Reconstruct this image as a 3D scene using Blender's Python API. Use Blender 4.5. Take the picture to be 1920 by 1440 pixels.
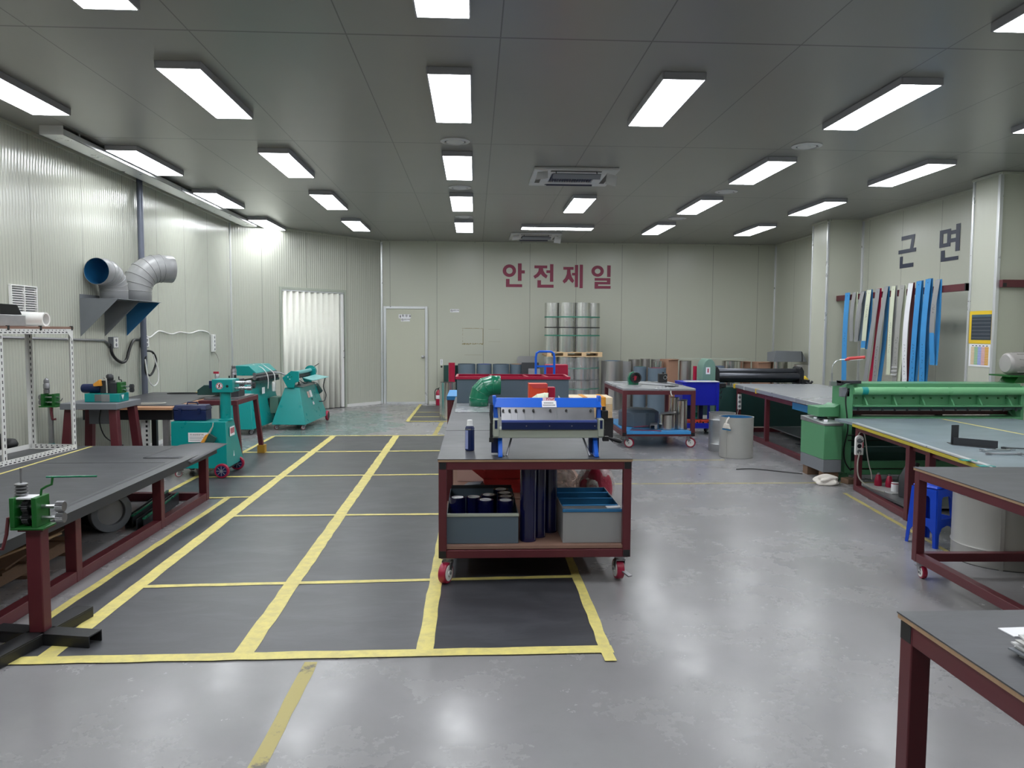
import bpy, bmesh, math, random
from mathutils import Vector, Matrix
random.seed(7)
for _o in list(bpy.data.objects): bpy.data.objects.remove(_o)
SC = bpy.context.scene
COL = SC.collection
PI = math.pi

# ------------------------------------------------------------------ camera
cam_d = bpy.data.cameras.new('camera'); cam = bpy.data.objects.new('camera', cam_d); COL.objects.link(cam)
cam_d.sensor_fit = 'HORIZONTAL'; cam_d.sensor_width = 36.0
cam_d.lens = 1442.0/1920.0*36.0; cam_d.clip_start = 0.05; cam_d.clip_end = 100
_p, _y, _r = math.radians(-3.93), math.radians(2.80), math.radians(0.325)
_f = Vector((math.sin(_y)*math.cos(_p), math.cos(_y)*math.cos(_p), math.sin(_p)))
_x = Vector((math.cos(_y), -math.sin(_y), 0)); _u = _x.cross(_f)
_x2 = _x*math.cos(_r) + _u*math.sin(_r); _u2 = -_x*math.sin(_r) + _u*math.cos(_r)
cam.matrix_world = Matrix(((_x2.x, _u2.x, -_f.x, 0), (_x2.y, _u2.y, -_f.y, 0), (_x2.z, _u2.z, -_f.z, 1.58), (0, 0, 0, 1)))
SC.camera = cam

# ------------------------------------------------------------------ world and exposure
w = bpy.data.worlds.new('World'); SC.world = w; w.use_nodes = True
w.node_tree.nodes['Background'].inputs[0].default_value = (0.5, 0.55, 0.6, 1)
w.node_tree.nodes['Background'].inputs[1].default_value = 0.02
SC.view_settings.view_transform = 'Standard'; SC.view_settings.look = 'None'
SC.view_settings.exposure = 0.0; SC.view_settings.gamma = 1.0; SC.view_settings.use_curve_mapping = False
LAMP = 19.0      # radiance of the LED panels (the only lights of the hall)

# ------------------------------------------------------------------ materials
def lin(c):
    return tuple(((v/255.0)/12.92 if v/255.0 <= 0.04045 else (((v/255.0)+0.055)/1.055)**2.4) for v in c)
def new_mat(name):
    m = bpy.data.materials.new(name); m.use_nodes = True
    nt = m.node_tree; return m, nt, nt.nodes['Principled BSDF']
def node(nt, t, **kw):
    n = nt.nodes.new(t)
    for k, v in kw.items(): setattr(n, k, v)
    return n
def M(name, rgb, rough=0.5, metal=0.0, var=0.10, scale=6.0, bump=0.0, bscale=60.0, rvar=0.08, coat=0.0, stretch=(1, 1, 1), spec=0.5, emit=None):
    """painted / plain material with gentle procedural mottling of colour and gloss"""
    m, nt, b = new_mat(name); L = nt.links
    c = lin(rgb)
    tc = node(nt, 'ShaderNodeTexCoord'); mp = node(nt, 'ShaderNodeMapping'); mp.inputs['Scale'].default_value = stretch
    L.new(tc.outputs['Object'], mp.inputs[0])
    nz = node(nt, 'ShaderNodeTexNoise'); nz.inputs['Scale'].default_value = scale; nz.inputs['Detail'].default_value = 6
    L.new(mp.outputs[0], nz.inputs['Vector'])
    mx = node(nt, 'ShaderNodeMix', data_type='RGBA')
    mx.inputs['A'].default_value = (*[max(0, v*(1-var)) for v in c], 1); mx.inputs['B'].default_value = (*[min(1, v*(1+var)) for v in c], 1)
    L.new(nz.outputs['Fac'], mx.inputs['Factor']); L.new(mx.outputs['Result'], b.inputs['Base Color'])
    mr = node(nt, 'ShaderNodeMapRange'); mr.inputs['To Min'].default_value = max(0.02, rough-rvar); mr.inputs['To Max'].default_value = min(1, rough+rvar)
    L.new(nz.outputs['Fac'], mr.inputs['Value']); L.new(mr.outputs[0], b.inputs['Roughness'])
    b.inputs['Metallic'].default_value = metal; b.inputs['Specular IOR Level'].default_value = spec
    if coat: b.inputs['Coat Weight'].default_value = coat; b.inputs['Coat Roughness'].default_value = 0.1
    if bump:
        n2 = node(nt, 'ShaderNodeTexNoise'); n2.inputs['Scale'].default_value = bscale; n2.inputs['Detail'].default_value = 4
        L.new(mp.outputs[0], n2.inputs['Vector'])
        bp = node(nt, 'ShaderNodeBump'); bp.inputs['Strength'].default_value = bump; bp.inputs['Distance'].default_value = 0.01
        L.new(n2.outputs['Fac'], bp.inputs['Height']); L.new(bp.outputs[0], b.inputs['Normal'])
    if emit: b.inputs['Emission Color'].default_value = (*emit[0], 1); b.inputs['Emission Strength'].default_value = emit[1]
    return m
def math_n(nt, op, a, b=None, clamp=False):
    n = node(nt, 'ShaderNodeMath', operation=op); n.use_clamp = clamp
    for i, v in enumerate((a, b)):
        if v is None: continue
        if isinstance(v, (int, float)): n.inputs[i].default_value = v
        else: nt.links.new(v, n.inputs[i])
    return n.outputs[0]
def seam(nt, coord, offset, pitch, half):
    """1 on a thin joint every `pitch` metres along coord, else 0"""
    s = math_n(nt, 'SUBTRACT', coord, offset - pitch/2.0)
    fr = math_n(nt, 'WRAP', s, pitch); nt.nodes[-1].inputs[2].default_value = 0.0
    d = math_n(nt, 'ABSOLUTE', math_n(nt, 'SUBTRACT', fr, pitch/2.0))
    return math_n(nt, 'LESS_THAN', d, half)

def panel_wall(name, rgb, off=0.0, rib=0.0, rough=0.30, dirt=0.12):
    """prepainted steel sandwich panels: 1 m joints along local x, shallow vertical ribs, faint dirt"""
    m, nt, b = new_mat(name); L = nt.links; c = lin(rgb)
    tc = node(nt, 'ShaderNodeTexCoord'); sp = node(nt, 'ShaderNodeSeparateXYZ'); L.new(tc.outputs['Object'], sp.inputs[0])
    sm = seam(nt, sp.outputs['X'], off, 1.0, 0.004)
    nz = node(nt, 'ShaderNodeTexNoise'); nz.inputs['Scale'].default_value = 1.3; nz.inputs['Detail'].default_value = 8; nz.inputs['Roughness'].default_value = 0.65
    mp = node(nt, 'ShaderNodeMapping'); mp.inputs['Scale'].default_value = (2.0, 2.0, 0.7); L.new(tc.outputs['Object'], mp.inputs[0]); L.new(mp.outputs[0], nz.inputs['Vector'])
    rp = node(nt, 'ShaderNodeMapRange'); rp.inputs['From Min'].default_value = 0.62; rp.inputs['From Max'].default_value = 0.85; rp.inputs['To Max'].default_value = dirt*3
    L.new(nz.outputs['Fac'], rp.inputs['Value'])
    mx = node(nt, 'ShaderNodeMix', data_type='RGBA'); mx.inputs['A'].default_value = (*c, 1); mx.inputs['B'].default_value = (*[v*0.78 for v in c], 1)
    L.new(rp.outputs[0], mx.inputs['Factor'])
    m2 = node(nt, 'ShaderNodeMix', data_type='RGBA'); m2.inputs['B'].default_value = (*[v*0.42 for v in c], 1)
    L.new(mx.outputs['Result'], m2.inputs['A']); L.new(sm, m2.inputs['Factor']); L.new(m2.outputs['Result'], b.inputs['Base Color'])
    b.inputs['Roughness'].default_value = rough
    h = math_n(nt, 'MULTIPLY', sm, -1.0)
    if rib:
        sn = math_n(nt, 'SINE', math_n(nt, 'MULTIPLY', sp.outputs['X'], 2*PI/0.1))
        sh = math_n(nt, 'MULTIPLY', math_n(nt, 'POWER', math_n(nt, 'ABSOLUTE', sn), 6.0), rib)
        h = math_n(nt, 'ADD', h, sh)
    wob = node(nt, 'ShaderNodeTexNoise'); wob.inputs['Scale'].default_value = 2.2
    mp2 = node(nt, 'ShaderNodeMapping'); mp2.inputs['Scale'].default_value = (3, 3, 0.25); L.new(tc.outputs['Object'], mp2.inputs[0]); L.new(mp2.outputs[0], wob.inputs['Vector'])
    h = math_n(nt, 'ADD', h, math_n(nt, 'MULTIPLY', wob.outputs['Fac'], 1.6))
    bp = node(nt, 'ShaderNodeBump'); bp.inputs['Strength'].default_value = 0.5; bp.inputs['Distance'].default_value = 0.004
    L.new(h, bp.inputs['Height']); L.new(bp.outputs[0], b.inputs['Normal'])
    return m

def ceiling_mat():
    m, nt, b = new_mat('ceiling_panel'); L = nt.links; c = lin((140, 140, 136))
    tc = node(nt, 'ShaderNodeTexCoord'); sp = node(nt, 'ShaderNodeSeparateXYZ'); L.new(tc.outputs['Object'], sp.inputs[0])
    s1 = seam(nt, sp.outputs['X'], 0.165, 1.0, 0.0045); s2 = seam(nt, sp.outputs['Y'], 5.16, 2.87, 0.010)
    s = math_n(nt, 'MAXIMUM', s1, s2)
    nz = node(nt, 'ShaderNodeTexNoise'); nz.inputs['Scale'].default_value = 0.9; nz.inputs['Detail'].default_value = 5; L.new(tc.outputs['Object'], nz.inputs['Vector'])
    mx = node(nt, 'ShaderNodeMix', data_type='RGBA'); mx.inputs['A'].default_value = (*[v*0.93 for v in c], 1); mx.inputs['B'].default_value = (*[v*1.06 for v in c], 1)
    L.new(nz.outputs['Fac'], mx.inputs['Factor'])
    m2 = node(nt, 'ShaderNodeMix', data_type='RGBA'); m2.inputs['B'].default_value = (*[v*0.4 for v in c], 1)
    L.new(mx.outputs['Result'], m2.inputs['A']); L.new(s, m2.inputs['Factor']); L.new(m2.outputs['Result'], b.inputs['Base Color'])
    b.inputs['Roughness'].default_value = 0.28
    wob = node(nt, 'ShaderNodeTexNoise'); wob.inputs['Scale'].default_value = 1.1; L.new(tc.outputs['Object'], wob.inputs['Vector'])
    h = math_n(nt, 'ADD', math_n(nt, 'MULTIPLY', s, -1.0), math_n(nt, 'MULTIPLY', wob.outputs['Fac'], 2.0))
    bp = node(nt, 'ShaderNodeBump'); bp.inputs['Strength'].default_value = 0.5; bp.inputs['Distance'].default_value = 0.004
    L.new(h, bp.inputs['Height']); L.new(bp.outputs[0], b.inputs['Normal'])
    return m

def floor_mat():
    """grey epoxy floor: mottled, scuffed, glossy; worn green paint patches near the far left"""
    m, nt, b = new_mat('epoxy_floor'); L = nt.links
    tc = node(nt, 'ShaderNodeTexCoord'); P = tc.outputs['Object']
    def noise(scale, det=6, rough=0.6, st=(1, 1, 1)):
        mp = node(nt, 'ShaderNodeMapping'); mp.inputs['Scale'].default_value = st; L.new(P, mp.inputs[0])
        n = node(nt, 'ShaderNodeTexNoise'); n.inputs['Scale'].default_value = scale; n.inputs['Detail'].default_value = det; n.inputs['Roughness'].default_value = rough
        L.new(mp.outputs[0], n.inputs['Vector']); return n.outputs['Fac']
    def ramp(v, lo, hi, a=0.0, bb=1.0):
        r = node(nt, 'ShaderNodeMapRange'); r.inputs['From Min'].default_value = lo; r.inputs['From Max'].default_value = hi
        r.inputs['To Min'].default_value = a; r.inputs['To Max'].default_value = bb; L.new(v, r.inputs['Value']); return r.outputs[0]
    def mix(f, a, bb):
        x = node(nt, 'ShaderNodeMix', data_type='RGBA'); L.new(f, x.inputs['Factor'])
        for k, v in (('A', a), ('B', bb)):
            if isinstance(v, tuple): x.inputs[k].default_value = (*v, 1)
            else: L.new(v, x.inputs[k])
        return x.outputs['Result']
    big = noise(0.55, 7, 0.62); fine = noise(9, 8, 0.7)
    col = mix(ramp(big, 0.3, 0.7), lin((128, 127, 129)), lin((147, 146, 148)))
    col = mix(ramp(fine, 0.58, 0.85, 0, 0.25), col, lin((108, 107, 109)))
    spots = noise(4.5, 3, 0.5); col = mix(ramp(spots, 0.735, 0.75, 0, 0.75), col, lin((70, 70, 72)))
    # worn green coat in a patch beside the teal machines
    sp = node(nt, 'ShaderNodeSeparateXYZ'); L.new(P, sp.inputs[0])
    dx = math_n(nt, 'DIVIDE', math_n(nt, 'ADD', sp.outputs['X'], 2.25), 1.15); dy = math_n(nt, 'DIVIDE', math_n(nt, 'SUBTRACT', sp.outputs['Y'], 13.1), 2.4)
    d = math_n(nt, 'ADD', math_n(nt, 'MULTIPLY', dx, dx), math_n(nt, 'MULTIPLY', dy, dy))
    near = ramp(d, 0.35, 1.25, 0.22, -0.25)
    patch = noise(1.9, 5, 0.55)
    g = ramp(math_n(nt, 'ADD', patch, near), 0.60, 0.63, 0, 0.6)
    col = mix(g, col, lin((96, 128, 122)))
    L.new(col, b.inputs['Base Color'])
    L.new(ramp(noise(1.4, 7, 0.7), 0.3, 0.75, 0.17, 0.36), b.inputs['Roughness'])
    b.inputs['Specular IOR Level'].default_value = 0.5
    bp = node(nt, 'ShaderNodeBump'); bp.inputs['Strength'].default_value = 0.35; bp.inputs['Distance'].default_value = 0.006
    L.new(math_n(nt, 'ADD', noise(2.2, 4, 0.5), math_n(nt, 'MULTIPLY', noise(45, 3, 0.6), 0.12)), bp.inputs['Height']); L.new(bp.outputs[0], b.inputs['Normal'])
    return m

def scuffed(name, rgb, rough, sc=3.0, light=1.7, metal=0.0):
    """dark rubber / sheet with pale streaky scuffs"""
    m, nt, b = new_mat(name); L = nt.links; c = lin(rgb)
    tc = node(nt, 'ShaderNodeTexCoord')
    def noise(scale, st, det=7):
        mp = node(nt, 'ShaderNodeMapping'); mp.inputs['Scale'].default_value = st; L.new(tc.outputs['Object'], mp.inputs[0])
        n = node(nt, 'ShaderNodeTexNoise'); n.inputs['Scale'].default_value = scale; n.inputs['Detail'].default_value = det; n.inputs['Roughness'].default_value = 0.65
        n.inputs['Distortion'].default_value = 0.6
        L.new(mp.outputs[0], n.inputs['Vector']); return n.outputs['Fac']
    a = noise(sc, (1, 2.6, 1)); bn = noise(sc*0.35, (1, 1, 1), 4)
    r = node(nt, 'ShaderNodeMapRange'); r.inputs['From Min'].default_value = 0.45; r.inputs['From Max'].default_value = 0.8; L.new(a, r.inputs['Value'])
    x = node(nt, 'ShaderNodeMix', data_type='RGBA'); x.inputs['A'].default_value = (*c, 1); x.inputs['B'].default_value = (*[min(1, v*light) for v in c], 1); L.new(r.outputs[0], x.inputs['Factor'])
    y = node(nt, 'ShaderNodeMix', data_type='RGBA', blend_type='MULTIPLY'); y.inputs['Factor'].default_value = 0.35
    L.new(x.outputs['Result'], y.inputs['A']); L.new(bn, y.inputs['B'])
    L.new(y.outputs['Result'], b.inputs['Base Color'])
    r2 = node(nt, 'ShaderNodeMapRange'); r2.inputs['To Min'].default_value = rough-0.1; r2.inputs['To Max'].default_value = rough+0.12; L.new(bn, r2.inputs['Value']); L.new(r2.outputs[0], b.inputs['Roughness'])
    b.inputs['Metallic'].default_value = metal
    bp = node(nt, 'ShaderNodeBump'); bp.inputs['Strength'].default_value = 0.25; bp.inputs['Distance'].default_value = 0.004; L.new(a, bp.inputs['Height']); L.new(bp.outputs[0], b.inputs['Normal'])
    return m

def tape_mat():
    m, nt, b = new_mat('yellow_tape'); L = nt.links
    tc = node(nt, 'ShaderNodeTexCoord'); n = node(nt, 'ShaderNodeTexNoise'); n.inputs['Scale'].default_value = 14; n.inputs['Detail'].default_value = 8; n.inputs['Roughness'].default_value = 0.7
    L.new(tc.outputs['Object'], n.inputs['Vector'])
    r = node(nt, 'ShaderNodeMapRange'); r.inputs['From Min'].default_value = 0.4; r.inputs['From Max'].default_value = 0.75; L.new(n.outputs['Fac'], r.inputs['Value'])
    x = node(nt, 'ShaderNodeMix', data_type='RGBA'); x.inputs['A'].default_value = (*lin((222, 208, 122)), 1); x.inputs['B'].default_value = (*lin((190, 178, 118)), 1)
    L.new(r.outputs[0], x.inputs['Factor']); L.new(x.outputs['Result'], b.inputs['Base Color']); b.inputs['Roughness'].default_value = 0.5
    return m
def worn_tape_mat():
    m, nt, b = new_mat('worn_yellow_line'); L = nt.links
    tc = node(nt, 'ShaderNodeTexCoord'); n = node(nt, 'ShaderNodeTexNoise'); n.inputs['Scale'].default_value = 5; n.inputs['Detail'].default_value = 8; n.inputs['Roughness'].default_value = 0.7
    L.new(tc.outputs['Object'], n.inputs['Vector'])
    r = node(nt, 'ShaderNodeMapRange'); r.inputs['From Min'].default_value = 0.56; r.inputs['From Max'].default_value = 0.62; L.new(n.outputs['Fac'], r.inputs['Value'])
    x = node(nt, 'ShaderNodeMix', data_type='RGBA'); x.inputs['A'].default_value = (*lin((176, 164, 100)), 1); x.inputs['B'].default_value = (*lin((104, 100, 88)), 1)
    L.new(r.outputs[0], x.inputs['Factor']); L.new(x.outputs['Result'], b.inputs['Base Color']); b.inputs['Roughness'].default_value = 0.5
    return m
def brushed(name, rgb, rough, bumps=0.35, st=(40, 40, 0.4)):
    """bright rolled sheet metal with vertical streaks"""
    m, nt, b = new_mat(name); L = nt.links; c = lin(rgb)
    tc = node(nt, 'ShaderNodeTexCoord'); mp = node(nt, 'ShaderNodeMapping'); mp.inputs['Scale'].default_value = st; L.new(tc.outputs['Object'], mp.inputs[0])
    n = node(nt, 'ShaderNodeTexNoise'); n.inputs['Scale'].default_value = 1.0; n.inputs['Detail'].default_value = 4; L.new(mp.outputs[0], n.inputs['Vector'])
    x = node(nt, 'ShaderNodeMix', data_type='RGBA'); x.inputs['A'].default_value = (*[v*0.8 for v in c], 1); x.inputs['B'].default_value = (*c, 1)
    L.new(n.outputs['Fac'], x.inputs['Factor']); L.new(x.outputs['Result'], b.inputs['Base Color'])
    b.inputs['Metallic'].default_value = 1.0; b.inputs['Roughness'].default_value = rough
    bp = node(nt, 'ShaderNodeBump'); bp.inputs['Strength'].default_value = bumps; bp.inputs['Distance'].default_value = 0.01; L.new(n.outputs['Fac'], bp.inputs['Height']); L.new(bp.outputs[0], b.inputs['Normal'])
    return m
def film_mat(name, rgb, alpha=0.25, rough=0.15):
    m, nt, b = new_mat(name); L = nt.links
    tc = node(nt, 'ShaderNodeTexCoord'); n = node(nt, 'ShaderNodeTexNoise'); n.inputs['Scale'].default_value = 9; n.inputs['Detail'].default_value = 6; n.inputs['Distortion'].default_value = 1.2; L.new(tc.outputs['Object'], n.inputs['Vector'])
    r = node(nt, 'ShaderNodeMapRange'); r.inputs['From Min'].default_value = 0.4; r.inputs['From Max'].default_value = 0.7; r.inputs['To Min'].default_value = alpha*0.4; r.inputs['To Max'].default_value = min(1, alpha*1.8)
    L.new(n.outputs['Fac'], r.inputs['Value']); L.new(r.outputs[0], b.inputs['Alpha'])
    b.inputs['Base Color'].default_value = (*lin(rgb), 1); b.inputs['Roughness'].default_value = rough
    bp = node(nt, 'ShaderNodeBump'); bp.inputs['Strength'].default_value = 0.8; bp.inputs['Distance'].default_value = 0.03; L.new(n.outputs['Fac'], bp.inputs['Height']); L.new(bp.outputs[0], b.inputs['Normal'])
    return m

K = {}
K['maroon'] = M('maroon_paint', (92, 36, 44), 0.42, var=0.16, rvar=0.1)
K['black'] = M('black_steel', (26, 27, 30), 0.45)
K['dark'] = M('dark_grey_steel', (58, 60, 64), 0.4, metal=0.3)
K['rubber'] = scuffed('rubber_top', (72, 73, 78), 0.42, 3.0, 1.5)
K['mat'] = scuffed('rubber_floor_mat', (79, 80, 84), 0.36, 2.4, 1.5)
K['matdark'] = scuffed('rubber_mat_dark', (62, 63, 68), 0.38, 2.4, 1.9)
K['tape'] = tape_mat(); K['worn'] = worn_tape_mat()
K['ply'] = M('plywood', (168, 138, 108), 0.6, var=0.18, stretch=(1, 12, 1))
K['shelfwood'] = M('brown_board', (140, 108, 94), 0.6, var=0.15)
K['pine'] = M('pale_pine', (206, 176, 136), 0.6, var=0.16, stretch=(2, 14, 2))
K['oldwood'] = M('old_pallet_wood', (122, 96, 76), 0.7, var=0.22, stretch=(10, 1, 10))
K['teal'] = M('teal_paint', (6, 146, 144), 0.30, var=0.05)
K['tealpale'] = M('pale_teal_sheet', (120, 186, 186), 0.3, var=0.08)
K['green'] = M('green_machine_paint', (88, 150, 108), 0.38, var=0.10)
K['dkgreen'] = M('dark_green_paint', (22, 96, 36), 0.4, var=0.15)
K['bluegreen'] = M('dark_bluegreen_paint', (36, 74, 70), 0.5, var=0.2)
K['greyteal'] = M('grey_green_guard', (112, 146, 132), 0.42, var=0.08)
K['blue'] = M('blue_paint', (8, 96, 214), 0.38, var=0.06)
K['navy'] = M('navy_paint', (10, 30, 78), 0.35, var=0.1)
K['royal'] = M('royal_blue_paint', (18, 30, 172), 0.35, var=0.08)
K['skyblue'] = M('sky_blue_sheet', (64, 150, 214), 0.38, var=0.07)
K['trayblue'] = M('blue_tray', (40, 110, 160), 0.4, var=0.1)
K['putty'] = M('putty_grey_paint', (168, 174, 162), 0.42, var=0.06)
K['steel'] = M('bright_steel', (190, 192, 196), 0.28, metal=1.0, var=0.12, scale=10)
K['oldsteel'] = M('dull_steel', (150, 150, 154), 0.38, metal=0.85, var=0.25, scale=9)
K['galv'] = M('galvanised_sheet', (172, 174, 176), 0.36, metal=0.75, var=0.16, scale=14)
K['alu'] = M('aluminium_trim', (222, 224, 226), 0.30, metal=0.55, var=0.04)
K['foil'] = brushed('aluminium_coil', (226, 226, 224), 0.24)
K['foildark'] = brushed('steel_coil', (206, 204, 202), 0.34)
K['chrome'] = brushed('polished_can', (236, 234, 230), 0.2, 0.12, (6, 6, 0.3))
K['pvc'] = M('slate_sheet_roll', (98, 114, 128), 0.42, var=0.05)
K['greysheet'] = M('grey_coated_sheet', (150, 151, 152), 0.33, var=0.06)
K['drum'] = M('pale_grey_drum', (176, 176, 172), 0.36, metal=0.25, var=0.06)
K['slate'] = M('slate_coated_sheet', (88, 102, 114), 0.38, var=0.05)
K['crimson'] = M('crimson_sheet', (170, 24, 62), 0.32, var=0.06)
K['orange'] = M('orange_red_sheet', (226, 74, 44), 0.34, var=0.05)
K['ductgreen'] = M('green_coated_sheet', (20, 118, 86), 0.25, var=0.08, coat=0.3)
K['cream'] = M('cream_sheet', (214, 220, 196), 0.35, var=0.06)
K['white'] = M('white_paint', (232, 232, 230), 0.4, var=0.04)
K['paper'] = M('white_label', (240, 240, 244), 0.6, var=0.02)
K['ink'] = M('black_print', (34, 34, 40), 0.6)
K['greyprint'] = M('grey_print', (128, 128, 134), 0.6)
K['redink'] = M('red_print', (176, 30, 60), 0.5)
K['signred'] = M('burgundy_lettering', (138, 44, 74), 0.45, var=0.08)
K['signnavy'] = M('navy_lettering', (42, 50, 72), 0.35, var=0.08)
K['yellow'] = M('yellow_plastic', (232, 196, 40), 0.45, var=0.06)
K['amber'] = M('amber_plastic', (232, 160, 58), 0.4, var=0.05)
K['rubberred'] = M('red_polyurethane', (158, 30, 62), 0.35, var=0.08)
K['wheelgrey'] = M('grey_wheel_hub', (150, 152, 156), 0.4, metal=0.3)
K['cardboard'] = M('cardboard', (166, 128, 106), 0.75, var=0.08)
K['cable'] = M('black_cable', (20, 21, 24), 0.45)
K['cableg'] = M('grey_cable', (170, 168, 160), 0.5)
K['pipe'] = M('grey_conduit', (112, 118, 134), 0.38, metal=0.3, var=0.08)
K['boxgrey'] = M('grey_box', (120, 124, 130), 0.45)
K['cloth'] = M('white_rag', (222, 216, 208), 0.85, bump=0.4)
K['plasticblue'] = M('blue_plastic_stool', (14, 66, 190), 0.32, var=0.04)
K['navyfilm'] = M('navy_film_roll', (9, 12, 62), 0.22, var=0.2, coat=0.4)
K['bag'] = film_mat('clear_poly', (214, 212, 212), 0.45)
K['bagred'] = M('crimson_bag', (150, 36, 60), 0.4, var=0.25, bump=0.6, bscale=25)
K['wrap'] = film_mat('stretch_wrap', (226, 226, 230), 0.16, 0.12)
K['pink'] = M('pale_pink_board', (206, 178, 170), 0.6, var=0.08)
K['redbox'] = M('red_coated_box', (190, 52, 52), 0.4, var=0.08)
K['teallight'] = M('turquoise_plastic', (70, 196, 184), 0.4)
K['ceil_white'] = M('ceiling_unit_white', (206, 206, 206), 0.45, var=0.05)
K['louvre'] = M('dark_louvre', (84, 86, 104), 0.5)
K['accordion'] = M('ivory_vinyl', (252, 252, 240), 0.4, var=0.04)
K['door'] = panel_wall('door_panel', (194, 195, 178), 0.5, 0, 0.35, 0.06)
K['wall'] = panel_wall('wall_panel', (192, 194, 180), 0.0, 0.0, 0.30, 0.05)
K['wallrib'] = panel_wall('wall_panel_ribbed', (188, 190, 178), 0.65, 1.5, 0.17, 0.07)
K['ceiling'] = ceiling_mat(); K['floor'] = floor_mat()
K['tabletop'] = scuffed('grey_steel_sheet', (176, 179, 184), 0.27, 1.6, 1.2, 0.25)
K['feedtop'] = scuffed('blue_grey_sheet', (136, 150, 158), 0.34, 2.0, 1.3, 0.1)
K['brickred'] = M('red_plastic', (206, 70, 72), 0.4)
K['oil'] = M('oiled_steel', (70, 72, 78), 0.3, metal=0.8, var=0.1)
K['lampframe'] = M('lamp_frame_grey', (160, 160, 166), 0.45)
K['motorgrey'] = M('motor_grey', (172, 168, 166), 0.4, metal=0.1)
K['led'] = M('led_diffuser', (250, 250, 255), 0.5, emit=((0.94, 0.97, 1.0), LAMP))

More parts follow.
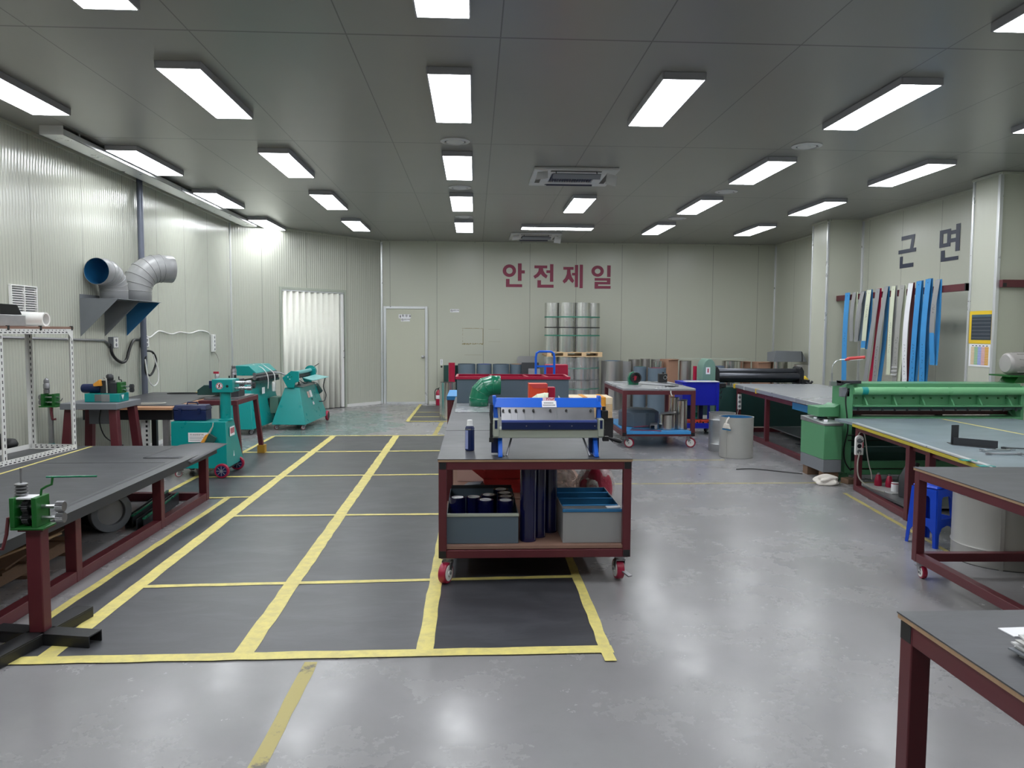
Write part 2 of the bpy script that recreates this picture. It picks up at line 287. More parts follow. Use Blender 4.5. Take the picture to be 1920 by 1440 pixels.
# ------------------------------------------------------------------ mesh helpers
class MB:
    def __init__(s): s.bm = bmesh.new()
    def poly(s, pts): return s.bm.faces.new([s.bm.verts.new(p) for p in pts])
    def hexa(s, p):     # 8 points: bottom 4 ccw, top 4 ccw
        v = [s.bm.verts.new(q) for q in p]
        for f in ((0, 3, 2, 1), (4, 5, 6, 7), (0, 1, 5, 4), (1, 2, 6, 5), (2, 3, 7, 6), (3, 0, 4, 7)): s.bm.faces.new([v[i] for i in f])
        return s
    def box(s, x0, x1, y0, y1, z0, z1):
        return s.hexa([(x0, y0, z0), (x1, y0, z0), (x1, y1, z0), (x0, y1, z0), (x0, y0, z1), (x1, y0, z1), (x1, y1, z1), (x0, y1, z1)])
    def bar(s, p, q, w, h, up=(0, 0, 1)):
        p, q = Vector(p), Vector(q); d = (q-p).normalized(); u = Vector(up)
        sd = d.cross(u)
        if sd.length < 1e-4: sd = d.cross(Vector((1, 0, 0)))
        sd.normalize(); u = sd.cross(d).normalized(); a, b = sd*w/2, u*h/2
        return s.hexa([p-a-b, p+a-b, q+a-b, q-a-b, p-a+b, p+a+b, q+a+b, q-a+b])
    def prism(s, pts, vec):     # planar outline extruded along vec
        vec = Vector(vec); a = [s.bm.verts.new(p) for p in pts]; b = [s.bm.verts.new(Vector(p)+vec) for p in pts]
        s.bm.faces.new(a[::-1]); s.bm.faces.new(b); n = len(pts)
        for i in range(n): s.bm.faces.new((a[i], a[(i+1) % n], b[(i+1) % n], b[i]))
        return s
    def rings(s, rs, cap=True, closed=False):
        R = [[s.bm.verts.new(p) for p in r] for r in rs]; n = len(R[0])
        m = len(R)
        for i in range(m if closed else m-1):
            A, B = R[i], R[(i+1) % m]
            for j in range(n): s.bm.faces.new((A[j], A[(j+1) % n], B[(j+1) % n], B[j]))
        if cap and not closed: s.bm.faces.new(R[0][::-1]); s.bm.faces.new(R[-1])
        return s
    def tube(s, pts, r, n=8, cap=True, smooth=0):
        pts = [Vector(p) for p in pts]
        if smooth: pts = spline(pts, smooth)
        rs = []; prev = None
        for i, p in enumerate(pts):
            t = (pts[min(i+1, len(pts)-1)] - pts[max(i-1, 0)]).normalized()
            if prev is None:
                a = t.cross(Vector((0, 0, 1)));
                if a.length < 1e-3: a = t.cross(Vector((1, 0, 0)))
                a.normalize()
            else:
                a = prev - t*prev.dot(t)
                if a.length < 1e-5: a = t.orthogonal()
                a.normalize()
            prev = a; b = t.cross(a); rr = r[i] if isinstance(r, (list, tuple)) else r
            rs.append([p + (a*math.cos(2*PI*k/n) + b*math.sin(2*PI*k/n))*rr for k in range(n)])
        return s.rings(rs, cap)
    def cyl(s, p, q, r, n=20, r2=None, cap=True):
        return s.tube([p, q], [r, r if r2 is None else r2], n, cap)
    def lathe(s, prof, c=(0, 0, 0), n=24, axis='Z', cap=True):
        rs = []
        for r, h in prof:
            ring = []
            for k in range(n):
                a = 2*PI*k/n; x, y = r*math.cos(a), r*math.sin(a)
                v = {'Z': (x, y, h), 'Y': (x, h, -y), 'X': (h, x, y)}[axis]
                ring.append((c[0]+v[0], c[1]+v[1], c[2]+v[2]))
            rs.append(ring)
        return s.rings(rs, cap)
    def shell(s, c, r, z0, z1, t=0.004, n=40):      # open-topped can
        return s.lathe([(r, z0), (r, z1), (r-t, z1), (r-t, z0+t), (0.001, z0+t)], c, n, cap=True)
    def pipe(s, c, r, z0, z1, t=0.01, n=32):          # tube with a hole
        p = [(r, z0), (r, z1), (r-t, z1), (r-t, z0)]
        rs = [[(c[0]+a*math.cos(2*PI*k/n), c[1]+a*math.sin(2*PI*k/n), c[2]+h) for k in range(n)] for a, h in p]
        return s.rings(rs, False, True)
    def sphere(s, c, r, n=16, m=8, sz=1.0):
        return s.lathe([(max(1e-4, r*math.sin(PI*i/m)), -r*sz*math.cos(PI*i/m)) for i in range(m+1)], c, n)
    def build(s, name, mat, parent=None, bevel=0.0, ang=40, kind=None):
        bmesh.ops.recalc_face_normals(s.bm, faces=s.bm.faces)
        me = bpy.data.meshes.new(name); s.bm.to_mesh(me); s.bm.free()
        me.materials.append(K[mat] if isinstance(mat, str) else mat)
        for p in me.polygons: p.use_smooth = True
        me.set_sharp_from_angle(angle=math.radians(ang))
        o = bpy.data.objects.new(name, me); COL.objects.link(o)
        if parent is not None: o.parent = parent
        if bevel:
            bv = o.modifiers.new('bevel', 'BEVEL'); bv.width = bevel; bv.segments = 2; bv.limit_method = 'ANGLE'; bv.angle_limit = math.radians(50)
        if kind: o['kind'] = kind
        return o
def spline(pts, k):
    out = []; P = [pts[0]] + list(pts) + [pts[-1]]
    for i in range(1, len(P)-2):
        for j in range(k):
            t = j/k; a, b, c, d = P[i-1], P[i], P[i+1], P[i+2]
            out.append(0.5*((2*b) + (c-a)*t + (2*a-5*b+4*c-d)*t*t + (3*b-a-3*c+d)*t**3))
    out.append(pts[-1]); return out
def tag(o, label, cat, group=None, kind=None):
    o['label'] = label; o['category'] = cat
    if group: o['group'] = group
    if kind: o['kind'] = kind
    return o
def thing(name, label, cat, loc=(0, 0, 0), rz=0.0, group=None):
    o = bpy.data.objects.new(name, None); COL.objects.link(o); o.empty_display_size = 0.1
    o.location = loc; o.rotation_euler = (0, 0, rz)
    return tag(o, label, cat, group)
def solo(mb, name, mat, label, cat, loc=(0, 0, 0), rz=0.0, group=None, bevel=0.0, ang=40):
    o = mb.build(name, mat, None, bevel, ang); o.location = loc; o.rotation_euler = (0, 0, rz)
    return tag(o, label, cat, group)
def struct(mb, name, mat, parent=None, bevel=0.0, loc=None, rz=0.0):
    o = mb.build(name, mat, parent, bevel)
    if loc: o.location = loc; o.rotation_euler = (0, 0, rz)
    if parent is None: o['kind'] = 'structure'
    return o
def dup(root, loc=None, rz=None, label=None, group=None):
    r = root.copy(); COL.objects.link(r)
    if loc is not None: r.location = loc
    if rz is not None: r.rotation_euler = (0, 0, rz)
    if label: r['label'] = label
    if group: r['group'] = group
    for ch in list(root.children):
        c = ch.copy(); COL.objects.link(c); c.parent = r
        for g in list(ch.children):
            d = g.copy(); COL.objects.link(d); d.parent = c
    return r
def text_mesh(name, txt, size, mat, parent, loc, rot=(PI/2, 0, 0), bold=0.0, xs=1.0, shear=0.0):
    cu = bpy.data.curves.new(name, 'FONT'); cu.body = txt; cu.size = size; cu.align_x = 'CENTER'; cu.align_y = 'CENTER'
    cu.offset = bold; cu.extrude = 0.0004; cu.shear = shear
    t = bpy.data.objects.new('tmp', cu); COL.objects.link(t)
    me = bpy.data.meshes.new_from_object(t.evaluated_get(bpy.context.evaluated_depsgraph_get()))
    bpy.data.objects.remove(t); bpy.data.curves.remove(cu)
    me.materials.clear(); me.materials.append(K[mat]); me.name = name
    o = bpy.data.objects.new(name, me); COL.objects.link(o); o.parent = parent; o.location = loc; o.rotation_euler = rot; o.scale = (xs, 1, 1)
    return o

# ------------------------------------------------------------------ castors and tables shared by several things
def wheel_bm(c, r, w, ax):      # solid tyre along axis 'X' or 'Y'
    m = MB(); m.lathe([(r*0.74, -w/2), (r*0.93, -w/2), (r, -w*0.28), (r, w*0.28), (r*0.93, w/2), (r*0.74, w/2)], c, 24, ax, cap=True); return m
def castor(parent, x, y, top, r=0.058, w=0.042, ang=0.0, plate=0.09, brake=False, tyre='rubberred'):
    """swivel castor whose wheel stands on the floor (local z = 0); ang turns the fork about z"""
    ca, sa = math.cos(ang), math.sin(ang); T = lambda a, b, z: (x + a*ca - b*sa, y + a*sa + b*ca, z)
    f = MB(); f.box(x-plate/2, x+plate/2, y-plate/2, y+plate/2, top-0.008, top)
    f.cyl(T(0, 0, top-0.03), T(0, 0, top-0.006), 0.03, 16)
    off = r*0.45
    for s in (-1, 1):
        k = s*(w/2+0.006)
        pts = [T(-0.022, k-0.002, top-0.028), T(0.022, k-0.002, top-0.028), T(-off+0.016, k-0.002, r-0.012), T(-off-0.016, k-0.002, r-0.012)]
        f.prism(pts, Vector(T(0, 0.004, 0))-Vector(T(0, 0, 0)))
    f.box(x-0.028, x+0.028, y-0.028, y+0.028, top-0.034, top-0.026)
    f.cyl(T(-off, -w/2-0.014, r), T(-off, w/2+0.014, r), 0.009, 10)
    if brake: f.bar(T(r*0.2, w*0.2, r*1.05), T(r*1.35, w*0.9, r*0.75), 0.03, 0.008)
    o = f.build('castor', 'oldsteel', parent)
    wm = MB(); c = Vector(T(-off, 0, r)); d = Vector((-sa, ca, 0))
    def ringed(prof, n=24):
        e1 = Vector((ca, sa, 0)); e2 = Vector((0, 0, 1))
        return [[c + d*h + (e1*math.cos(2*PI*k/n) + e2*math.sin(2*PI*k/n))*rr for k in range(n)] for rr, h in prof]
    wm.rings(ringed([(r*0.76, -w/2), (r*0.94, -w/2), (r, -w*0.3), (r, w*0.3), (r*0.94, w/2), (r*0.76, w/2)]))
    wm.build('tyre', tyre, o)
    hm = MB(); hm.rings(ringed([(r*0.75, -w/2-0.003), (r*0.75, w/2+0.003)])); hm.rings(ringed([(r*0.3, -w/2-0.009), (r*0.3, w/2+0.009)])); hm.build('hub', 'white' if tyre == 'rubberred' else 'wheelgrey', o)
    return o
def frame_table(t, x0, x1, y0, y1, h, top_mat, tube=0.05, top_t=0.018, rail_low=None, legs_y=None, ply=True, over=0.0, shelf=None, leg_z0=0.0, frame='maroon', top_over=0.01):
    """welded square-tube table: legs, top rails, low rails, sheet on plywood"""
    ys = legs_y or [y0+tube/2, y1-tube/2]; zt = h-top_t
    for xx in (x0+tube/2, x1-tube/2):
        for yy in ys:
            m = MB(); m.box(xx-tube/2, xx+tube/2, yy-tube/2, yy+tube/2, leg_z0, zt-tube*0.0); m.build('leg', frame, t, 0.004)
    m = MB(); e = tube*0.02
    for yy in (y0+tube/2, y1-tube/2): m.box(x0+tube, x1-tube, yy-tube/2+e, yy+tube/2-e, zt-tube, zt-0.001)
    for xx in (x0+tube/2, x1-tube/2):
        yl = sorted(ys)
        for a, b in zip(yl[:-1], yl[1:]): m.box(xx-tube/2+e, xx+tube/2-e, a+tube/2, b-tube/2, zt-tube, zt-0.001)
    m.build('top_rail', frame, t, 0.003)
    if rail_low is not None:
        m = MB()
        for yy in (y0+tube/2, y1-tube/2): m.box(x0+tube, x1-tube, yy-tube/2+e, yy+tube/2-e, rail_low, rail_low+tube)
        for xx in (x0+tube/2, x1-tube/2):
            yl = sorted(ys)
            for a, b in zip(yl[:-1], yl[1:]): m.box(xx-tube/2+e, xx+tube/2-e, a+tube/2, b-tube/2, rail_low, rail_low+tube)
        m.build('low_rail', frame, t, 0.003)
    if ply:
        m = MB(); m.box(x0-top_over, x1+top_over, y0-top_over, y1+top_over, zt, h-0.004); m.build('plywood_top', 'ply', t)
        m = MB(); m.box(x0-top_over-0.002, x1+top_over+0.002, y0-top_over-0.002, y1+top_over+0.002, h-0.004, h); m.build('top_sheet', top_mat, t)
    else:
        m = MB(); m.box(x0-top_over, x1+top_over, y0-top_over, y1+top_over, zt, h); m.build('top', top_mat, t, 0.004)
    if shelf is not None:
        m = MB(); m.box(x0+0.01, x1-0.01, y0+0.012, y1-0.012, shelf-0.018, shelf); m.build('shelf', 'shelfwood', t)

# ================================================================== THE SETTING
H = 3.49
m = MB(); m.box(-4.5, 6.75, -3.0, 16.9, -0.12, 0.0); FLOOR = struct(m, 'floor', 'floor')
m = MB(); m.box(-4.5, 6.75, -3.0, 16.9, H, H+0.1); struct(m, 'ceiling', 'ceiling')
m = MB(); m.box(-2.35, 6.6, 0, 0.1, 0, H); WALLB = struct(m, 'wall_back', 'wall', None, 0, (0.19, 16.67, 0))
m = MB(); m.box(0, 16.8, 0, 0.1, 0, H); struct(m, 'wall_left', 'wallrib', None, 0, (-4.33, -2.84, 0), PI/2)
AW = math.atan2(2.72, 2.33); AX, AY = -4.33, 13.95
m = MB(); m.box(0, 1.02, 0, 0.1, 0, H); m.box(1.02, 2.60, 0, 0.1, 2.39, H); m.box(2.60, 3.62, 0, 0.1, 0, H); struct(m, 'wall_angled', 'wallrib', None, 0, (AX, AY, 0), AW)
m = MB(); m.box(-0.1, 19.7, 0, 0.1, 0, H); struct(m, 'wall_right', 'wall', None, 0, (6.58, 16.67, 0), -PI/2)
m = MB(); m.box(-5, 7, 0, 0.1, 0, H); struct(m, 'wall_front', 'wall', None, 0, (0.9, -2.9, 0))
m = MB(); m.box(-0.61, 0, 0, 0.58, 0, H); struct(m, 'wall_pier_far', 'wall', None, 0, (6.58, 12.87, 0))
m = MB(); m.box(-0.38, 0, 0, 0.48, 0, H); struct(m, 'wall_pier_near', 'wall', None, 0, (6.58, 8.92, 0))
# bright corner angles and the cove along the tops of the walls
tr = 0
def trim(x, y, z0, z1, s=0.03, mat='alu'):
    global tr; tr += 1
    m = MB(); m.box(x-s/2, x+s/2, y-s/2, y+s/2, z0, z1); struct(m, 'trim_%d' % tr, mat, None, 0.004)
for x, y, s in ((6.57, 16.66, 0.035), (5.97, 12.87, 0.035), (5.97, 13.45, 0.03), (6.57, 12.86, 0.04), (6.2, 8.92, 0.045), (6.2, 9.40, 0.035), (-1.985, 16.655, 0.04), (-4.32, 13.95, 0.03)): trim(x, y, 0.0, H-0.03, s)
def trimbar(p, q, w=0.035, h=0.03, mat='wall'):
    global tr; tr += 1
    m = MB(); m.bar(p, q, w, h); struct(m, 'trim_%d' % tr, mat)
for p, q in (((-2.0, 16.655, H-.016), (6.58, 16.655, H-.016)), ((6.565, 12.87, H-.016), (6.565, 9.4, H-.016)), ((6.565, 16.67, H-.016), (6.565, 13.45, H-.016)), ((5.97, 12.855, H-.016), (6.58, 12.855, H-.016)), ((6.185, 8.905, H-.02), (6.58, 8.905, H-.02)), ((6.185, 8.90, H-.02), (6.185, 9.41, H-.02)),
             ((5.955, 12.87, H-.016), (5.955, 13.45, H-.016)), ((AX+0.01, AY-0.01, H-.016), (-2.0, 16.655, H-.016)), ((-4.315, -2.8, H-.016), (-4.315, 13.95, H-.016))): trimbar(p, q)
m = MB(); m.box(0, 1.0, -0.012, 0, 0, 0.06); m.box(2.62, 3.55, -0.012, 0, 0, 0.06); struct(m, 'baseboard_angled', 'white', None, 0, (AX, AY, 0), AW)
m = MB(); m.box(-0.98, 6.5, -0.012, 0, 0, 0.055); struct(m, 'baseboard_back', 'white', None, 0, (0, 16.67, 0))
m = MB(); m.box(0, 16.7, -0.012, 0, 0, 0.055); struct(m, 'baseboard_left', 'white', None, 0, (-4.33, -2.8, 0), PI/2)

# hinged door in the back wall
D1 = thing('door_1', 'pale steel door with an aluminium frame and round knob', 'door', (-1.48, 16.66, 0)); del D1['label'], D1['category']; D1['kind'] = 'structure'
m = MB(); m.box(-0.47, -0.415, -0.03, 0.0, 0, 2.10); m.box(0.415, 0.47, -0.03, 0.0, 0, 2.10); m.box(-0.415, 0.415, -0.03, 0, 2.045, 2.10); m.build('door_frame', 'alu', D1, 0.004)
m = MB(); m.box(-0.412, 0.412, -0.016, 0.0, 0.04, 2.04); m.build('door_leaf', 'door', D1, 0.002)
m = MB(); m.box(-0.412, 0.412, -0.024, 0, 0.0, 0.045); m.build('threshold', 'alu', D1)
m = MB(); m.lathe([(0.032, 0), (0.032, -0.006), (0.014, -0.01), (0.014, -0.04), (0.03, -0.05), (0.034, -0.065), (0.026, -0.08), (0.005, -0.085)], (0.375, -0.016, 1.02), 20, 'Y'); m.build('door_knob', 'steel', D1)

# accordion door in the angled wall
def wl(u, v, z):     # along the angled wall u, out into the room v
    return (AX + u*math.cos(AW) + v*math.sin(AW), AY + u*math.sin(AW) - v*math.cos(AW), z)
D2 = bpy.data.objects.new('door_2', None); COL.objects.link(D2); D2.location = (AX, AY, 0); D2.rotation_euler = (0, 0, AW); D2['kind'] = 'structure'
m = MB(); m.box(1.02, 1.06, -0.03, 0.05, 0, 2.39); m.box(2.56, 2.60, -0.03, 0.05, 0, 2.39); m.box(1.06, 2.56, -0.03, 0.05, 2.34, 2.39); m.build('door_frame', 'putty', D2, 0.004)
m = MB(); m.box(1.06, 2.55, -0.02, 0.03, 2.315, 2.34); m.build('head_track', 'alu', D2)
m = MB(); nf = 20; pts = []
for i in range(nf+1): pts.append((1.07 + (2.47-1.07)*i/nf, -0.036 if i % 2 else 0.028))
a = [m.bm.verts.new((x, y, 0.012)) for x, y in pts]; b = [m.bm.verts.new((x, y, 2.315)) for x, y in pts]
for i in range(nf): m.bm.faces.new((a[i], a[i+1], b[i+1], b[i]))
o = m.build('folding_curtain', 'accordion', D2, 0, 20); sd = o.modifiers.new('solid', 'SOLIDIFY'); sd.thickness = 0.006
m = MB(); m.box(2.47, 2.535, -0.03, 0.03, 0.012, 2.31); m.build('lead_post', 'white', D2, 0.006)
m = MB(); m.tube([(2.52, -0.03, 1.02), (2.52, -0.055, 1.03), (2.52, -0.055, 1.15), (2.52, -0.03, 1.16)], 0.008, 8); m.build('pull_handle', 'oldsteel', D2)
m = MB(); m.box(1.0, 2.62, 0.06, 0.09, 0, 2.4); m.build('backing', 'dark', D2)

# old adhesive outline left on the back wall (stain)
m = MB(); rnd = random.Random(3)
for i in range(26):
    x = -0.27 + 0.45*i/26
    m.box(x, x+0.019, -0.0012, 0, 1.29+rnd.uniform(-.01, .012), 1.30+rnd.uniform(0, .018)); m.box(x, x+0.019, -0.0012, 0, 1.628, 1.634+rnd.uniform(0, .007))
for i in range(18):
    z = 1.30+0.33*i/18
    if rnd.random() < .7: m.box(-0.262+rnd.uniform(0, .006), -0.254, -0.0012, 0, z, z+0.02)
    if rnd.random() < .8: m.box(0.176, 0.184+rnd.uniform(0, .006), -0.0012, 0, z, z+0.02)
m.box(-0.22, 0.16, -0.0012, 0, 1.06, 1.064); m.box(0.30, 0.55, -0.0012, 0, 1.615, 1.618); m.box(0.30, 0.56, -0.0012, 0, 1.35, 1.353)
o = m.build('adhesive_residue', M('brown_residue', (150, 140, 104), 0.7), WALLB); o.location = (-0.19, 0, 0)

# ------------------------------------------------------------------ floor mats and marking tape
GM = 'rubber mats on the floor'
def mat_strip(x0, x1, y0, y1, label, mt='mat'):
    m = MB(); m.box(x0, x1, y0, y1, 0.0, 0.004); o = m.build('rubber_mat', mt); tag(o, label, 'floor mat')
mat_strip(-2.33, -2.05, 3.66, 7.26, 'narrow dark rubber mat beside the long left worktable')
mat_strip(-2.97, -2.05, 7.27, 11.5, 'wide dark rubber mat under the teal rolling machine at far left')
mat_strip(-2.048, -1.145, 3.66, 11.52, 'dark grey rubber mat strip, second lane from the left tape')
mat_strip(-1.143, -0.238, 3.68, 11.53, 'dark grey rubber mat strip just left of the rolling cart')
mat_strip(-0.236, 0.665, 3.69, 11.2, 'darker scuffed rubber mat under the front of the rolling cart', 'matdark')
mat_strip(-1.15, -0.36, 13.36, 16.2, 'dark rubber mat on the floor before the steel door')
def tape(name, p, q, w, mat='tape', z=0.0042):
    m = MB(); p, q = Vector((*p, 0)), Vector((*q, 0)); d = (q-p).normalized(); s = Vector((d.y, -d.x, 0)); n = max(2, int((q-p).length/0.12)); r = random.Random(hash((round(p.x*100), round(q.y*100))) & 0xffff)
    A = []; B = []
    for i in range(n+1):
        c = p + (q-p)*i/n; k = 0.004
        A.append(m.bm.verts.new(c - s*(w/2+r.uniform(-k, k)) + Vector((0, 0, z+0.0012)))); B.append(m.bm.verts.new(c + s*(w/2+r.uniform(-k, k)) + Vector((0, 0, z+0.0012))))
    for i in range(n): m.bm.faces.new((A[i], B[i], B[i+1], A[i+1]))
    return m.build(name, mat, FLOOR)
TZ = [0.0042]
for p, q, wd in (((-2.33, 3.64), (-2.31, 7.26), 0.055), ((-2.325, 7.255), (-2.5, 7.25), 0.05), ((-2.97, 7.27), (-2.975, 11.5), 0.055),
                 ((-2.05, 3.62), (-2.10, 11.52), 0.09), ((-1.122, 3.64), (-1.172, 11.52), 0.095), ((-0.242, 3.68), (-0.235, 11.3), 0.08), ((0.655, 3.56), (0.68, 11.1), 0.058),
                 ((-2.35, 3.66), (0.69, 3.70), 0.085), ((-2.05, 4.72), (0.66, 4.835), 0.05), ((-2.04, 6.53), (-0.25, 6.55), 0.055), ((-2.33, 7.26), (-2.06, 7.28), 0.05), ((-2.97, 8.28), (-0.25, 8.40), 0.06), ((-2.97, 9.96), (-0.25, 10.07), 0.07), ((-2.98, 11.49), (-0.2, 11.57), 0.06),
                 ((-1.165, 13.36), (-1.15, 16.5), 0.06), ((-1.17, 13.35), (-0.35, 13.355), 0.07), ((-1.12, 14.08), (-0.36, 14.09), 0.05), ((-1.12, 14.85), (-0.36, 14.86), 0.05)):
    TZ[0] += 0.00012; tape('marking_tape', p, q, wd, 'tape', TZ[0])
for p, q, wd in (((-0.772, 3.61), (-0.80, 1.6), 0.062), ((-0.60, 11.6), (-0.56, 13.3), 0.07), ((1.2, 7.85), (4.9, 7.87), 0.035), ((1.9, 9.33), (3.1, 9.31), 0.04), ((3.66, 7.35), (3.42, 5.2), 0.04)):
    tape('worn_line', p, q, wd, 'worn', 0.0)

# ------------------------------------------------------------------ ceiling lights
def make_light():
    t = thing('ceiling_light', 'led', 'ceiling light')
    m = MB(); a, b, c, d = 0.165, 0.655, 0.152, 0.642; z0, z1 = -0.054, 0.0
    m.box(-a, -c, -b, b, z0, z1); m.box(c, a, -b, b, z0, z1); m.box(-c, c, -b, -d, z0, z1); m.box(-c, c, d, b, z0, z1); m.box(-c, c, -d, d, -0.02, 0.0)
    m.build('light_frame', 'lampframe', t, 0.003)
    m = MB(); m.box(-c, c, -d, d, -0.055, -0.046); m.build('diffuser', 'led', t)
    return t
COLS = {-3.69: 'leftmost column', -2.12: 'second column', -0.19: 'third column', 1.54: 'fourth column', 3.34: 'fifth column', 5.13: 'rightmost column'}
ROWS = {1.35: 'overhead', 4.08: 'nearest row', 6.39: 'second row', 9.01: 'third row', 11.50: 'fourth row', 14.07: 'last row before the back wall'}
SKIP = {(1.54, 9.01), (1.54, 14.07), (1.54, 4.08)}
L0 = None
for x, cd in COLS.items():
    for y, rd in ROWS.items():
        if (x, y) in SKIP: continue
        lb = 'flat white LED ceiling panel, %s%s, %s' % (cd, '' if 'most' in cd else ' from the left', rd)
        if L0 is None: L0 = make_light(); L0.location = (x, y, H); L0['label'] = lb; L0['group'] = 'LED panels on the ceiling'
        else: dup(L0, (x, y, H), 0, lb)
dup(L0, (1.49, 14.06, H), PI/2, 'flat LED ceiling panel turned crosswise beside the far ceiling air conditioner')
# round ceiling diffusers
def disc():
    t = thing('ceiling_speaker', 'x', 'ceiling speaker', group='round grilles in the ceiling')
    m = MB(); m.lathe([(0.150, 0), (0.150, -0.008), (0.115, -0.018), (0.108, -0.006)], (0, 0, 0), 36); m.build('rim', 'ceil_white', t)
    m = MB(); m.lathe([(0.106, -0.002), (0.106, -0.007)], (0, 0, 0), 36); m.build('gap', 'dark', t)
    m = MB(); m.lathe([(0.092, -0.006), (0.092, -0.013), (0.02, -0.016)], (0, 0, 0), 36); m.build('grille', 'ceil_white', t)
    return t
d0 = None
for x, y, s in ((-0.2, 7.92, 'nearest one of the middle row of lights'), (-0.2, 10.43, 'between the third and fourth middle lights'), (-0.18, 13.06, 'farthest one of the middle row of lights'),
                (3.39, 7.86, 'nearest one of the right row of lights'), (3.41, 10.45, 'between the third and fourth right lights'), (3.4, 12.94, 'farthest one of the right row of lights')):
    lb = 'round white ceiling grille, ' + s
    if d0 is None: d0 = disc(); d0.location = (x, y, H); d0['label'] = lb
    else: dup(d0, (x, y, H), 0, lb)
# cassette air conditioners with hinged flaps hanging open
def aircon(loc, label):
    t = thing('ceiling_air_conditioner', label, 'air conditioner', loc)
    m = MB(); a = 0.5; c = 0.27
    m.box(-a, a, -a, -c, -0.035, 0); m.box(-a, a, c, a, -0.035, 0); m.box(-a, -c, -c, c, -0.035, 0); m.box(c, a, -c, c, -0.035, 0); m.build('fascia', 'ceil_white', t, 0.01)
    m = MB(); m.box(-c, c, -c, c, -0.012, -0.002)
    for i in range(17): x = -c+0.02+i*0.031; m.box(x, x+0.006, -c, c, -0.03, -0.012)
    m.build('intake_grille', 'louvre', t)
    for nm, pts in (('outlet_slot', [(-0.3, -0.44, 0.3, -0.38)]), ('outlet_slot', [(-0.3, 0.38, 0.3, 0.44)]), ('outlet_slot', [(-0.44, -0.3, -0.38, 0.3)]), ('outlet_slot', [(0.38, -0.3, 0.44, 0.3)])):
        m = MB(); x0, y0, x1, y1 = pts[0]; m.box(x0, x1, y0, y1, -0.0375, -0.034); m.build(nm, 'black', t)
    # hinged corner cover, side flaps and the drooping front vane
    m = MB(); m.bar((-0.28, -0.46, -0.10), (0.28, -0.46, -0.10), 0.09, 0.012, (0, 0.5, 1)); m.build('front_vane', 'boxgrey', t)
    m = MB()
    for x in (-0.24, 0.24): m.tube([(x, -0.42, -0.035), (x, -0.46, -0.10)], 0.005, 6)
    m.build('vane_arm', 'black', t)
    m = MB(); m.prism([(0.36, -0.42, -0.05), (0.50, -0.28, -0.05), (0.47, -0.36, -0.19), (0.33, -0.50, -0.19)], (0.006, -0.006, 0)); m.build('corner_cover', 'ceil_white', t)
    m = MB(); m.prism([(-0.48, -0.48, -0.15), (-0.34, -0.48, -0.13), (-0.34, -0.44, -0.04), (-0.46, -0.44, -0.05)], (0, 0.01, 0)); m.build('corner_flap', 'ceil_white', t)
    m = MB(); m.bar((-0.29, 0.30, -0.06), (0.29, 0.30, -0.06), 0.02, 0.02); m.build('rear_vane', 'louvre', t)
    return t
aircon((1.19, 9.55, H), 'white ceiling cassette air conditioner with dangling flaps, nearer of two')
aircon((1.2, 15.55, H), 'white ceiling cassette air conditioner close to the back wall')
# cable tray along the left edge of the ceiling
t = thing('cable_tray', 'long white metal cable tray under the ceiling along the left wall', 'cable tray', (-3.99, 7.6, H))
m = MB(); m.box(-0.11, 0.11, 0, 6.45, -0.085, -0.080); m.box(-0.11, -0.105, 0, 6.45, -0.085, -0.03); m.box(0.105, 0.11, 0, 6.45, -0.085, -0.03); m.build('channel', 'alu', t)
m = MB(); m.box(-0.11, 0.11, -0.004, 0, -0.085, 0); m.build('end_cap', 'ceil_white', t)
m = MB()
for y in (0.3, 1.8, 3.3, 4.8, 6.2): m.box(-0.105, -0.09, y, y+0.03, -0.08, 0); m.box(0.09, 0.105, y, y+0.03, -0.08, 0)
m.build('hanger', 'galv', t)
m = MB()
for dx in (-0.05, 0, 0.05): m.tube([(dx, 0.1, -0.065), (dx, 6.4, -0.065)], 0.014, 8)
m.build('cable_run', 'cable', t)

# ------------------------------------------------------------------ slogans and small signs on the walls
ZX = lambda x: 0.455 + x*0.001383
ZZ = lambda y: 3.199 - y*0.001383
SG = thing('wall_slogan', 'large burgundy Korean slogan of four characters high on the back wall', 'wall lettering', (ZX(950), 16.668, ZZ(300)))
def letter(polys, rings=()):
    m = MB(); ox, oz = ZX(950), ZZ(300)
    for P in polys: m.prism([(ZX(x)-ox, -0.004, ZZ(y)-oz) for x, y in P], (0, 0.003, 0))
    for cx, cy, rx, ry, ix, iy in rings:
        n = 40; A = lambda a, b: [(ZX(cx+a*math.cos(2*PI*k/n))-ox, ZZ(cy+b*math.sin(2*PI*k/n))-oz) for k in range(n)]
        o_, i_ = A(rx, ry), A(ix, iy)
        m.rings([[(x, -0.004, z) for x, z in o_], [(x, -0.001, z) for x, z in o_], [(x, -0.001, z) for x, z in i_], [(x, -0.004, z) for x, z in i_]], False, True)
    return m.build('letter', 'signred', SG)
def R(x0, x1, y0, y1): return [(x0, y0), (x1, y0), (x1, y1), (x0, y1)]
letter([R(343, 400, 118, 388), R(400, 450, 225, 272), [(157, 360), (213, 360), (213, 440), (410, 440), (410, 485), (157, 485)]], [(210, 232, 103, 97, 50, 48)])
letter([R(600, 800, 147, 190), [(668, 190), (735, 190), (742, 230), (770, 272), (808, 303), (785, 347), (735, 315), (700, 280), (662, 320), (610, 352), (585, 312), (635, 275), (662, 235)], R(845, 897, 125, 397), R(787, 845, 220, 262), [(648, 375), (705, 375), (705, 443), (902, 443), (902, 490), (648, 490)]])
letter([R(1053, 1213, 165, 208), [(1112, 208), (1165, 208), (1168, 260), (1188, 320), (1225, 378), (1200, 415), (1165, 385), (1138, 350), (1110, 390), (1070, 422), (1042, 385), (1085, 335), (1108, 275)], R(1190, 1235, 257, 297), R(1235, 1285, 133, 477), R(1310, 1360, 128, 493)])
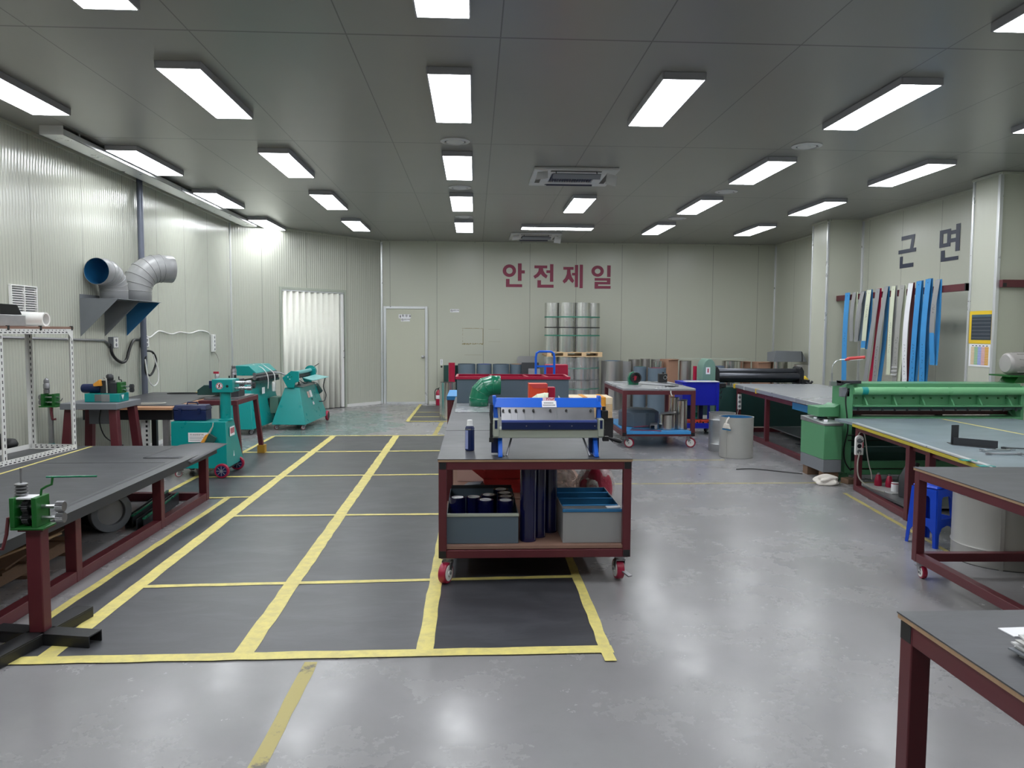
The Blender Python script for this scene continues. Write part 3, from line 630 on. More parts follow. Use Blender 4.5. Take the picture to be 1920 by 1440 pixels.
letter([R(1742, 1797, 135, 315), [(1547, 333), (1795, 333), (1795, 432), (1603, 432), (1603, 455), (1800, 455), (1800, 498), (1547, 498), (1547, 392), (1740, 392), (1740, 375), (1547, 375)]], [(1592, 227, 97, 87, 45, 40)])
SR = thing('wall_slogan', 'large navy Korean slogan of two characters on the right wall', 'wall lettering', (6.578, 11.0, 2.8))
def letter2(polys, Y0, dY, Z0, dZ):
    m = MB()
    for P in polys: m.prism([(-0.004, Y0 - u*dY - 11.0, Z0 - v*dZ - 2.8) for u, v in P], (0.003, 0, 0))
    m.build('letter', 'signnavy', SR)
letter2([[(.15, 0), (.92, 0), (.84, .42), (1, .42), (1, .54), (0, .54), (0, .42), (.66, .42), (.73, .125), (.15, .125)], [(.1, .63), (.26, .63), (.26, .87), (.88, .87), (.88, 1), (.1, 1)]], 11.755, 0.475, 3.065, 0.485)
Q = lambda a, b, c, d: [(a, c), (b, c), (b, d), (a, d)]
letter2([Q(0, .17, 0, .58), Q(.17, .55, 0, .13), Q(.17, .55, .45, .58), Q(.38, .55, .13, .45), Q(.55, .8, .07, .2), Q(.55, .8, .33, .46), Q(.8, 1, -.11, .77),
         [(.1, .68), (.28, .68), (.28, .93), (.95, .93), (.95, 1.05), (.1, 1.05)]], 10.70, 0.46, 3.03, 0.42)
# small printed signs
def plate_sign(loc, w, h, label, lines, name='wall_sign', rz=0.0):
    t = thing(name, label, 'sign', loc, rz)
    m = MB(); m.box(-w/2, w/2, -0.004, 0, -h/2, h/2); m.build('sign_plate', 'paper', t, 0.001)
    for txt, sz, dx, dz, mt in lines: text_mesh('sign_text', txt, sz, mt, t, (dx, -0.0046, dz), bold=sz*0.015)
    return t
s1 = plate_sign((-1.495, 16.642, 1.885), 0.26, 0.085, 'upper white sign on the steel door with a small figure pictogram', [('화 장 실', 0.06, 0.035, 0.008, 'ink')])
m = MB(); m.cyl((-0.095, -0.0046, 0.022), (-0.095, -0.005, 0.022), 0.009, 12); m.prism([(-0.107, -0.0046, 0.01), (-0.083, -0.0046, 0.01), (-0.088, -0.0046, -0.03), (-0.102, -0.0046, -0.03)], (0, -0.0004, 0)); m.build('pictogram', 'ink', s1)
for loc, lb in (((-1.482, 16.641, 1.81), 'lower white sign on the steel door reading non-smoking area'), ((-0.43, 16.669, 2.012), 'small white non-smoking sign on the back wall right of the door')):
    s1 = plate_sign(loc, 0.19, 0.068, lb, [('금연구역', 0.034, 0.028, 0.004, 'ink')])
    m = MB(); n = 24; c = (-0.062, -0.0046, 0.002)
    A = lambda r, y: [(c[0]+r*math.cos(2*PI*k/n), y, c[2]+r*math.sin(2*PI*k/n)) for k in range(n)]
    m.rings([A(0.024, -0.0046), A(0.024, -0.005), A(0.018, -0.005), A(0.018, -0.0046)], False, True)
    m.bar((c[0]-0.016, -0.0048, 0.018), (c[0]+0.016, -0.0048, -0.014), 0.005, 0.0005, (0, -1, 0)); m.bar((c[0]-0.012, -0.0048, 0.0), (c[0]+0.014, -0.0048, 0.0), 0.005, 0.0005, (0, -1, 0)); m.build('no_smoking_symbol', 'ink', s1)
t = plate_sign((-0.712, 16.669, 0.905), 0.052, 0.12, 'narrow upright white sign above the fire extinguisher', [('소', 0.03, 0, 0.038, 'ink'), ('화', 0.03, 0, 0.0, 'ink'), ('기', 0.03, 0, -0.038, 'ink')])
m = MB(); m.cyl((0, -0.002, -0.10), (0, -0.004, -0.10), 0.022, 20); m.build('round_marker', 'ink', t)

# ================================================================== LEFT SIDE
def rot2(x, y, a): return (x*math.cos(a)-y*math.sin(a), x*math.sin(a)+y*math.cos(a))
# long low worktable
T = thing('worktable', 'long low maroon worktable with a dark rubber top along the left', 'worktable', (-2.47, 2.3, 0))
frame_table(T, -1.78, 0, 0, 4.92, 0.50, 'rubber', 0.07, 0.02, 0.0, [0.035, 1.15, 2.56, 3.86, 4.885], top_over=0.012)
m = MB(); m.prism([(0.015, -0.015, 0.496), (-0.03, -0.015, 0.503), (-0.03, -0.015, 0.501), (0.01, -0.015, 0.49)], (0, 4.95, 0)); m.prism([(0.015, -0.015, 0.502), (0.07, -0.015, 0.490), (0.075, -0.015, 0.43), (0.07, -0.015, 0.43), (0.064, -0.015, 0.483), (0.012, -0.015, 0.494)], (0, 4.95, 0)); m.build('edge_strip', 'dark', T)
m = MB(); g = []        # rubber sheet curling over the far corner
nx, ny = 14, 8
for j in range(ny+1):
    row = []
    for i in range(nx+1):
        u, v = i/nx, j/ny; x = -0.30 + 0.40*u + 0.03*v; y = 4.22 + 0.74*v + 0.10*u*v
        z = 0.506 + 0.012*v*math.sin(PI*min(1, u*1.1)) - max(0, u-0.66)**2*0.35*(1.1-v)
        row.append(m.bm.verts.new((x, y, z)))
    g.append(row)
for j in range(ny):
    for i in range(nx): m.bm.faces.new((g[j][i], g[j][i+1], g[j+1][i+1], g[j+1][i]))
o = m.build('curled_sheet', 'rubber', T, 0, 80); sd = o.modifiers.new('solid', 'SOLIDIFY'); sd.thickness = 0.004
m = MB(); m.box(-1.78, -0.02, 4.0, 4.004, 0.5, 0.5012); m.build('sheet_joint', 'black', T)
m = MB(); m.box(-1.06, -1.035, 2.2, 4.9, 0.5002, 0.5012); o = m.build('yellow_line', 'tape', T)

# white slotted-angle rack on the table
RK = thing('slotted_angle_rack', 'white slotted-angle rack standing on the long left worktable', 'rack', (-3.57, 7.04, 0.502), -0.11)
def slots(p, q, nrm, parent, pitch=0.05, ln=0.026, wd=0.008):
    m = MB(); p, q = Vector(p), Vector(q); d = (q-p).normalized(); n = int((q-p).length/pitch); nr = Vector(nrm)
    for i in range(n):
        a = p + d*(i+0.3)*pitch; m.bar(a, a+d*ln, wd, 0.0012, nr)
    return m.build('slots', 'ink', parent)
ang = 0.042; hh = 1.075
for x, y, sx in ((0, 0, -1), (0, -0.87, -1), (0, -1.75, -1), (-0.42, 0, 1), (-0.42, -1.75, 1)):
    m = MB(); m.box(min(x, x+sx*ang), max(x, x+sx*ang), y-0.003, y, 0, hh); m.box(min(x, x+sx*.003), max(x, x+sx*.003), y-ang, y, 0, hh)
    po = m.build('post', 'white', RK)
    slots((x+sx*0.02, y-0.0036, 0.03), (x+sx*0.02, y-0.0036, hh-0.03), (0, -1, 0), po); slots((x-sx*0.0006, y-0.02, 0.03), (x-sx*0.0006, y-0.02, hh-0.03), (-sx, 0, 0), po)
for z in (0.0, hh-0.042):
    m = MB(); m.box(-0.003, 0.002, -1.75, 0, z, z+0.042); m.box(-0.04, 0, -1.75, 0, z, z+0.003); ra = m.build('side_rail', 'white', RK)
    slots((0.0026, -1.72, z+0.012), (0.0026, -0.02, z+0.012), (1, 0, 0), ra); slots((0.0026, -1.70, z+0.03), (0.0026, -0.02, z+0.03), (1, 0, 0), ra, 0.05, 0.008)
    m = MB(); m.box(-0.42, 0, -0.006, -0.003, z, z+0.042); m.box(-0.42, 0, -0.04, -0.003, z, z+0.003); ra = m.build('end_rail', 'white', RK)
    slots((-0.40, -0.0066, z+0.012), (-0.02, -0.0066, z+0.012), (0, -1, 0), ra); slots((-0.40, -0.0066, z+0.03), (-0.02, -0.0066, z+0.03), (0, -1, 0), ra, 0.05, 0.012)
    m = MB(); m.box(-0.422, -0.417, -1.75, 0, z, z+0.042); m.build('side_rail', 'white', RK)
m = MB(); m.prism([(0.003, -0.01, hh), (0.003, -0.11, hh), (0.003, -0.01, hh-0.11)], (0.002, 0, 0)); m.build('gusset', 'white', RK)
m = MB(); m.box(-0.42, 0.004, -1.76, 0.004, hh, hh+0.02); m.build('shelf_board', 'shelfwood', RK)
for y in (-0.01, -0.42, -0.80): m = MB(); m.box(-0.01, 0.008, y-0.02, y, hh-0.012, hh+0.026); m.build('corner_clip', 'black', RK)
zt = 0.502+hh+0.0215
def on_rack(u, v): x, y = rot2(u, v, -0.11); return (-3.57+x, 7.04+y, zt)
m = MB(); m.box(-0.18, 0, -0.35, 0, 0, 0.095); solo(m, 'storage_box', 'galv', 'grey metal box on top of the white slotted rack', 'box', on_rack(-0.23, -0.28), -0.11, None, 0.004)
m = MB(); m.prism([(-0.19, 0, 0.0), (0.0, 0, 0.0), (-0.04, 0, 0.085), (-0.19, 0, 0.095)], (0, 0.006, 0)); solo(m, 'sheet_offcut', 'black', 'black sheet offcut leaning on the grey box atop the rack', 'sheet', (on_rack(-0.23, -0.5)[0], on_rack(-0.23, -0.5)[1]+0.2, zt+0.097), -0.1)
m = MB(); c = on_rack(-0.24, -0.14); n = 28
RR = lambda r, x: [(x, r*math.cos(2*PI*k/n), 0.062+r*math.sin(2*PI*k/n)) for k in range(n)]
m.rings([RR(0.06, -0.13), RR(0.06, 0.09), RR(0.046, 0.09), RR(0.046, -0.13)], False, True); m.box(-0.1, 0.12, -0.075, 0.0, 0.0, 0.004)
solo(m, 'foam_roll', 'white', 'white foam sheet roll lying on top of the slotted rack', 'roll', c, -0.05)

# things lying on the long table
m = MB(); m.rings([[Vector((x, 0.08*math.cos(a)*s, 0.055+0.055*math.sin(a)*s)) for a in [2*PI*k/12 for k in range(12)]] for x, s in ((-0.14, .25), (-0.1, .75), (-0.02, .8), (0.02, 1.0), (0.06, .9), (0.09, .3))])
m.rings([[Vector((x, 0.05*math.cos(a)*s, 0.10+0.05*math.sin(a)*s)) for a in [2*PI*k/10 for k in range(10)]] for x, s in ((-0.12, .5), (-0.06, 1.1), (-0.01, .8), (0.0, .2))])
solo(m, 'tool_bag', 'black', 'crumpled black bag at the wall end of the long table', 'bag', (-4.13, 6.95, 0.5025), 0.1, None, 0, 60)
m = MB(); m.tube([Vector((0.14*math.cos(a), 0.10*math.sin(a), 0.02+0.05*a/9)) for a in [0.3*i for i in range(42)]], 0.008, 6)
solo(m, 'cable_coil', 'royal', 'coil of blue cable on the long table inside the rack', 'cable', (-4.16, 5.75, 0.507))
m = MB(); m.box(-0.18, 0.06, -0.13, 0.13, 0, 0.14); solo(m, 'carton', 'cardboard', 'brown carton on the long table under the rack', 'box', (-3.88, 5.95, 0.5065), 0, None, 0.004)

# pallet, coil and channels under the table
P = thing('pallet', 'weathered wooden pallet lying under the long left table', 'pallet', (-3.32, 4.95, 0), PI/2)
for y in (-0.42, 0.0, 0.42):
    m = MB(); m.box(-0.55, 0.55, y-0.045, y+0.045, 0.022, 0.10); m.build('stringer', 'oldwood', P)
for x in (-0.5, -0.25, 0, 0.25, 0.5):
    m = MB(); m.box(x-0.045, x+0.045, -0.5, 0.5, 0.10, 0.115); m.build('deck_board', 'oldwood', P)
for x in (-0.5, 0, 0.5):
    m = MB(); m.box(x-0.045, x+0.045, -0.5, 0.5, 0, 0.022); m.build('bottom_board', 'oldwood', P)
m = MB(); m.box(-0.45, 0.40, -0.45, 0.55, 0, 0.012); solo(m, 'board', 'oldwood', 'thin brown board lying on the pallet under the long table', 'board', (-3.3, 5.1, 0.1165), 0.15)
m = MB(); m.bar((0, 0, 0), (0.1, 0.75, 0.0), 0.02, 0.012); solo(m, 'wood_strip', 'pine', 'pale wooden strip lying on the board under the table', 'strip', (-3.02, 4.75, 0.136))
t = thing('hose_coil', 'thick black roll with a grey rimmed end under the long table', 'roll', (-2.86, 6.08, 0.158), 2.45)
m = MB(); m.lathe([(0.15, 0), (0.15, 0.28), (0.13, 0.30), (0.145, 0.34), (0.145, 0.62), (0.12, 0.66)], (0, 0, 0), 32, 'X'); m.build('wound_body', 'cable', t)
n = 36; RR = lambda r, x: [(x, r*math.cos(2*PI*k/n), r*math.sin(2*PI*k/n)) for k in range(n)]
m = MB(); m.rings([RR(0.158, 0.0), RR(0.158, -0.06), RR(0.105, -0.06), RR(0.105, 0.0)], False, True); m.build('rim', 'boxgrey', t, 0.004)
m = MB(); m.cyl((-0.03, 0, 0), (-0.005, 0, 0), 0.103, 32); m.build('end_disc', 'greysheet', t)
for i, (x, y, a, lb) in enumerate(((-2.67, 6.62, 0.10, 'dark channel with a green edge, nearer the table rail'), (-2.80, 6.72, 0.10, 'dark channel with a green edge, farther from the table rail'))):
    t = thing('steel_channel', lb, 'steel channel', (x, y, 0), a)
    m = MB(); m.box(-0.03, 0.03, -0.55, 0.42, 0, 0.008); m.box(0.022, 0.03, -0.55, 0.42, 0, 0.09); m.box(-0.03, -0.022, -0.55, 0.42, 0, 0.09); m.build('channel', 'dark', t)
    m = MB(); m.box(0.018, 0.034, -0.55, 0.42, 0.09, 0.102); m.build('green_edge', 'ductgreen', t)

# hand beading machine on a post with a cross foot, front left
S = thing('machine_stand', 'maroon post on a black channel cross foot, at the front left', 'stand', (-2.185, 3.90, 0.0055))
m = MB(); m.box(-0.037, 0.037, -0.037, 0.037, 0.055, 0.575); m.build('post', 'maroon', S, 0.005)
m = MB(); m.box(-0.06, 0.06, -0.06, 0.06, 0.575, 0.585); m.build('top_plate', 'maroon', S)
def chan(a, L):
    m = MB(); c, s = math.cos(a), math.sin(a); T = lambda u, v, z: (u*c-v*s, u*s+v*c, z)
    for v0, v1, z0, z1 in ((-0.05, 0.05, 0.05, 0.058), (-0.05, -0.042, 0, 0.05), (0.042, 0.05, 0, 0.05)):
        m.hexa([T(0.03, v0, z0), T(L, v0, z0), T(L, v1, z0), T(0.03, v1, z0), T(0.03, v0, z1), T(L, v0, z1), T(L, v1, z1), T(0.03, v1, z1)])
    m.build('foot_arm', 'black', S, 0.002)
for a, L in ((-0.18, 0.30), (1.42, 0.34), (2.95, 0.255), (-1.75, 0.32)): chan(a, L)
B = thing('beading_machine', 'green hand-cranked beading machine on the maroon post at front left', 'beading machine', (-2.185, 3.87, 0.592))
m = MB(); m.box(-0.085, 0.075, -0.05, 0.07, 0, 0.012); m.build('base_plate', 'dkgreen', B, 0.003)
for x0, x1 in ((-0.085, -0.062), (0.02, 0.045)):
    m = MB(); m.box(x0, x1, -0.05, 0.07, 0.012, 0.16); m.build('side_plate', 'dkgreen', B, 0.003)
m = MB(); m.box(-0.085, 0.045, 0.058, 0.07, 0.012, 0.12); m.build('rear_plate', 'dkgreen', B)
m = MB(); m.box(-0.062, 0.02, -0.03, 0.05, 0.15, 0.158); m.build('maker_plate', 'paper', B)
def gear(c, r, w, n=18):
    rs = []
    for h in (-w/2, w/2): rs.append([(c[0]+h, c[1]+(r if k % 2 else r*0.86)*math.cos(2*PI*k/(2*n)), c[2]+(r if k % 2 else r*0.86)*math.sin(2*PI*k/(2*n))) for k in range(2*n)])
    return MB().rings(rs)
for z in (0.052, 0.108):
    gear((-0.025, 0, z), 0.034, 0.03).build('gear', 'black', B)
    m = MB(); m.cyl((-0.07, 0, z), (0.125, 0, z), 0.010, 14); m.build('shaft', 'steel', B)
    gear((0.135, 0, z), 0.027, 0.036, 20).build('forming_roll', 'oldsteel', B)
m = MB(); m.tube([(0.03, 0.02, 0.16), (0.035, 0.02, 0.19), (0.06, 0.02, 0.205), (0.085, 0.02, 0.215), (0.09, 0.02, 0.25)], 0.006, 8); m.build('adjusting_crank', 'dkgreen', B)
m = MB(); m.cyl((0.06, 0.02, 0.252), (0.30, 0.03, 0.253), 0.005, 10); m.build('crank_rod', 'ductgreen', B)
m = MB(); m.tube([(-0.09, 0.0, 0.052), (-0.12, 0.0, 0.05), (-0.125, -0.01, -0.03), (-0.14, -0.02, -0.10), (-0.20, -0.02, -0.10)], 0.009, 8); m.build('hand_crank', 'maroon', B)
t = thing('roll_set', 'stack of steel forming rolls on a rod beside the green beading machine', 'forming rolls', (-2.245, 3.885, 0.754))
m = MB()
for i in range(4): m.lathe([(0.02, i*0.016), (0.03, i*0.016+0.003), (0.03, i*0.016+0.010), (0.02, i*0.016+0.014)], (0, 0, 0), 24)
m.build('roll_stack', 'oldsteel', t)
m = MB(); m.cyl((0, 0, 0.05), (0, 0, 0.135), 0.005, 10); m.build('rod', 'oldsteel', t)

# ------------------------------------------------------------------ near teal machine on wheels
N = thing('flanging_machine', 'teal wheeled forming machine nearest the long table, with a square head', 'forming machine', (-2.92, 8.5, 0.0055))
m = MB(); m.hexa([(-0.285, -0.27, 0.10), (0.295, -0.27, 0.10), (0.29, 0.34, 0.10), (-0.285, 0.34, 0.10), (-0.28, -0.27, 0.60), (0.29, -0.27, 0.60), (0.285, 0.02, 0.60), (-0.28, 0.02, 0.60)]); m.build('cabinet', 'teal', N, 0.006)
m = MB(); m.cyl((0.245, -0.12, 0.60), (0.245, -0.12, 0.905), 0.056, 24); m.lathe([(0.075, 0.60), (0.075, 0.612), (0.056, 0.62)], (0.245, -0.12, 0), 24); m.build('column', 'teal', N)
m = MB(); m.box(0.13, 0.345, -0.20, 0.05, 0.905, 1.045); hd = m.build('head', 'teal', N, 0.005)
m = MB(); m.cyl((0.21, -0.201, 0.975), (0.21, -0.204, 0.975), 0.036, 28); m.build('warning_disc', 'paper', hd)
m = MB(); n = 28; A = lambda r, y: [(0.21+r*math.cos(2*PI*k/n), y, 0.975+r*math.sin(2*PI*k/n)) for k in range(n)]
m.rings([A(0.034, -0.2042), A(0.034, -0.205), A(0.028, -0.205), A(0.028, -0.2042)], False, True); m.bar((0.188, -0.2047, 0.995), (0.232, -0.2047, 0.955), 0.006, 0.0008, (0, -1, 0)); m.build('prohibition_ring', 'redink', hd)
m = MB(); m.bar((0.205, -0.2045, 0.953), (0.215, -0.2045, 0.996), 0.013, 0.0008, (0, -1, 0)); m.build('pictogram', 'ink', hd)
m = MB(); m.cyl((0.292, -0.201, 0.972), (0.292, -0.204, 0.972), 0.014, 16); m.build('shaft_hole', 'black', hd)
for x, z in ((0.14, 1.035), (0.14, 0.915), (0.335, 1.035), (0.335, 0.915), (0.14, 0.975)):
    pass
m = MB()
for z in (1.005, 0.945): m.cyl((0.345, -0.10, z), (0.50, -0.10, z), 0.017, 18); m.cyl((0.47, -0.10, z), (0.52, -0.10, z), 0.024, 18)
m.build('roll_shaft', 'steel', N)
t_ = MB(); t_.box(-0.10, 0.105, -0.276, -0.271, 0.385, 0.485); lb = t_.build('label_plate', 'paper', N, 0.001)
text_mesh('label_text', '주) 동양종합기계', 0.020, 'ink', lb, (-0.01, -0.2768, 0.462)); text_mesh('label_text', '제작 02-1234', 0.001, 'ink', lb, (0, -0.2768, 0.44))
m = MB()
for i in range(3): m.box(-0.085, 0.06-0.02*i, -0.2768, -0.2762, 0.436-i*0.016, 0.440-i*0.016)
m.build('fine_print', 'greyprint', lb)
m = MB(); m.prism([(0.298, -0.16, 0.43), (0.298, 0.0, 0.43), (0.296, 0.0, 0.53), (0.296, -0.16, 0.53)], (0.002, 0, 0)); lb = m.build('side_label', 'paper', N)
m = MB()
for i in range(3): m.box(0.2985, 0.3005, -0.14+0.045*i, -0.11+0.045*i, 0.455, 0.515)
m.build('label_print', 'redink', lb)
m = MB(); m.prism([(0.2975, -0.05, 0.20), (0.2975, -0.02, 0.20), (0.2965, -0.035, 0.26)], (0.002, 0, 0)); m.build('arrow_mark', 'paper', N)
for x, y in ((0.245, -0.28), (0.255, 0.22)):
    wm = wheel_bm((x, y, 0.078), 0.078, 0.04, 'Y'); wo = wm.build('wheel', 'rubberred', N)
    m = MB(); m.cyl((x, y-0.022, 0.078), (x, y+0.022, 0.078), 0.057, 24); m.build('hub', 'navy', wo)
    m = MB()
    for k in range(8): a = PI*k/4; m.bar((x+0.014*math.cos(a), y-0.024, 0.078+0.014*math.sin(a)), (x+0.052*math.cos(a), y-0.024, 0.078+0.052*math.sin(a)), 0.006, 0.004, (0, -1, 0))
    m.cyl((x, y-0.028, 0.078), (x, y-0.022, 0.078), 0.014, 14); m.build('spoke', 'wheelgrey', wo)
m = MB(); m.cyl((0.25, -0.28, 0.078), (0.255, 0.22, 0.078), 0.012, 10); m.build('axle', 'dark', N)
castor(N, -0.22, -0.2, 0.10, 0.036, 0.026, 0.5, 0.07); castor(N, -0.22, 0.2, 0.10, 0.036, 0.026, 0.3, 0.07)
# switch pendant hanging on it
t = thing('pendant_switch', 'amber and black pendant switch hanging on the near teal machine', 'switch', (-2.815, 8.20, 0.47))
m = MB(); m.prism([(-0.012, 0, 0.0), (0.03, 0, 0.02), (-0.03, 0, -0.10), (-0.065, 0, -0.085)], (0, -0.035, 0)); m.build('amber_cover', 'amber', t, 0.006)
m = MB(); m.prism([(0.03, 0.01, 0.02), (0.105, 0.01, -0.03), (0.06, 0.01, -0.10), (-0.05, 0.01, -0.095), (-0.012, 0.01, 0.0)], (0, -0.035, 0)); m.build('black_body', 'bluegreen', t, 0.004)
m = MB(); m.tube([(0.02, -0.01, 0.01), (0.04, -0.005, 0.05), (0.06, 0.0, 0.09), (0.065, 0.0, 0.13)], [0.012, 0.010, 0.006, 0.005], 8); m.build('cord', 'cableg', t)
# navy toolbox on top
t = thing('toolbox', 'navy toolbox on top of the near teal machine', 'toolbox', (-3.03, 8.40, 0.607))
m = MB(); m.box(-0.17, 0.17, -0.09, 0.09, 0, 0.115); m.build('tray_body', 'navy', t, 0.008)
m = MB(); m.hexa([(-0.178, -0.098, 0.115), (0.178, -0.098, 0.115), (0.178, 0.098, 0.115), (-0.178, 0.098, 0.115), (-0.16, -0.08, 0.165), (0.16, -0.08, 0.165), (0.16, 0.08, 0.165), (-0.16, 0.08, 0.165)]); m.build('lid', 'navy', t, 0.006)
m = MB(); m.tube([(-0.06, 0, 0.16), (-0.05, 0, 0.19), (0.05, 0, 0.19), (0.06, 0, 0.16)], 0.008, 8); m.build('handle', 'navy', t)
for x in (-0.1, 0.1):
    m = MB(); m.box(x-0.015, x+0.015, -0.106, -0.096, 0.085, 0.135); m.build('latch', 'navy', t)

# ------------------------------------------------------------------ bench with roller machine by the left wall
BT = thing('machine_table', 'grey topped stand on splayed maroon legs by the left wall', 'stand', (-3.77, 7.95, 0))
def splay_legs(t, a, b, zt, da, db, tube=0.06, mat='maroon', foot=None, z0=0.0):
    for sx in (-1, 1):
        for sy in (-1, 1):
            m = MB(); m.bar((sx*(a+da), sy*(b+db), z0), (sx*a, sy*b, zt), tube, tube, (0, 1, 0)); m.build('leg', mat, t, 0.003)
splay_legs(BT, 0.21, 0.20, 0.80, 0.06, 0.06, 0.075)
m = MB(); m.box(-0.27, 0.27, -0.28, 0.28, 0.79, 0.85); m.build('top', 'boxgrey', BT, 0.004)
m = MB(); m.prism([(-0.12, -0.02, 0.79), (0.12, -0.02, 0.79), (0.10, -0.02, 0.62), (-0.12, -0.02, 0.62)], (0, 0.16, 0)); m.build('under_box', 'boxgrey', BT)
m = MB(); m.tube([(0.04, -0.1, 0.79), (0.02, -0.1, 0.65), (0.06, -0.08, 0.5), (0.16, -0.05, 0.42), (0.2, 0, 0.40)], 0.006, 6, True, 4); m.build('loose_cable', 'cable', BT)
RM = thing('beading_machine', 'motor-driven beading machine on the grey topped stand by the left wall', 'beading machine', (-3.70, 7.92, 0.8515))
m = MB(); m.box(-0.17, 0.165, -0.11, 0.11, 0, 0.085); bo = m.build('base_box', 'teal', RM, 0.004)
m = MB(); m.box(-0.07, -0.005, -0.1125, -0.110, 0.008, 0.078); m.build('spec_plate', 'oldsteel', bo)
m = MB(); m.box(-0.005, 0.075, -0.1125, -0.110, 0.004, 0.08); m.build('socket_panel', 'galv', bo)
m = MB(); m.prism([(0.166, -0.06, 0.07), (0.166, 0.0, 0.07), (0.166, -0.03, 0.02)], (0.001, 0, 0)); m.build('warning_triangle', 'paper', bo)
m = MB(); m.lathe([(0.04, -0.24), (0.046, -0.23), (0.046, -0.07), (0.04, -0.055)], (0, 0, 0.13), 22, 'X'); m.build('motor', 'navy', RM)
m = MB(); m.box(-0.04, 0.06, -0.05, 0.05, 0.085, 0.21); m.lathe([(0.03, 0.21), (0.036, 0.22), (0.034, 0.26), (0.02, 0.275)], (0.03, 0, 0), 16); m.build('gearbox', 'dark', RM)
m = MB(); m.prism([(-0.095, -0.09, 0.18), (-0.03, -0.09, 0.225), (-0.02, -0.09, 0.16), (-0.09, -0.09, 0.155)], (0, 0.05, 0)); m.build('yellow_switch', 'amber', RM, 0.004)
m = MB(); m.box(0.06, 0.125, -0.07, 0.07, 0.085, 0.19); m.build('housing', 'dark', RM, 0.003)
m = MB(); m.box(0.125, 0.165, -0.06, 0.06, 0.085, 0.195); m.build('end_frame', 'dkgreen', RM, 0.003)
for z in (0.115, 0.15):
    m = MB(); m.cyl((0.165, 0, z), (0.23, 0, z), 0.008, 12); m.build('shaft', 'steel', RM)
    gear((0.245, 0, z), 0.024, 0.032, 16).build('forming_roll', 'dark', RM)
m = MB(); m.tube([(0.145, 0, 0.195), (0.145, 0, 0.215), (0.12, 0, 0.22), (0.12, 0, 0.25)], 0.006, 8); m.build('adjusting_crank', 'black', RM)
m = MB(); m.tube([(0.0, -0.06, 0.24), (0.03, -0.08, 0.23), (0.04, -0.09, 0.15), (0.04, -0.09, 0.09)], 0.007, 8, True, 4); m.build('flex_hose', 'cableg', RM)

# small green beading machine on its own pole near the wall
t = thing('machine_stand', 'slim grey pole with a teal foot near the left wall', 'stand', (-4.17, 7.75, 0))
m = MB(); m.lathe([(0.075, 0), (0.075, 0.012), (0.03, 0.02)], (0, 0, 0), 24); m.build('foot_plate', 'teal', t)
m = MB(); m.cyl((0, 0, 0.02), (0, 0, 0.81), 0.024, 14); m.build('pole', 'galv', t)
m = MB(); m.lathe([(0.026, 0.36), (0.034, 0.37), (0.034, 0.43), (0.026, 0.45)], (0, 0, 0), 14); m.build('collar', 'teal', t)
t = thing('beading_machine', 'small green beading machine on the slim pole seen through the rack', 'beading machine', (-4.17, 7.75, 0.8115))
m = MB(); m.box(-0.08, 0.09, -0.06, 0.06, 0, 0.012); m.build('base_plate', 'dkgreen', t)
for x in (-0.05, 0.055):
    m = MB(); m.box(x-0.012, x+0.012, -0.05, 0.05, 0.012, 0.13); m.build('side_plate', 'dkgreen', t)
m = MB(); m.box(-0.04, 0.045, 0.03, 0.05, 0.012, 0.12); m.build('rear_plate', 'dkgreen', t)
for z in (0.045, 0.095):
    gear((-0.085, -0.01, z), 0.026, 0.022, 14).build('forming_roll', 'oldsteel', t)
    m = MB(); m.cyl((-0.09, -0.01, z), (0.09, -0.01, z), 0.008, 10); m.build('shaft', 'steel', t)
m = MB(); m.tube([(0.09, -0.01, 0.06), (0.11, -0.01, 0.06), (0.125, -0.01, 0.085)], 0.005, 6); m.build('side_crank', 'oldsteel', t)
m = MB(); m.lathe([(0.02, 0.13), (0.028, 0.135), (0.028, 0.17), (0.022, 0.175), (0.03, 0.18), (0.03, 0.22), (0.022, 0.235), (0.026, 0.24), (0.024, 0.265), (0.004, 0.285)], (-0.03, 0, 0), 20); m.build('roll_tower', 'oldsteel', t)
m = MB(); m.tube([(0.03, -0.05, 0.0), (0.04, -0.06, -0.06), (0.05, -0.06, -0.12), (0.08, -0.06, -0.115)], 0.012, 8); m.build('hand_crank', 'maroon', t)

# wooden-topped desk by the wall
t = thing('workbench', 'wood-edged bench with a grey mat top against the left wall', 'bench', (-3.75, 9.3, 0))
m = MB(); m.box(-0.47, 0.51, -0.93, 1.0, 0.715, 0.745); m.build('bench_top', M('beech_edge', (196, 148, 112), 0.5, var=0.1), t, 0.003)
m = MB(); m.box(-0.47, 0.48, -0.80, 1.0, 0.745, 0.752); m.build('desk_mat', 'rubber', t)
m = MB(); m.box(-0.46, 0.48, -0.85, -0.80, 0.60, 0.714); m.box(0.45, 0.49, -0.80, 0.95, 0.63, 0.714); m.build('apron', 'black', t)
for x, y in ((-0.42, -0.8), (0.4, -0.8), (-0.42, 0.9), (0.45, 0.9)):
    m = MB(); m.box(x-0.03, x+0.03, y-0.03, y+0.03, 0, 0.714); m.build('leg', 'galv' if x > 0 else 'black', t)
m = MB(); m.box(0.12, 0.20, -0.78, -0.74, 0, 0.6); po = m.build('slotted_post', 'white', t)
m = MB()
for i in range(11): m.box(0.17, 0.19, -0.783, -0.78, 0.06+0.05*i, 0.085+0.05*i)
m.build('slots', 'ink', po)
m = MB(); m.tube([(-0.25, -0.84, 0), (-0.1, -0.86, 0.005), (0.2, -0.82, 0.005), (0.32, -0.72, 0.008), (0.2, -0.68, 0.006), (-0.1, -0.72, 0.004), (-0.28, -0.78, 0.003), (-0.25, -0.84, 0.0)], 0.007, 6, True, 5)
solo(m, 'cable_loop', 'cableg', 'loop of grey cable lying on the wood-edged bench', 'cable', (-3.72, 9.35, 0.76))
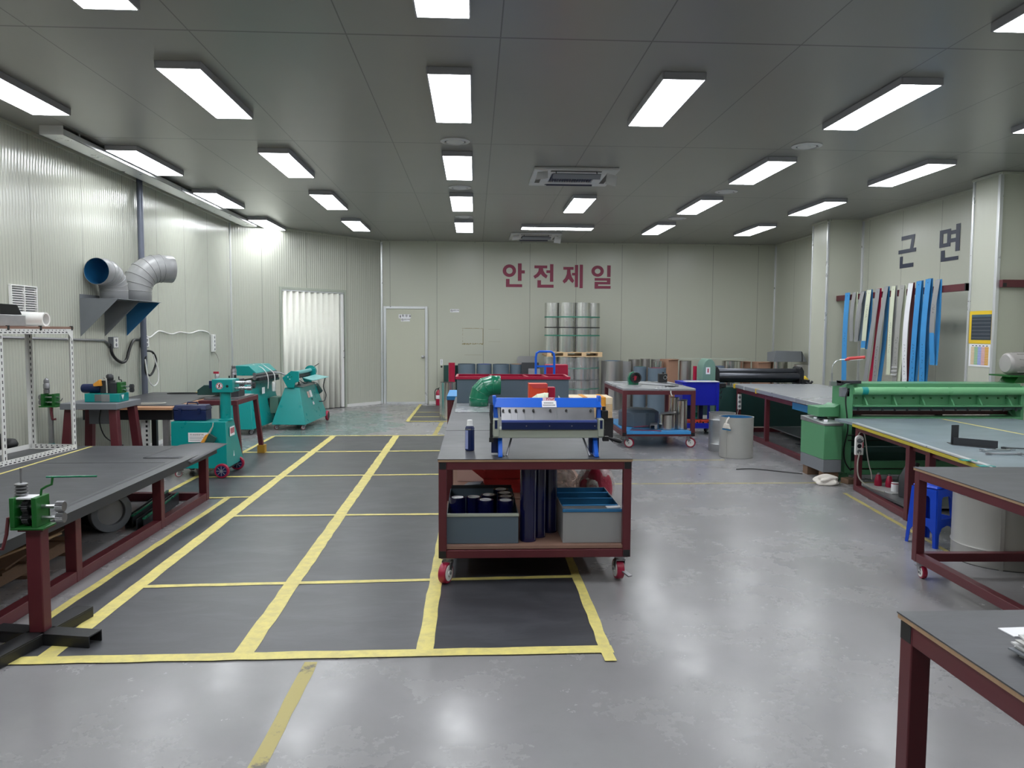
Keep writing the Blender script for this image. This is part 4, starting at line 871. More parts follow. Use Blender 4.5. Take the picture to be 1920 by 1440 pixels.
m = MB(); m.tube([(-0.3, 0, 0), (0.0, -0.03, 0.003), (0.25, 0.0, 0.0), (0.0, 0.07, 0.004), (-0.25, 0.06, 0.002), (-0.3, 0, 0)], 0.007, 6, True, 5)
solo(m, 'cable_loop', 'cable', 'loop of black cable at the far side of the bench top', 'cable', (-3.62, 10.0, 0.76))
t = thing('stapler', 'yellow handled tool at the far end of the wood-edged bench', 'hand tool', (-3.42, 10.18, 0.753), 0.3)
m = MB(); m.prism([(-0.2, 0, 0.01), (0.05, 0, 0.01), (0.08, 0, 0.045), (-0.02, 0, 0.06)], (0, 0.05, 0)); m.build('body', 'yellow', t, 0.005)
m = MB(); m.box(0.04, 0.2, 0.0, 0.05, 0.0, 0.04); m.build('jaw', 'dark', t)

# maroon splayed bench with a machine on it
SB = thing('machine_table', 'open maroon square-tube bench between the teal machines', 'stand', (-2.98, 9.5, 0.0055))
m = MB(); tb = 0.055
for y in (-0.42, 0.42): m.box(-0.22, 0.22, y-tb/2, y+tb/2, 0.695, 0.75)
for x in (-0.193, 0.193): m.box(x-tb/2, x+tb/2, -0.3925, 0.3925, 0.695, 0.75)
m.build('top_frame', 'maroon', SB, 0.003)
for sx in (-1, 1):
    for sy in (-1, 1):
        m = MB(); m.bar((sx*(0.193+(0.06 if sx > 0 else 0.03)), sy*(0.41+0.05), 0.0 if not (sx > 0 and sy > 0) else 0.0), (sx*0.193, sy*0.41, 0.695), tb, tb, (0, 1, 0)); lg = m.build('leg', 'maroon', SB, 0.003)
        if sx > 0 and sy > 0: m = MB(); m.box(0.205, 0.295, 0.41, 0.51, 0, 0.10); m.build('tape_foot', M('ochre_tape', (170, 130, 40), 0.5), lg)
BM = thing('forming_machine', 'dark bench-top roll former with a steel table, on the open maroon bench', 'forming machine', (-2.97, 9.45, 0.757))
m = MB(); m.box(-0.2, 0.2, -0.3, 0.35, 0, 0.02); m.build('bed_plate', 'oldsteel', BM)
m = MB(); m.prism([(-0.38, 0, 0.03), (-0.06, 0, 0.03), (-0.06, 0, 0.15), (-0.30, 0, 0.15), (-0.38, 0, 0.09)], (0, 0.22, 0)); m.build('side_cover', 'bluegreen', BM, 0.004)
m = MB(); m.box(-0.20, 0.0, -0.12, 0.1, 0.12, 0.21); m.build('motor_box', 'navy', BM, 0.005)
m = MB(); m.box(0.06, 0.15, -0.13, 0.12, 0.02, 0.23); m.build('gear_housing', 'dark', BM, 0.004)
m = MB(); m.cyl((0.04, 0.02, 0.205), (0.04, 0.02, 0.215), 0.085, 28); m.build('round_table', 'steel', BM)
m = MB(); m.lathe([(0.035, 0.2), (0.035, 0.29), (0.03, 0.30), (0.036, 0.305), (0.03, 0.345), (0.02, 0.35), (0.026, 0.36), (0.024, 0.38)], (0.015, 0.14, 0), 18); m.build('roll_tower', 'oldsteel', BM)
for z in (0.12, 0.165, 0.19):
    m = MB(); m.cyl((0.15, 0.0, z), (0.27, 0.0, z), 0.010, 12); m.build('shaft', 'steel', BM)
gear((0.29, 0, 0.15), 0.038, 0.04, 16).build('forming_roll', 'dark', BM)
m = MB(); m.cyl((0.09, -0.05, 0.23), (0.09, -0.05, 0.28), 0.012, 10); m.cyl((-0.02, 0.08, 0.2), (-0.02, 0.08, 0.26), 0.01, 10); m.build('clamp_knob', 'black', BM)
m = MB(); m.lathe([(0.026, 0), (0.026, 0.06), (0.02, 0.075), (0.012, 0.08)], (0, 0, 0), 18); t = thing('grease_gun', 'small grey can with a red trigger on the dark roll former', 'oil can', (-3.10, 9.42, 0.969)); m.build('can', 'galv', t)
m = MB(); m.box(-0.04, 0.02, -0.012, 0.012, 0.08, 0.105); m.build('trigger', 'redink', t)

# ================================================================== CENTRE
C = thing('rolling_cart', 'maroon rolling cart table in the centre with a dark rubber top', 'cart', (-0.22, 4.70, 0.005))
frame_table(C, 0, 1.2, 0, 1.35, 0.788, 'rubber', 0.05, 0.018, 0.165, None, shelf=0.238, leg_z0=0.165, top_over=0.004)
for x in (0.0, 1.15):
    for z in (0.72, 0.165):
        m = MB(); m.box(x+0.004, x+0.046, -0.0015, 0.0, z+0.004, z+0.046); m.build('open_tube_end', 'black', C)
castor(C, 0.055, 0.06, 0.165, 0.066, 0.045, 1.15, 0.085, True); castor(C, 1.145, 0.06, 0.165, 0.066, 0.045, -1.45, 0.085, True)
castor(C, 0.055, 1.29, 0.165, 0.066, 0.045, 0.4, 0.085); castor(C, 1.145, 1.29, 0.165, 0.066, 0.045, 0.9, 0.085)

# sheet-metal folder on the cart
F = thing('bending_brake', 'blue and grey bench sheet-metal folder on the centre cart', 'bending brake', (0.465, 4.80, 0.7945))
def fx(x): return x-0.465
for s in (-1, 1):
    x = s*0.302
    m = MB(); m.box(x-0.013, x+0.013, -0.055, 0.26, 0, 0.012); m.prism([(x-0.013, -0.05, 0.012), (x-0.013, 0.26, 0.012), (x-0.013, 0.17, 0.125), (x-0.013, 0.03, 0.125)], (0.026, 0, 0)); m.build('foot', 'blue', F, 0.003)
    m = MB(); m.box(x-0.045+s*0.01, x+0.02+s*0.01, 0.05, 0.09, 0.012, 0.125); m.build('side_frame', 'navy', F, 0.003)
    m = MB(); m.cyl((s*0.225, 0.07, 0.122), (s*0.262, -0.03, 0.006), 0.0065, 10); m.build('stay_rod', 'oldsteel', F)
m = MB(); m.box(-0.345, 0.345, -0.02, 0.12, 0.117, 0.172); m.build('bed', 'putty', F, 0.004)
for s in (-1, 1):
    m = MB(); x0 = min(s*0.312, s*0.348); m.box(x0, x0+0.036, -0.035, 0.10, 0.125, 0.238); m.build('end_bracket', 'putty', F, 0.006)
    m = MB(); m.box(s*0.330-0.008, s*0.330+0.008, -0.0375, -0.035, 0.178, 0.230); m.build('slot_insert', 'navy', F)
    m = MB(); m.hexa([(s*0.326-0.016, 0.03, 0.2), (s*0.326+0.016, 0.03, 0.2), (s*0.326+0.016, 0.07, 0.2), (s*0.326-0.016, 0.07, 0.2), (s*0.336-0.014, 0.07, 0.375), (s*0.336+0.008, 0.07, 0.375), (s*0.336+0.008, 0.12, 0.375), (s*0.336-0.014, 0.12, 0.375)]); m.build('end_post', 'blue', F, 0.004)
m = MB(); m.box(-0.295, 0.305, -0.035, -0.02, 0.172, 0.216); m.build('bending_leaf', 'navy', F, 0.002)
m = MB(); m.box(-0.295, 0.305, -0.037, 0.02, 0.216, 0.232); m.build('leaf_edge', M('violet_blue_edge', (84, 100, 176), 0.35, metal=0.3), F, 0.002)
m = MB()
for x in (-0.14, 0.005, 0.145, 0.29): m.cyl((x, -0.035, 0.195), (x, -0.038, 0.195), 0.004, 8)
m.build('screw_heads', 'oldsteel', F, kind='stuff')
xs = [-0.297, -0.234, -0.195, -0.148, -0.095, 0.055, 0.292]
for a, b in zip(xs[:-1], xs[1:]):
    m = MB(); m.hexa([(a+.0004, -0.03, 0.232), (b-.0004, -0.03, 0.232), (b-.0004, -0.012, 0.232), (a+.0004, -0.012, 0.232), (a+.0004, 0.035, 0.312), (b-.0004, 0.035, 0.312), (b-.0004, 0.055, 0.312), (a+.0004, 0.055, 0.312)]); m.build('clamp_finger', 'oldsteel', F)
for x in (-0.285, -0.245, -0.205, -0.155, -0.095, 0.012, 0.113, 0.268):
    m = MB(); m.tube([(x, 0.000, 0.290), (x, 0.022, 0.283)], 0.0075, 12); m.build('finger_screw', 'black', F)
m = MB(); m.hexa([(-0.338, 0.028, 0.305), (0.345, 0.028, 0.305), (0.345, 0.040, 0.303), (-0.338, 0.040, 0.303), (-0.325, 0.085, 0.362), (0.332, 0.085, 0.362), (0.332, 0.12, 0.358), (-0.325, 0.12, 0.358)]); tb = m.build('top_beam', 'blue', F, 0.003)
m = MB(); m.box(-0.30, 0.30, 0.08, 0.14, 0.24, 0.30); m.build('clamp_beam', 'navy', F)
sl = math.atan2(0.057, 0.057)
def on_slope(x, k, off=0.0012): return (x, 0.028+0.057*k-off*0.7, 0.305+0.057*k+off*0.7)
def slope_quad(name, x0, x1, k0, k1, mat, off, parent):
    m = MB(); m.prism([on_slope(x0, k0, off), on_slope(x1, k0, off), on_slope(x1, k1, off), on_slope(x0, k1, off)], (0, -0.0008, 0.0008)); return m.build(name, mat, parent)
wl_ = slope_quad('instruction_label', -0.037, 0.055, 0.02, 0.66, 'paper', 0.0008, tb)
bl_ = slope_quad('brand_label', -0.030, 0.046, 0.66, 1.0, M('pale_pink_label', (222, 190, 200), 0.5), 0.0008, tb)
text_mesh('brand_text', 'Truf', 0.026, 'redink', bl_, on_slope(0.012, 0.83, 0.003), (PI/4, 0, 0), 0.0006, 1.2, 0.3)
for k, w0 in ((0.44, 0.034), (0.22, 0.040)):
    m = MB(); r = random.Random(5); x = 0.009-w0
    while x < 0.009+w0-0.006:
        d = r.uniform(0.003, 0.008); m.prism([on_slope(x, k-0.05, 0.002), on_slope(x+d, k-0.05, 0.002), on_slope(x+d, k+0.05, 0.002), on_slope(x, k+0.05, 0.002)], (0, -0.0004, 0.0004)); x += d+0.0015
    m.build('fine_print', 'greyprint', wl_)
m = MB(); m.tube([(-0.355, 0.04, 0.32), (-0.36, 0.03, 0.26), (-0.352, 0.02, 0.20)], 0.012, 8); m.box(-0.368, -0.350, 0.0, 0.04, 0.10, 0.21); m.box(-0.372, -0.345, -0.01, 0.05, 0.09, 0.118); m.build('left_clamp_lever', 'black', F)
m = MB(); m.cyl((0.352, 0.0, 0.125), (0.352, 0.0, 0.17), 0.008, 10); m.box(0.345, 0.385, -0.015, 0.015, 0.095, 0.125); m.build('crank_hub', 'black', F, 0.003)
m = MB(); m.tube([(0.38, 0, 0.113), (0.40, 0, 0.110), (0.42, 0, 0.104), (0.455, -0.004, 0.094), (0.468, -0.006, 0.09)], [0.006, 0.007, 0.013, 0.014, 0.008], 12); m.build('crank_grip', 'black', F)
m = MB(); m.box(0.345, 0.385, 0.03, 0.08, 0.22, 0.285); m.cyl((0.36, 0.05, 0.2), (0.36, 0.05, 0.31), 0.012, 12); m.build('clamp_block', 'black', F, 0.004)
# spray can
t = thing('spray_can', 'navy spray can with a white cap standing on the centre cart', 'spray can', (-0.03, 5.04, 0.7945))
m = MB(); m.lathe([(0.027, 0), (0.031, 0.004), (0.031, 0.148), (0.025, 0.160), (0.0205, 0.166)], (0, 0, 0), 28); m.build('can_body', 'navy', t)
m = MB(); m.lathe([(0.0225, 0.155), (0.0225, 0.166), (0.018, 0.172), (0.018, 0.196), (0.016, 0.202), (0.001, 0.202)], (0, 0, 0), 24); m.build('cap', 'white', t)
m = MB()
for a0, a1 in ((3.5, 4.35),):
    n = 8; A = [(0.0314*math.cos(a0+(a1-a0)*k/n), 0.0314*math.sin(a0+(a1-a0)*k/n)) for k in range(n+1)]
    for k in range(n): m.poly([(*A[k], 0.012), (*A[k+1], 0.012), (*A[k+1], 0.135), (*A[k], 0.135)])
m.build('label_panel', M('periwinkle_print', (150, 160, 204), 0.4), t)
m = MB(); m.lathe([(0.0316, 0.138), (0.0316, 0.146)], (0, 0, 0), 28); m.build('silver_band', 'steel', t)

# boxes and rolls on the cart's lower shelf
def open_box(name, x0, x1, y0, y1, z0, z1, mat, label, rim=None, t=0.004, inside=None, back=None):
    o = thing(name, label, 'box', ((x0+x1)/2, (y0+y1)/2, z0)); a, b, h = (x1-x0)/2, (y1-y0)/2, z1-z0
    m = MB(); m.box(-a, a, -b, -b+t, 0, h); m.box(-a, a, b-t, b, 0, back or h); m.box(-a, -a+t, -b+t, b-t, 0, h); m.box(a-t, a, -b+t, b-t, 0, h); m.box(-a+t, a-t, -b+t, b-t, 0, t); m.build('shell', mat, o)
    if inside:
        m = MB(); e = t+0.001; f = e+0.0015
        m.box(-a+e, a-e, b-f, b-e, e, h-0.002); m.box(-a+e, -a+f, -b+e, b-f, e, h-0.002); m.box(a-f, a-e, -b+e, b-f, e, h-0.002); m.box(-a+f, a-f, -b+e, -b+f, e, h-0.002); m.build('lining', inside, o)
    if rim:
        m = MB(); m.box(-a-0.003, a+0.003, -b-0.006, -b+0.008, h-0.018, h+0.002); m.build('front_rim', rim, o, 0.003)
    return o
o = open_box('open_box', -0.172, 0.278, 4.765, 5.55, 0.2455, 0.435, 'slate', 'slate open box of navy rolls on the cart\'s lower shelf', 'putty')
m = MB(); m.box(-0.218, 0.218, 0.386, 0.39, 0.19, 0.215); m.build('back_flap', 'dark', o)
rl = None
for i, (x, y, lb) in enumerate(((-0.110, 5.06, 'left front of the slate box'), (-0.002, 5.075, 'second from left in the slate box'), (0.098, 5.14, 'behind the front middle one in the slate box'), (0.075, 4.985, 'front middle of the slate box with a grey seam'), (0.205, 4.97, 'front right of the slate box'),
                         (0.212, 5.085, 'right side middle of the slate box with marks'), (0.208, 5.20, 'right side behind the marked one in the slate box'), (0.185, 5.32, 'rearmost at right in the slate box'))):
    lb = 'short navy film roll, ' + lb
    if rl is None:
        rl = thing('film_roll', lb, 'roll', (x, y, 0.2515), 0, 'navy film rolls in the slate box')
        n = 24; A = lambda r, z: [(r*math.cos(2*PI*k/n), r*math.sin(2*PI*k/n), z) for k in range(n)]
        m = MB(); m.rings([A(0.052, 0), A(0.052, 0.225), A(0.039, 0.225), A(0.039, 0)], False, True); m.build('film', 'navyfilm', rl)
        m = MB(); m.rings([A(0.0388, 0.0), A(0.0388, 0.227), A(0.034, 0.227), A(0.034, 0.0)], False, True); m.lathe([(0.0335, 0.205), (0.0335, 0.221)], (0, 0, 0), 24); m.build('core', 'paper', rl)
    else: dup(rl, (x, y, 0.2515), i*0.7, lb)
for i, (x, y, h, lb) in enumerate(((0.345, 4.84, 0.465, 'tall navy film roll on the cart shelf, front left of three'), (0.42, 4.93, 0.46, 'tall navy film roll on the cart shelf, middle of three'), (0.502, 5.06, 0.455, 'tall navy film roll on the cart shelf, rearmost of three'))):
    t = thing('tall_film_roll', lb, 'roll', (x, y, 0.2445), i*1.3, 'tall film rolls on the cart shelf')
    m = MB(); m.pipe((0, 0, 0), 0.052 if i != 1 else 0.045, 0, h, 0.02, 32); m.build('film', 'navyfilm', t)
    m = MB(); a = -1.57 - i*1.3 + 0.9; r = (0.0525 if i != 1 else 0.0455); m.bar((r*math.cos(a), r*math.sin(a), 0.01), (r*math.cos(a), r*math.sin(a), h-0.01), 0.003, 0.002, (math.cos(a), math.sin(a), 0)); m.build('film_edge', 'greyprint', t)
o = open_box('compartment_box', 0.56, 0.938, 4.765, 5.45, 0.2455, 0.46, 'greysheet', 'pale grey box with blue compartments at right on the cart shelf', 'trayblue', inside='trayblue')
for k, y in enumerate((-0.225, -0.02, 0.16)):
    m = MB(); m.box(-0.183, 0.183, y-0.0015, y+0.0015, 0.006, 0.213); m.build('divider', 'greysheet' if k == 0 else 'trayblue', o)
for y in (-0.225, -0.02, 0.16): m = MB(); m.cyl((-0.18, y, 0.2135), (0.18, y, 0.2135), 0.0045, 10); m.build('divider_rim', 'skyblue', o)
m = MB(); m.box(-0.04, 0.05, -0.02, 0.02, 0, 0.006); solo(m, 'label_card', 'paper', 'white slip lying on the rim of the compartment box', 'card', (0.88, 4.80, 0.4635), 0.1)
def lump(name, loc, rx, ry, rz_, mat, label, cat, seed, amp=0.22, sub=2):
    bm = bmesh.new(); bmesh.ops.create_icosphere(bm, subdivisions=4, radius=1.0); r = random.Random(seed)
    ph = [(Vector((r.uniform(-1, 1), r.uniform(-1, 1), r.uniform(-1, 1))).normalized(), r.uniform(3, 9), r.uniform(0, 6)) for _ in range(9)]
    for v in bm.verts:
        d = v.co.normalized(); k = 1 + amp*sum(math.sin(a.dot(d)*f+p) for a, f, p in ph)/4.5
        v.co = Vector((d.x*rx*k, d.y*ry*k, max(-rz_*0.8, d.z*rz_*k)+rz_*0.8))
    m = MB(); m.bm.free(); m.bm = bm; return solo(m, name, mat, label, cat, loc, 0, None, 0, 70)
o = lump('plastic_bag', (0.64, 5.78, 0.245), 0.12, 0.12, 0.21, 'bag', 'crumpled grey plastic bag behind the film rolls on the cart shelf', 'bag', 4)
o = lump('packing_bag', (0.92, 5.70, 0.245), 0.115, 0.14, 0.20, 'bagred', 'crimson bag under clear film behind the compartment box', 'bag', 8, 0.15)
sk = lump('film', (0, 0, 0), 0.13, 0.155, 0.215, 'bag', 'x', 'x', 11, 0.25); del sk['label'], sk['category']; sk.parent = o; sk.name = 'clear_film'
text_mesh('bag_print', 'nuldesign', 0.028, 'ink', o, (0.0, -0.168, 0.155), (PI/2, 0, 0), 0.0006)

# second table behind the cart
C2 = thing('worktable', 'maroon table with a dark rubber top right behind the centre cart', 'worktable', (-0.22, 6.075, 0.0055))
frame_table(C2, 0, 1.2, 0, 3.1, 0.788, 'rubber', 0.05, 0.018, 0.165, [0.025, 1.55, 3.075], shelf=0.238, leg_z0=0.0, top_over=0.004)
t = thing('carton', 'open red box with flaps on the lower shelf behind the navy rolls', 'box', (0.22, 6.45, 0.2455))
m = MB(); m.box(-0.14, 0.2, -0.16, 0.2, 0, 0.11); m.build('lower_box', 'redbox', t); m = MB(); m.box(-0.14, 0.2, -0.14, 0.2, 0.112, 0.20); m.build('upper_box', 'redbox', t)
m = MB(); m.prism([(-0.14, -0.165, 0.11), (-0.25, -0.165, 0.20), (-0.2, -0.165, 0.22), (-0.13, -0.165, 0.18)], (0, 0.3, 0)); m.build('flap', 'redbox', t)
m = MB(); m.box(0, 0.32, 0, 0.02, 0, 0.34); solo(m, 'board', 'pink', 'pale pink board standing on the lower shelf left of the red box', 'board', (-0.15, 6.78, 0.2455), 0.0)
m = MB(); m.prism([(-0.16, 0, 0), (0.12, 0, 0.06), (0.10, 0, 0.10), (-0.02, 0, 0.09)], (0.02, 0.12, 0.0)); solo(m, 'sheet_offcut', 'slate', 'pointed slate sheet offcut leaning before the red box', 'sheet', (-0.05, 6.16, 0.2455))
m = MB(); m.box(0, 0.36, 0, 0.90, 0, 0.003); t = solo(m, 'steel_plate', 'tabletop', 'bare grey steel sheet under the green elbow on the table', 'sheet', (-0.19, 7.40, 0.7955))
def elbow(t, r, pts, nseg, mat, inner=None, band=True):
    """lobster-back duct elbow along a quarter bend, built of straight gores"""
    P = [Vector(p) for p in pts]; n = 32; rs = []
    for i, p in enumerate(P):
        if i == 0: tn = (P[1]-P[0]).normalized()
        elif i == len(P)-1: tn = (P[-1]-P[-2]).normalized()
        else: tn = ((P[i+1]-P[i]).normalized()+(P[i]-P[i-1]).normalized()).normalized()
        side = (P[-1]-P[0]).cross(Vector((0, 0, 1))).normalized(); nm = side.cross(tn).normalized()
        k = 1.0
        if 0 < i < len(P)-1: k = 1.0/max(0.5, tn.dot((P[i]-P[i-1]).normalized()))
        rs.append([p + side*(r*math.cos(2*PI*a/n)) + nm*(r*k*math.sin(2*PI*a/n)) for a in range(n)])
    m = MB(); m.rings(rs, False); o = m.build('duct_skin', mat, t, 0, 12); s = o.modifiers.new('solid', 'SOLIDIFY'); s.thickness = 0.003; s.offset = 1
    if inner:
        m = MB(); m.rings([[c + (q-c)*0.985 for q in ring] for ring, c in zip(rs, P)], False); m.build('duct_lining', inner, t, 0, 12)
    if band:
        m = MB()
        for ring, c in list(zip(rs, P))[1:-1]:
            pts_ = [c+(q-c)*1.03 for q in ring]; m.tube(pts_+[pts_[0]], 0.0035, 6)
        m.build('seams', mat, t, kind='stuff')
    return rs
def quarter(base, up, R, dirv, lead, n, a1=PI/2):
    """centre line: up from base by `up`, bend of radius R towards dirv, then straight by lead"""
    b = Vector(base); d = Vector(dirv).normalized(); P = [b]
    for i in range(n+1):
        a = a1*i/n; P.append(b + Vector((0, 0, up+R*math.sin(a))) + d*(R*(1-math.cos(a))))
    tn = (Vector((0, 0, math.cos(a1))) + d*math.sin(a1)); P.append(P[-1]+tn*lead)
    return P
t = thing('duct_elbow', 'green segmented duct elbow standing on the table behind the folder', 'duct elbow', (0.045, 8.02, 0.8005))
elbow(t, 0.098, quarter((0, 0, 0), 0.075, 0.14, (1, 0.05, 0), 0.085, 3), 3, 'ductgreen')
t = thing('duct_elbow', 'orange square duct elbow standing behind the blue folder', 'duct elbow', (0.58, 6.95, 0.7955))
m = MB(); m.prism([(-0.085, 0, 0), (0.0, 0, 0), (0.0, 0, 0.16), (0.085, 0, 0.20), (0.085, 0, 0.308), (-0.085, 0, 0.308)], (0, 0.16, 0)); m.build('elbow_body', 'orange', t, 0.003)
m = MB(); m.prism([(-0.085, -0.002, 0.308), (-0.045, -0.002, 0.268), (0.085, -0.002, 0.268), (0.085, -0.002, 0.308)], (0, 0.002, 0)); m.build('mitre_panel', 'brickred', t)
t = thing('duct_elbow', 'cream round duct elbow in front of the orange square elbow', 'duct elbow', (0.50, 6.62, 0.7955))
elbow(t, 0.062, quarter((0, 0, 0), 0.08, 0.11, (1, -0.15, 0), 0.03, 4), 4, 'cream', 'bluegreen')
m = MB(); m.box(-0.035, 0.035, -0.05, 0.05, 0, 0.27); solo(m, 'duct_piece', 'crimson', 'crimson square duct piece standing right of the orange elbow', 'duct piece', (0.71, 7.1, 0.7955), 0, None, 0.006)
t = thing('sheet_trough', 'long slate trough with crimson lining lying on the rear of the table', 'trough', (0.42, 8.6, 0.7955))
m = MB(); m.box(-0.61, 0.61, -0.25, -0.245, 0, 0.285); m.box(-0.61, 0.61, 0.245, 0.25, 0, 0.285); m.box(-0.61, 0.61, -0.245, 0.245, 0, 0.005); m.box(-0.61, -0.605, -0.245, 0.245, 0.005, 0.285); m.box(0.605, 0.61, -0.245, 0.245, 0.005, 0.285); m.build('shell', 'slate', t)
m = MB(); m.box(-0.605, 0.605, -0.2445, -0.24, 0.005, 0.284); m.box(-0.605, 0.605, 0.24, 0.2445, 0.005, 0.284); m.box(-0.6045, -0.6, -0.24, 0.24, 0.005, 0.284); m.box(0.6, 0.6045, -0.24, 0.24, 0.005, 0.284); m.build('lining', 'crimson', t)
m = MB(); m.box(-0.625, 0.625, -0.262, -0.235, 0.283, 0.290); m.box(-0.625, 0.625, 0.235, 0.262, 0.283, 0.290); m.box(-0.625, -0.6, -0.235, 0.235, 0.283, 0.29); m.box(0.6, 0.625, -0.235, 0.235, 0.283, 0.29); m.box(-0.625, 0.625, -0.264, -0.26, 0.262, 0.29); m.build('rolled_rim', 'crimson', t)
for x in (-0.2, 0.18, 0.40):
    m = MB(); m.bar((x, -0.24, 0.278), (x-0.04, 0.24, 0.278), 0.02, 0.012); m.build('cross_tie', 'crimson', t)
m = MB(); m.prism([(0, 0, 0), (0.085, 0, 0), (0, 0, 0.10)], (0, 0.004, 0)); solo(m, 'sheet_offcut', 'white', 'small white triangular offcut beside the right end of the slate trough', 'sheet', (0.90, 8.2, 0.7955))

# table with a blue sheet beyond, hand truck, crimson box, strapped boards
C3 = thing('worktable', 'maroon table with a blue sheet top beyond the slate trough', 'worktable', (-0.33, 9.35, 0.0055))
frame_table(C3, 0, 1.1, 0, 1.0, 0.78, 'skyblue', 0.05, 0.018, 0.1, None, ply=False, leg_z0=0.0, top_over=0.006)
m = MB(); m.box(-0.008, 1.108, -0.010, -0.007, 0.735, 0.782); m.build('folded_edge', 'trayblue', C3)
HT = thing('hand_truck', 'blue tubular hand truck standing behind the slate trough', 'hand truck', (1.03, 11.2, 0))
m = MB(); m.tube([(-0.135, 0.02, 0.06), (-0.135, 0, 1.20), (-0.125, 0, 1.26), (-0.085, 0, 1.285), (0.085, 0, 1.285), (0.125, 0, 1.26), (0.135, 0, 1.20), (0.135, 0.02, 0.06)], 0.017, 12); m.build('tube_frame', 'blue', HT)
for z in (1.07, 0.6, 0.2):
    m = MB(); m.box(-0.13, 0.13, -0.012, 0.012, z-0.014, z+0.014); m.build('cross_bar', 'blue', HT)
m = MB(); m.box(-0.012, 0.016, -0.01, 0.01, 0.2, 1.07); m.build('centre_bar', 'blue', HT)
m = MB(); m.box(-0.2, 0.2, -0.25, 0.03, 0.05, 0.06); m.build('toe_plate', 'blue', HT)
for x in (-0.19, 0.19):
    wm = wheel_bm((x, 0.06, 0.10), 0.10, 0.05, 'X'); wm.build('wheel', 'black', HT)
m = MB(); m.box(-0.17, 0.165, -0.14, 0.14, 0, 1.075); solo(m, 'duct_box', 'crimson', 'tall crimson sheet box beside the blue hand truck', 'duct box', (1.255, 11.75, 0), 0, None, 0.006)
t = thing('timber_bundle', 'pale boards held by yellow bands on a dark low stand beyond the folder', 'boards', (1.45, 10.1, 0))
m = MB(); m.box(-0.38, 0.36, -0.2, 0.2, 0.08, 0.46)
m.build('stand', 'black', t)
for i in range(3):
    m = MB(); m.box(-0.42, 0.34, -0.24, 0.24, 0.46+0.09*i, 0.55+0.09*i-0.002); m.build('board', 'pine' if i < 2 else M('fresh_board', (232, 214, 184), 0.6), t, 0.003)
for x in (-0.25, -0.02, 0.22):
    m = MB(); m.box(x-0.03, x+0.03, -0.244, 0.244, 0.462, 0.732); m.build('yellow_band', 'amber', t)
for x in (-0.34, 0.32):
    m = MB(); m.box(x-0.04, x+0.04, -0.2, 0.2, 0, 0.08); m.build('stand_foot', 'black', t)

# ================================================================== BACK WALL
# coils strapped on two stacked pallets
def pallet(loc, label, w_=1.12, d_=1.1, mat='pine'):
    t = thing('pallet', label, 'pallet', loc)
    for x in (-w_/2+0.05, -w_/6, w_/6, w_/2-0.05):
        m = MB(); m.box(x-0.045, x+0.045, -d_/2, d_/2, 0.018, 0.075); m.build('stringer', mat, t)
    for i in range(7):
        y = -d_/2 + 0.05 + i*(d_-0.1)/6; m = MB(); m.box(-w_/2, w_/2, y-0.05, y+0.05, 0.075, 0.092); m.build('deck_board', mat, t)
    for y in (-d_/2+0.05, 0, d_/2-0.05):
        m = MB(); m.box(-w_/2, w_/2, y-0.05, y+0.05, 0, 0.018); m.build('bottom_board', mat, t)
    return t
pallet((2.0, 15.85, 0), 'wooden pallet on the floor under the wrapped coils')
pallet((2.0, 15.85, 1.075), 'pale wooden pallet between the two tiers of coils')
co = None
LAY = ((1.85, 15.47, 'front left'), (2.17, 15.47, 'front right'), (1.58, 15.66, 'far left'), (2.40, 15.68, 'far right'))
for tier, z0, h in (('lower', 0.092, 0.982), ('upper', 1.167, 0.99)):
    for x, y, pos in LAY:
        t = thing('metal_coil', 'bright upright metal coil, %s of the %s tier on the pallets' % (pos, tier), 'metal coil', (x, y, z0), x*3, 'metal coils on the pallets')
        m = MB(); m.pipe((0, 0, 0), 0.155, 0, h, 0.05, 40); m.build('sheet_winding', 'foil', t)
        m = MB(); m.pipe((0, 0, 0), 0.104, 0.002, h-0.006, 0.01, 28); m.build('core', 'cardboard', t)
CP = sorted((x+0.160*math.cos(a), y+0.160*math.sin(a)) for x, y, _ in LAY for a in [2*PI*k/40 for k in range(40)])
def hull(P):
    out = []
    for seq in (P, P[::-1]):
        h = []
        for q in seq:
            while len(h) > 1 and (h[-1][0]-h[-2][0])*(q[1]-h[-2][1]) - (h[-1][1]-h[-2][1])*(q[0]-h[-2][0]) <= 0: h.pop()
            h.append(q)
        out += h[:-1]
    return out
OUT = hull(CP)
def strap(z, mat, label, w_=0.012):
    m = MB(); pts = [Vector((x, y, z)) for x, y in OUT]; n = len(pts); A = []; B = []
    for p in pts: A.append(m.bm.verts.new(p+Vector((0, 0, -w_)))); B.append(m.bm.verts.new(p+Vector((0, 0, w_))))
    for i in range(n): m.bm.faces.new((A[i], A[(i+1) % n], B[(i+1) % n], B[i]))
    o = m.build('strapping_band', mat); tag(o, label, 'strap')
G_ = M('green_strap', (50, 120, 100), 0.4)
strap(1.87, G_, 'upper green band around the upper coils'); strap(1.50, G_, 'lower green band around the upper coils'); strap(1.66, 'black', 'black band around the middle of the upper coils', 0.01)
strap(0.84, G_, 'upper green band around the lower coils'); strap(0.42, G_, 'lower green band around the lower coils'); strap(0.60, 'black', 'black band around the middle of the lower coils', 0.01)
m = MB(); pts = [(x+(x-2.0)*0.02, y+(y-15.57)*0.06, 0.1) for x, y in OUT]
rs = [[(x, y, z) for x, y, _ in pts] for z in (0.1, 0.35, 0.6, 0.85, 1.05)]; m.rings(rs, False); tag(m.build('stretch_film', 'wrap', None, 0, 20), 'clear stretch film wrapped round the lower tier of coils', 'wrapping film')
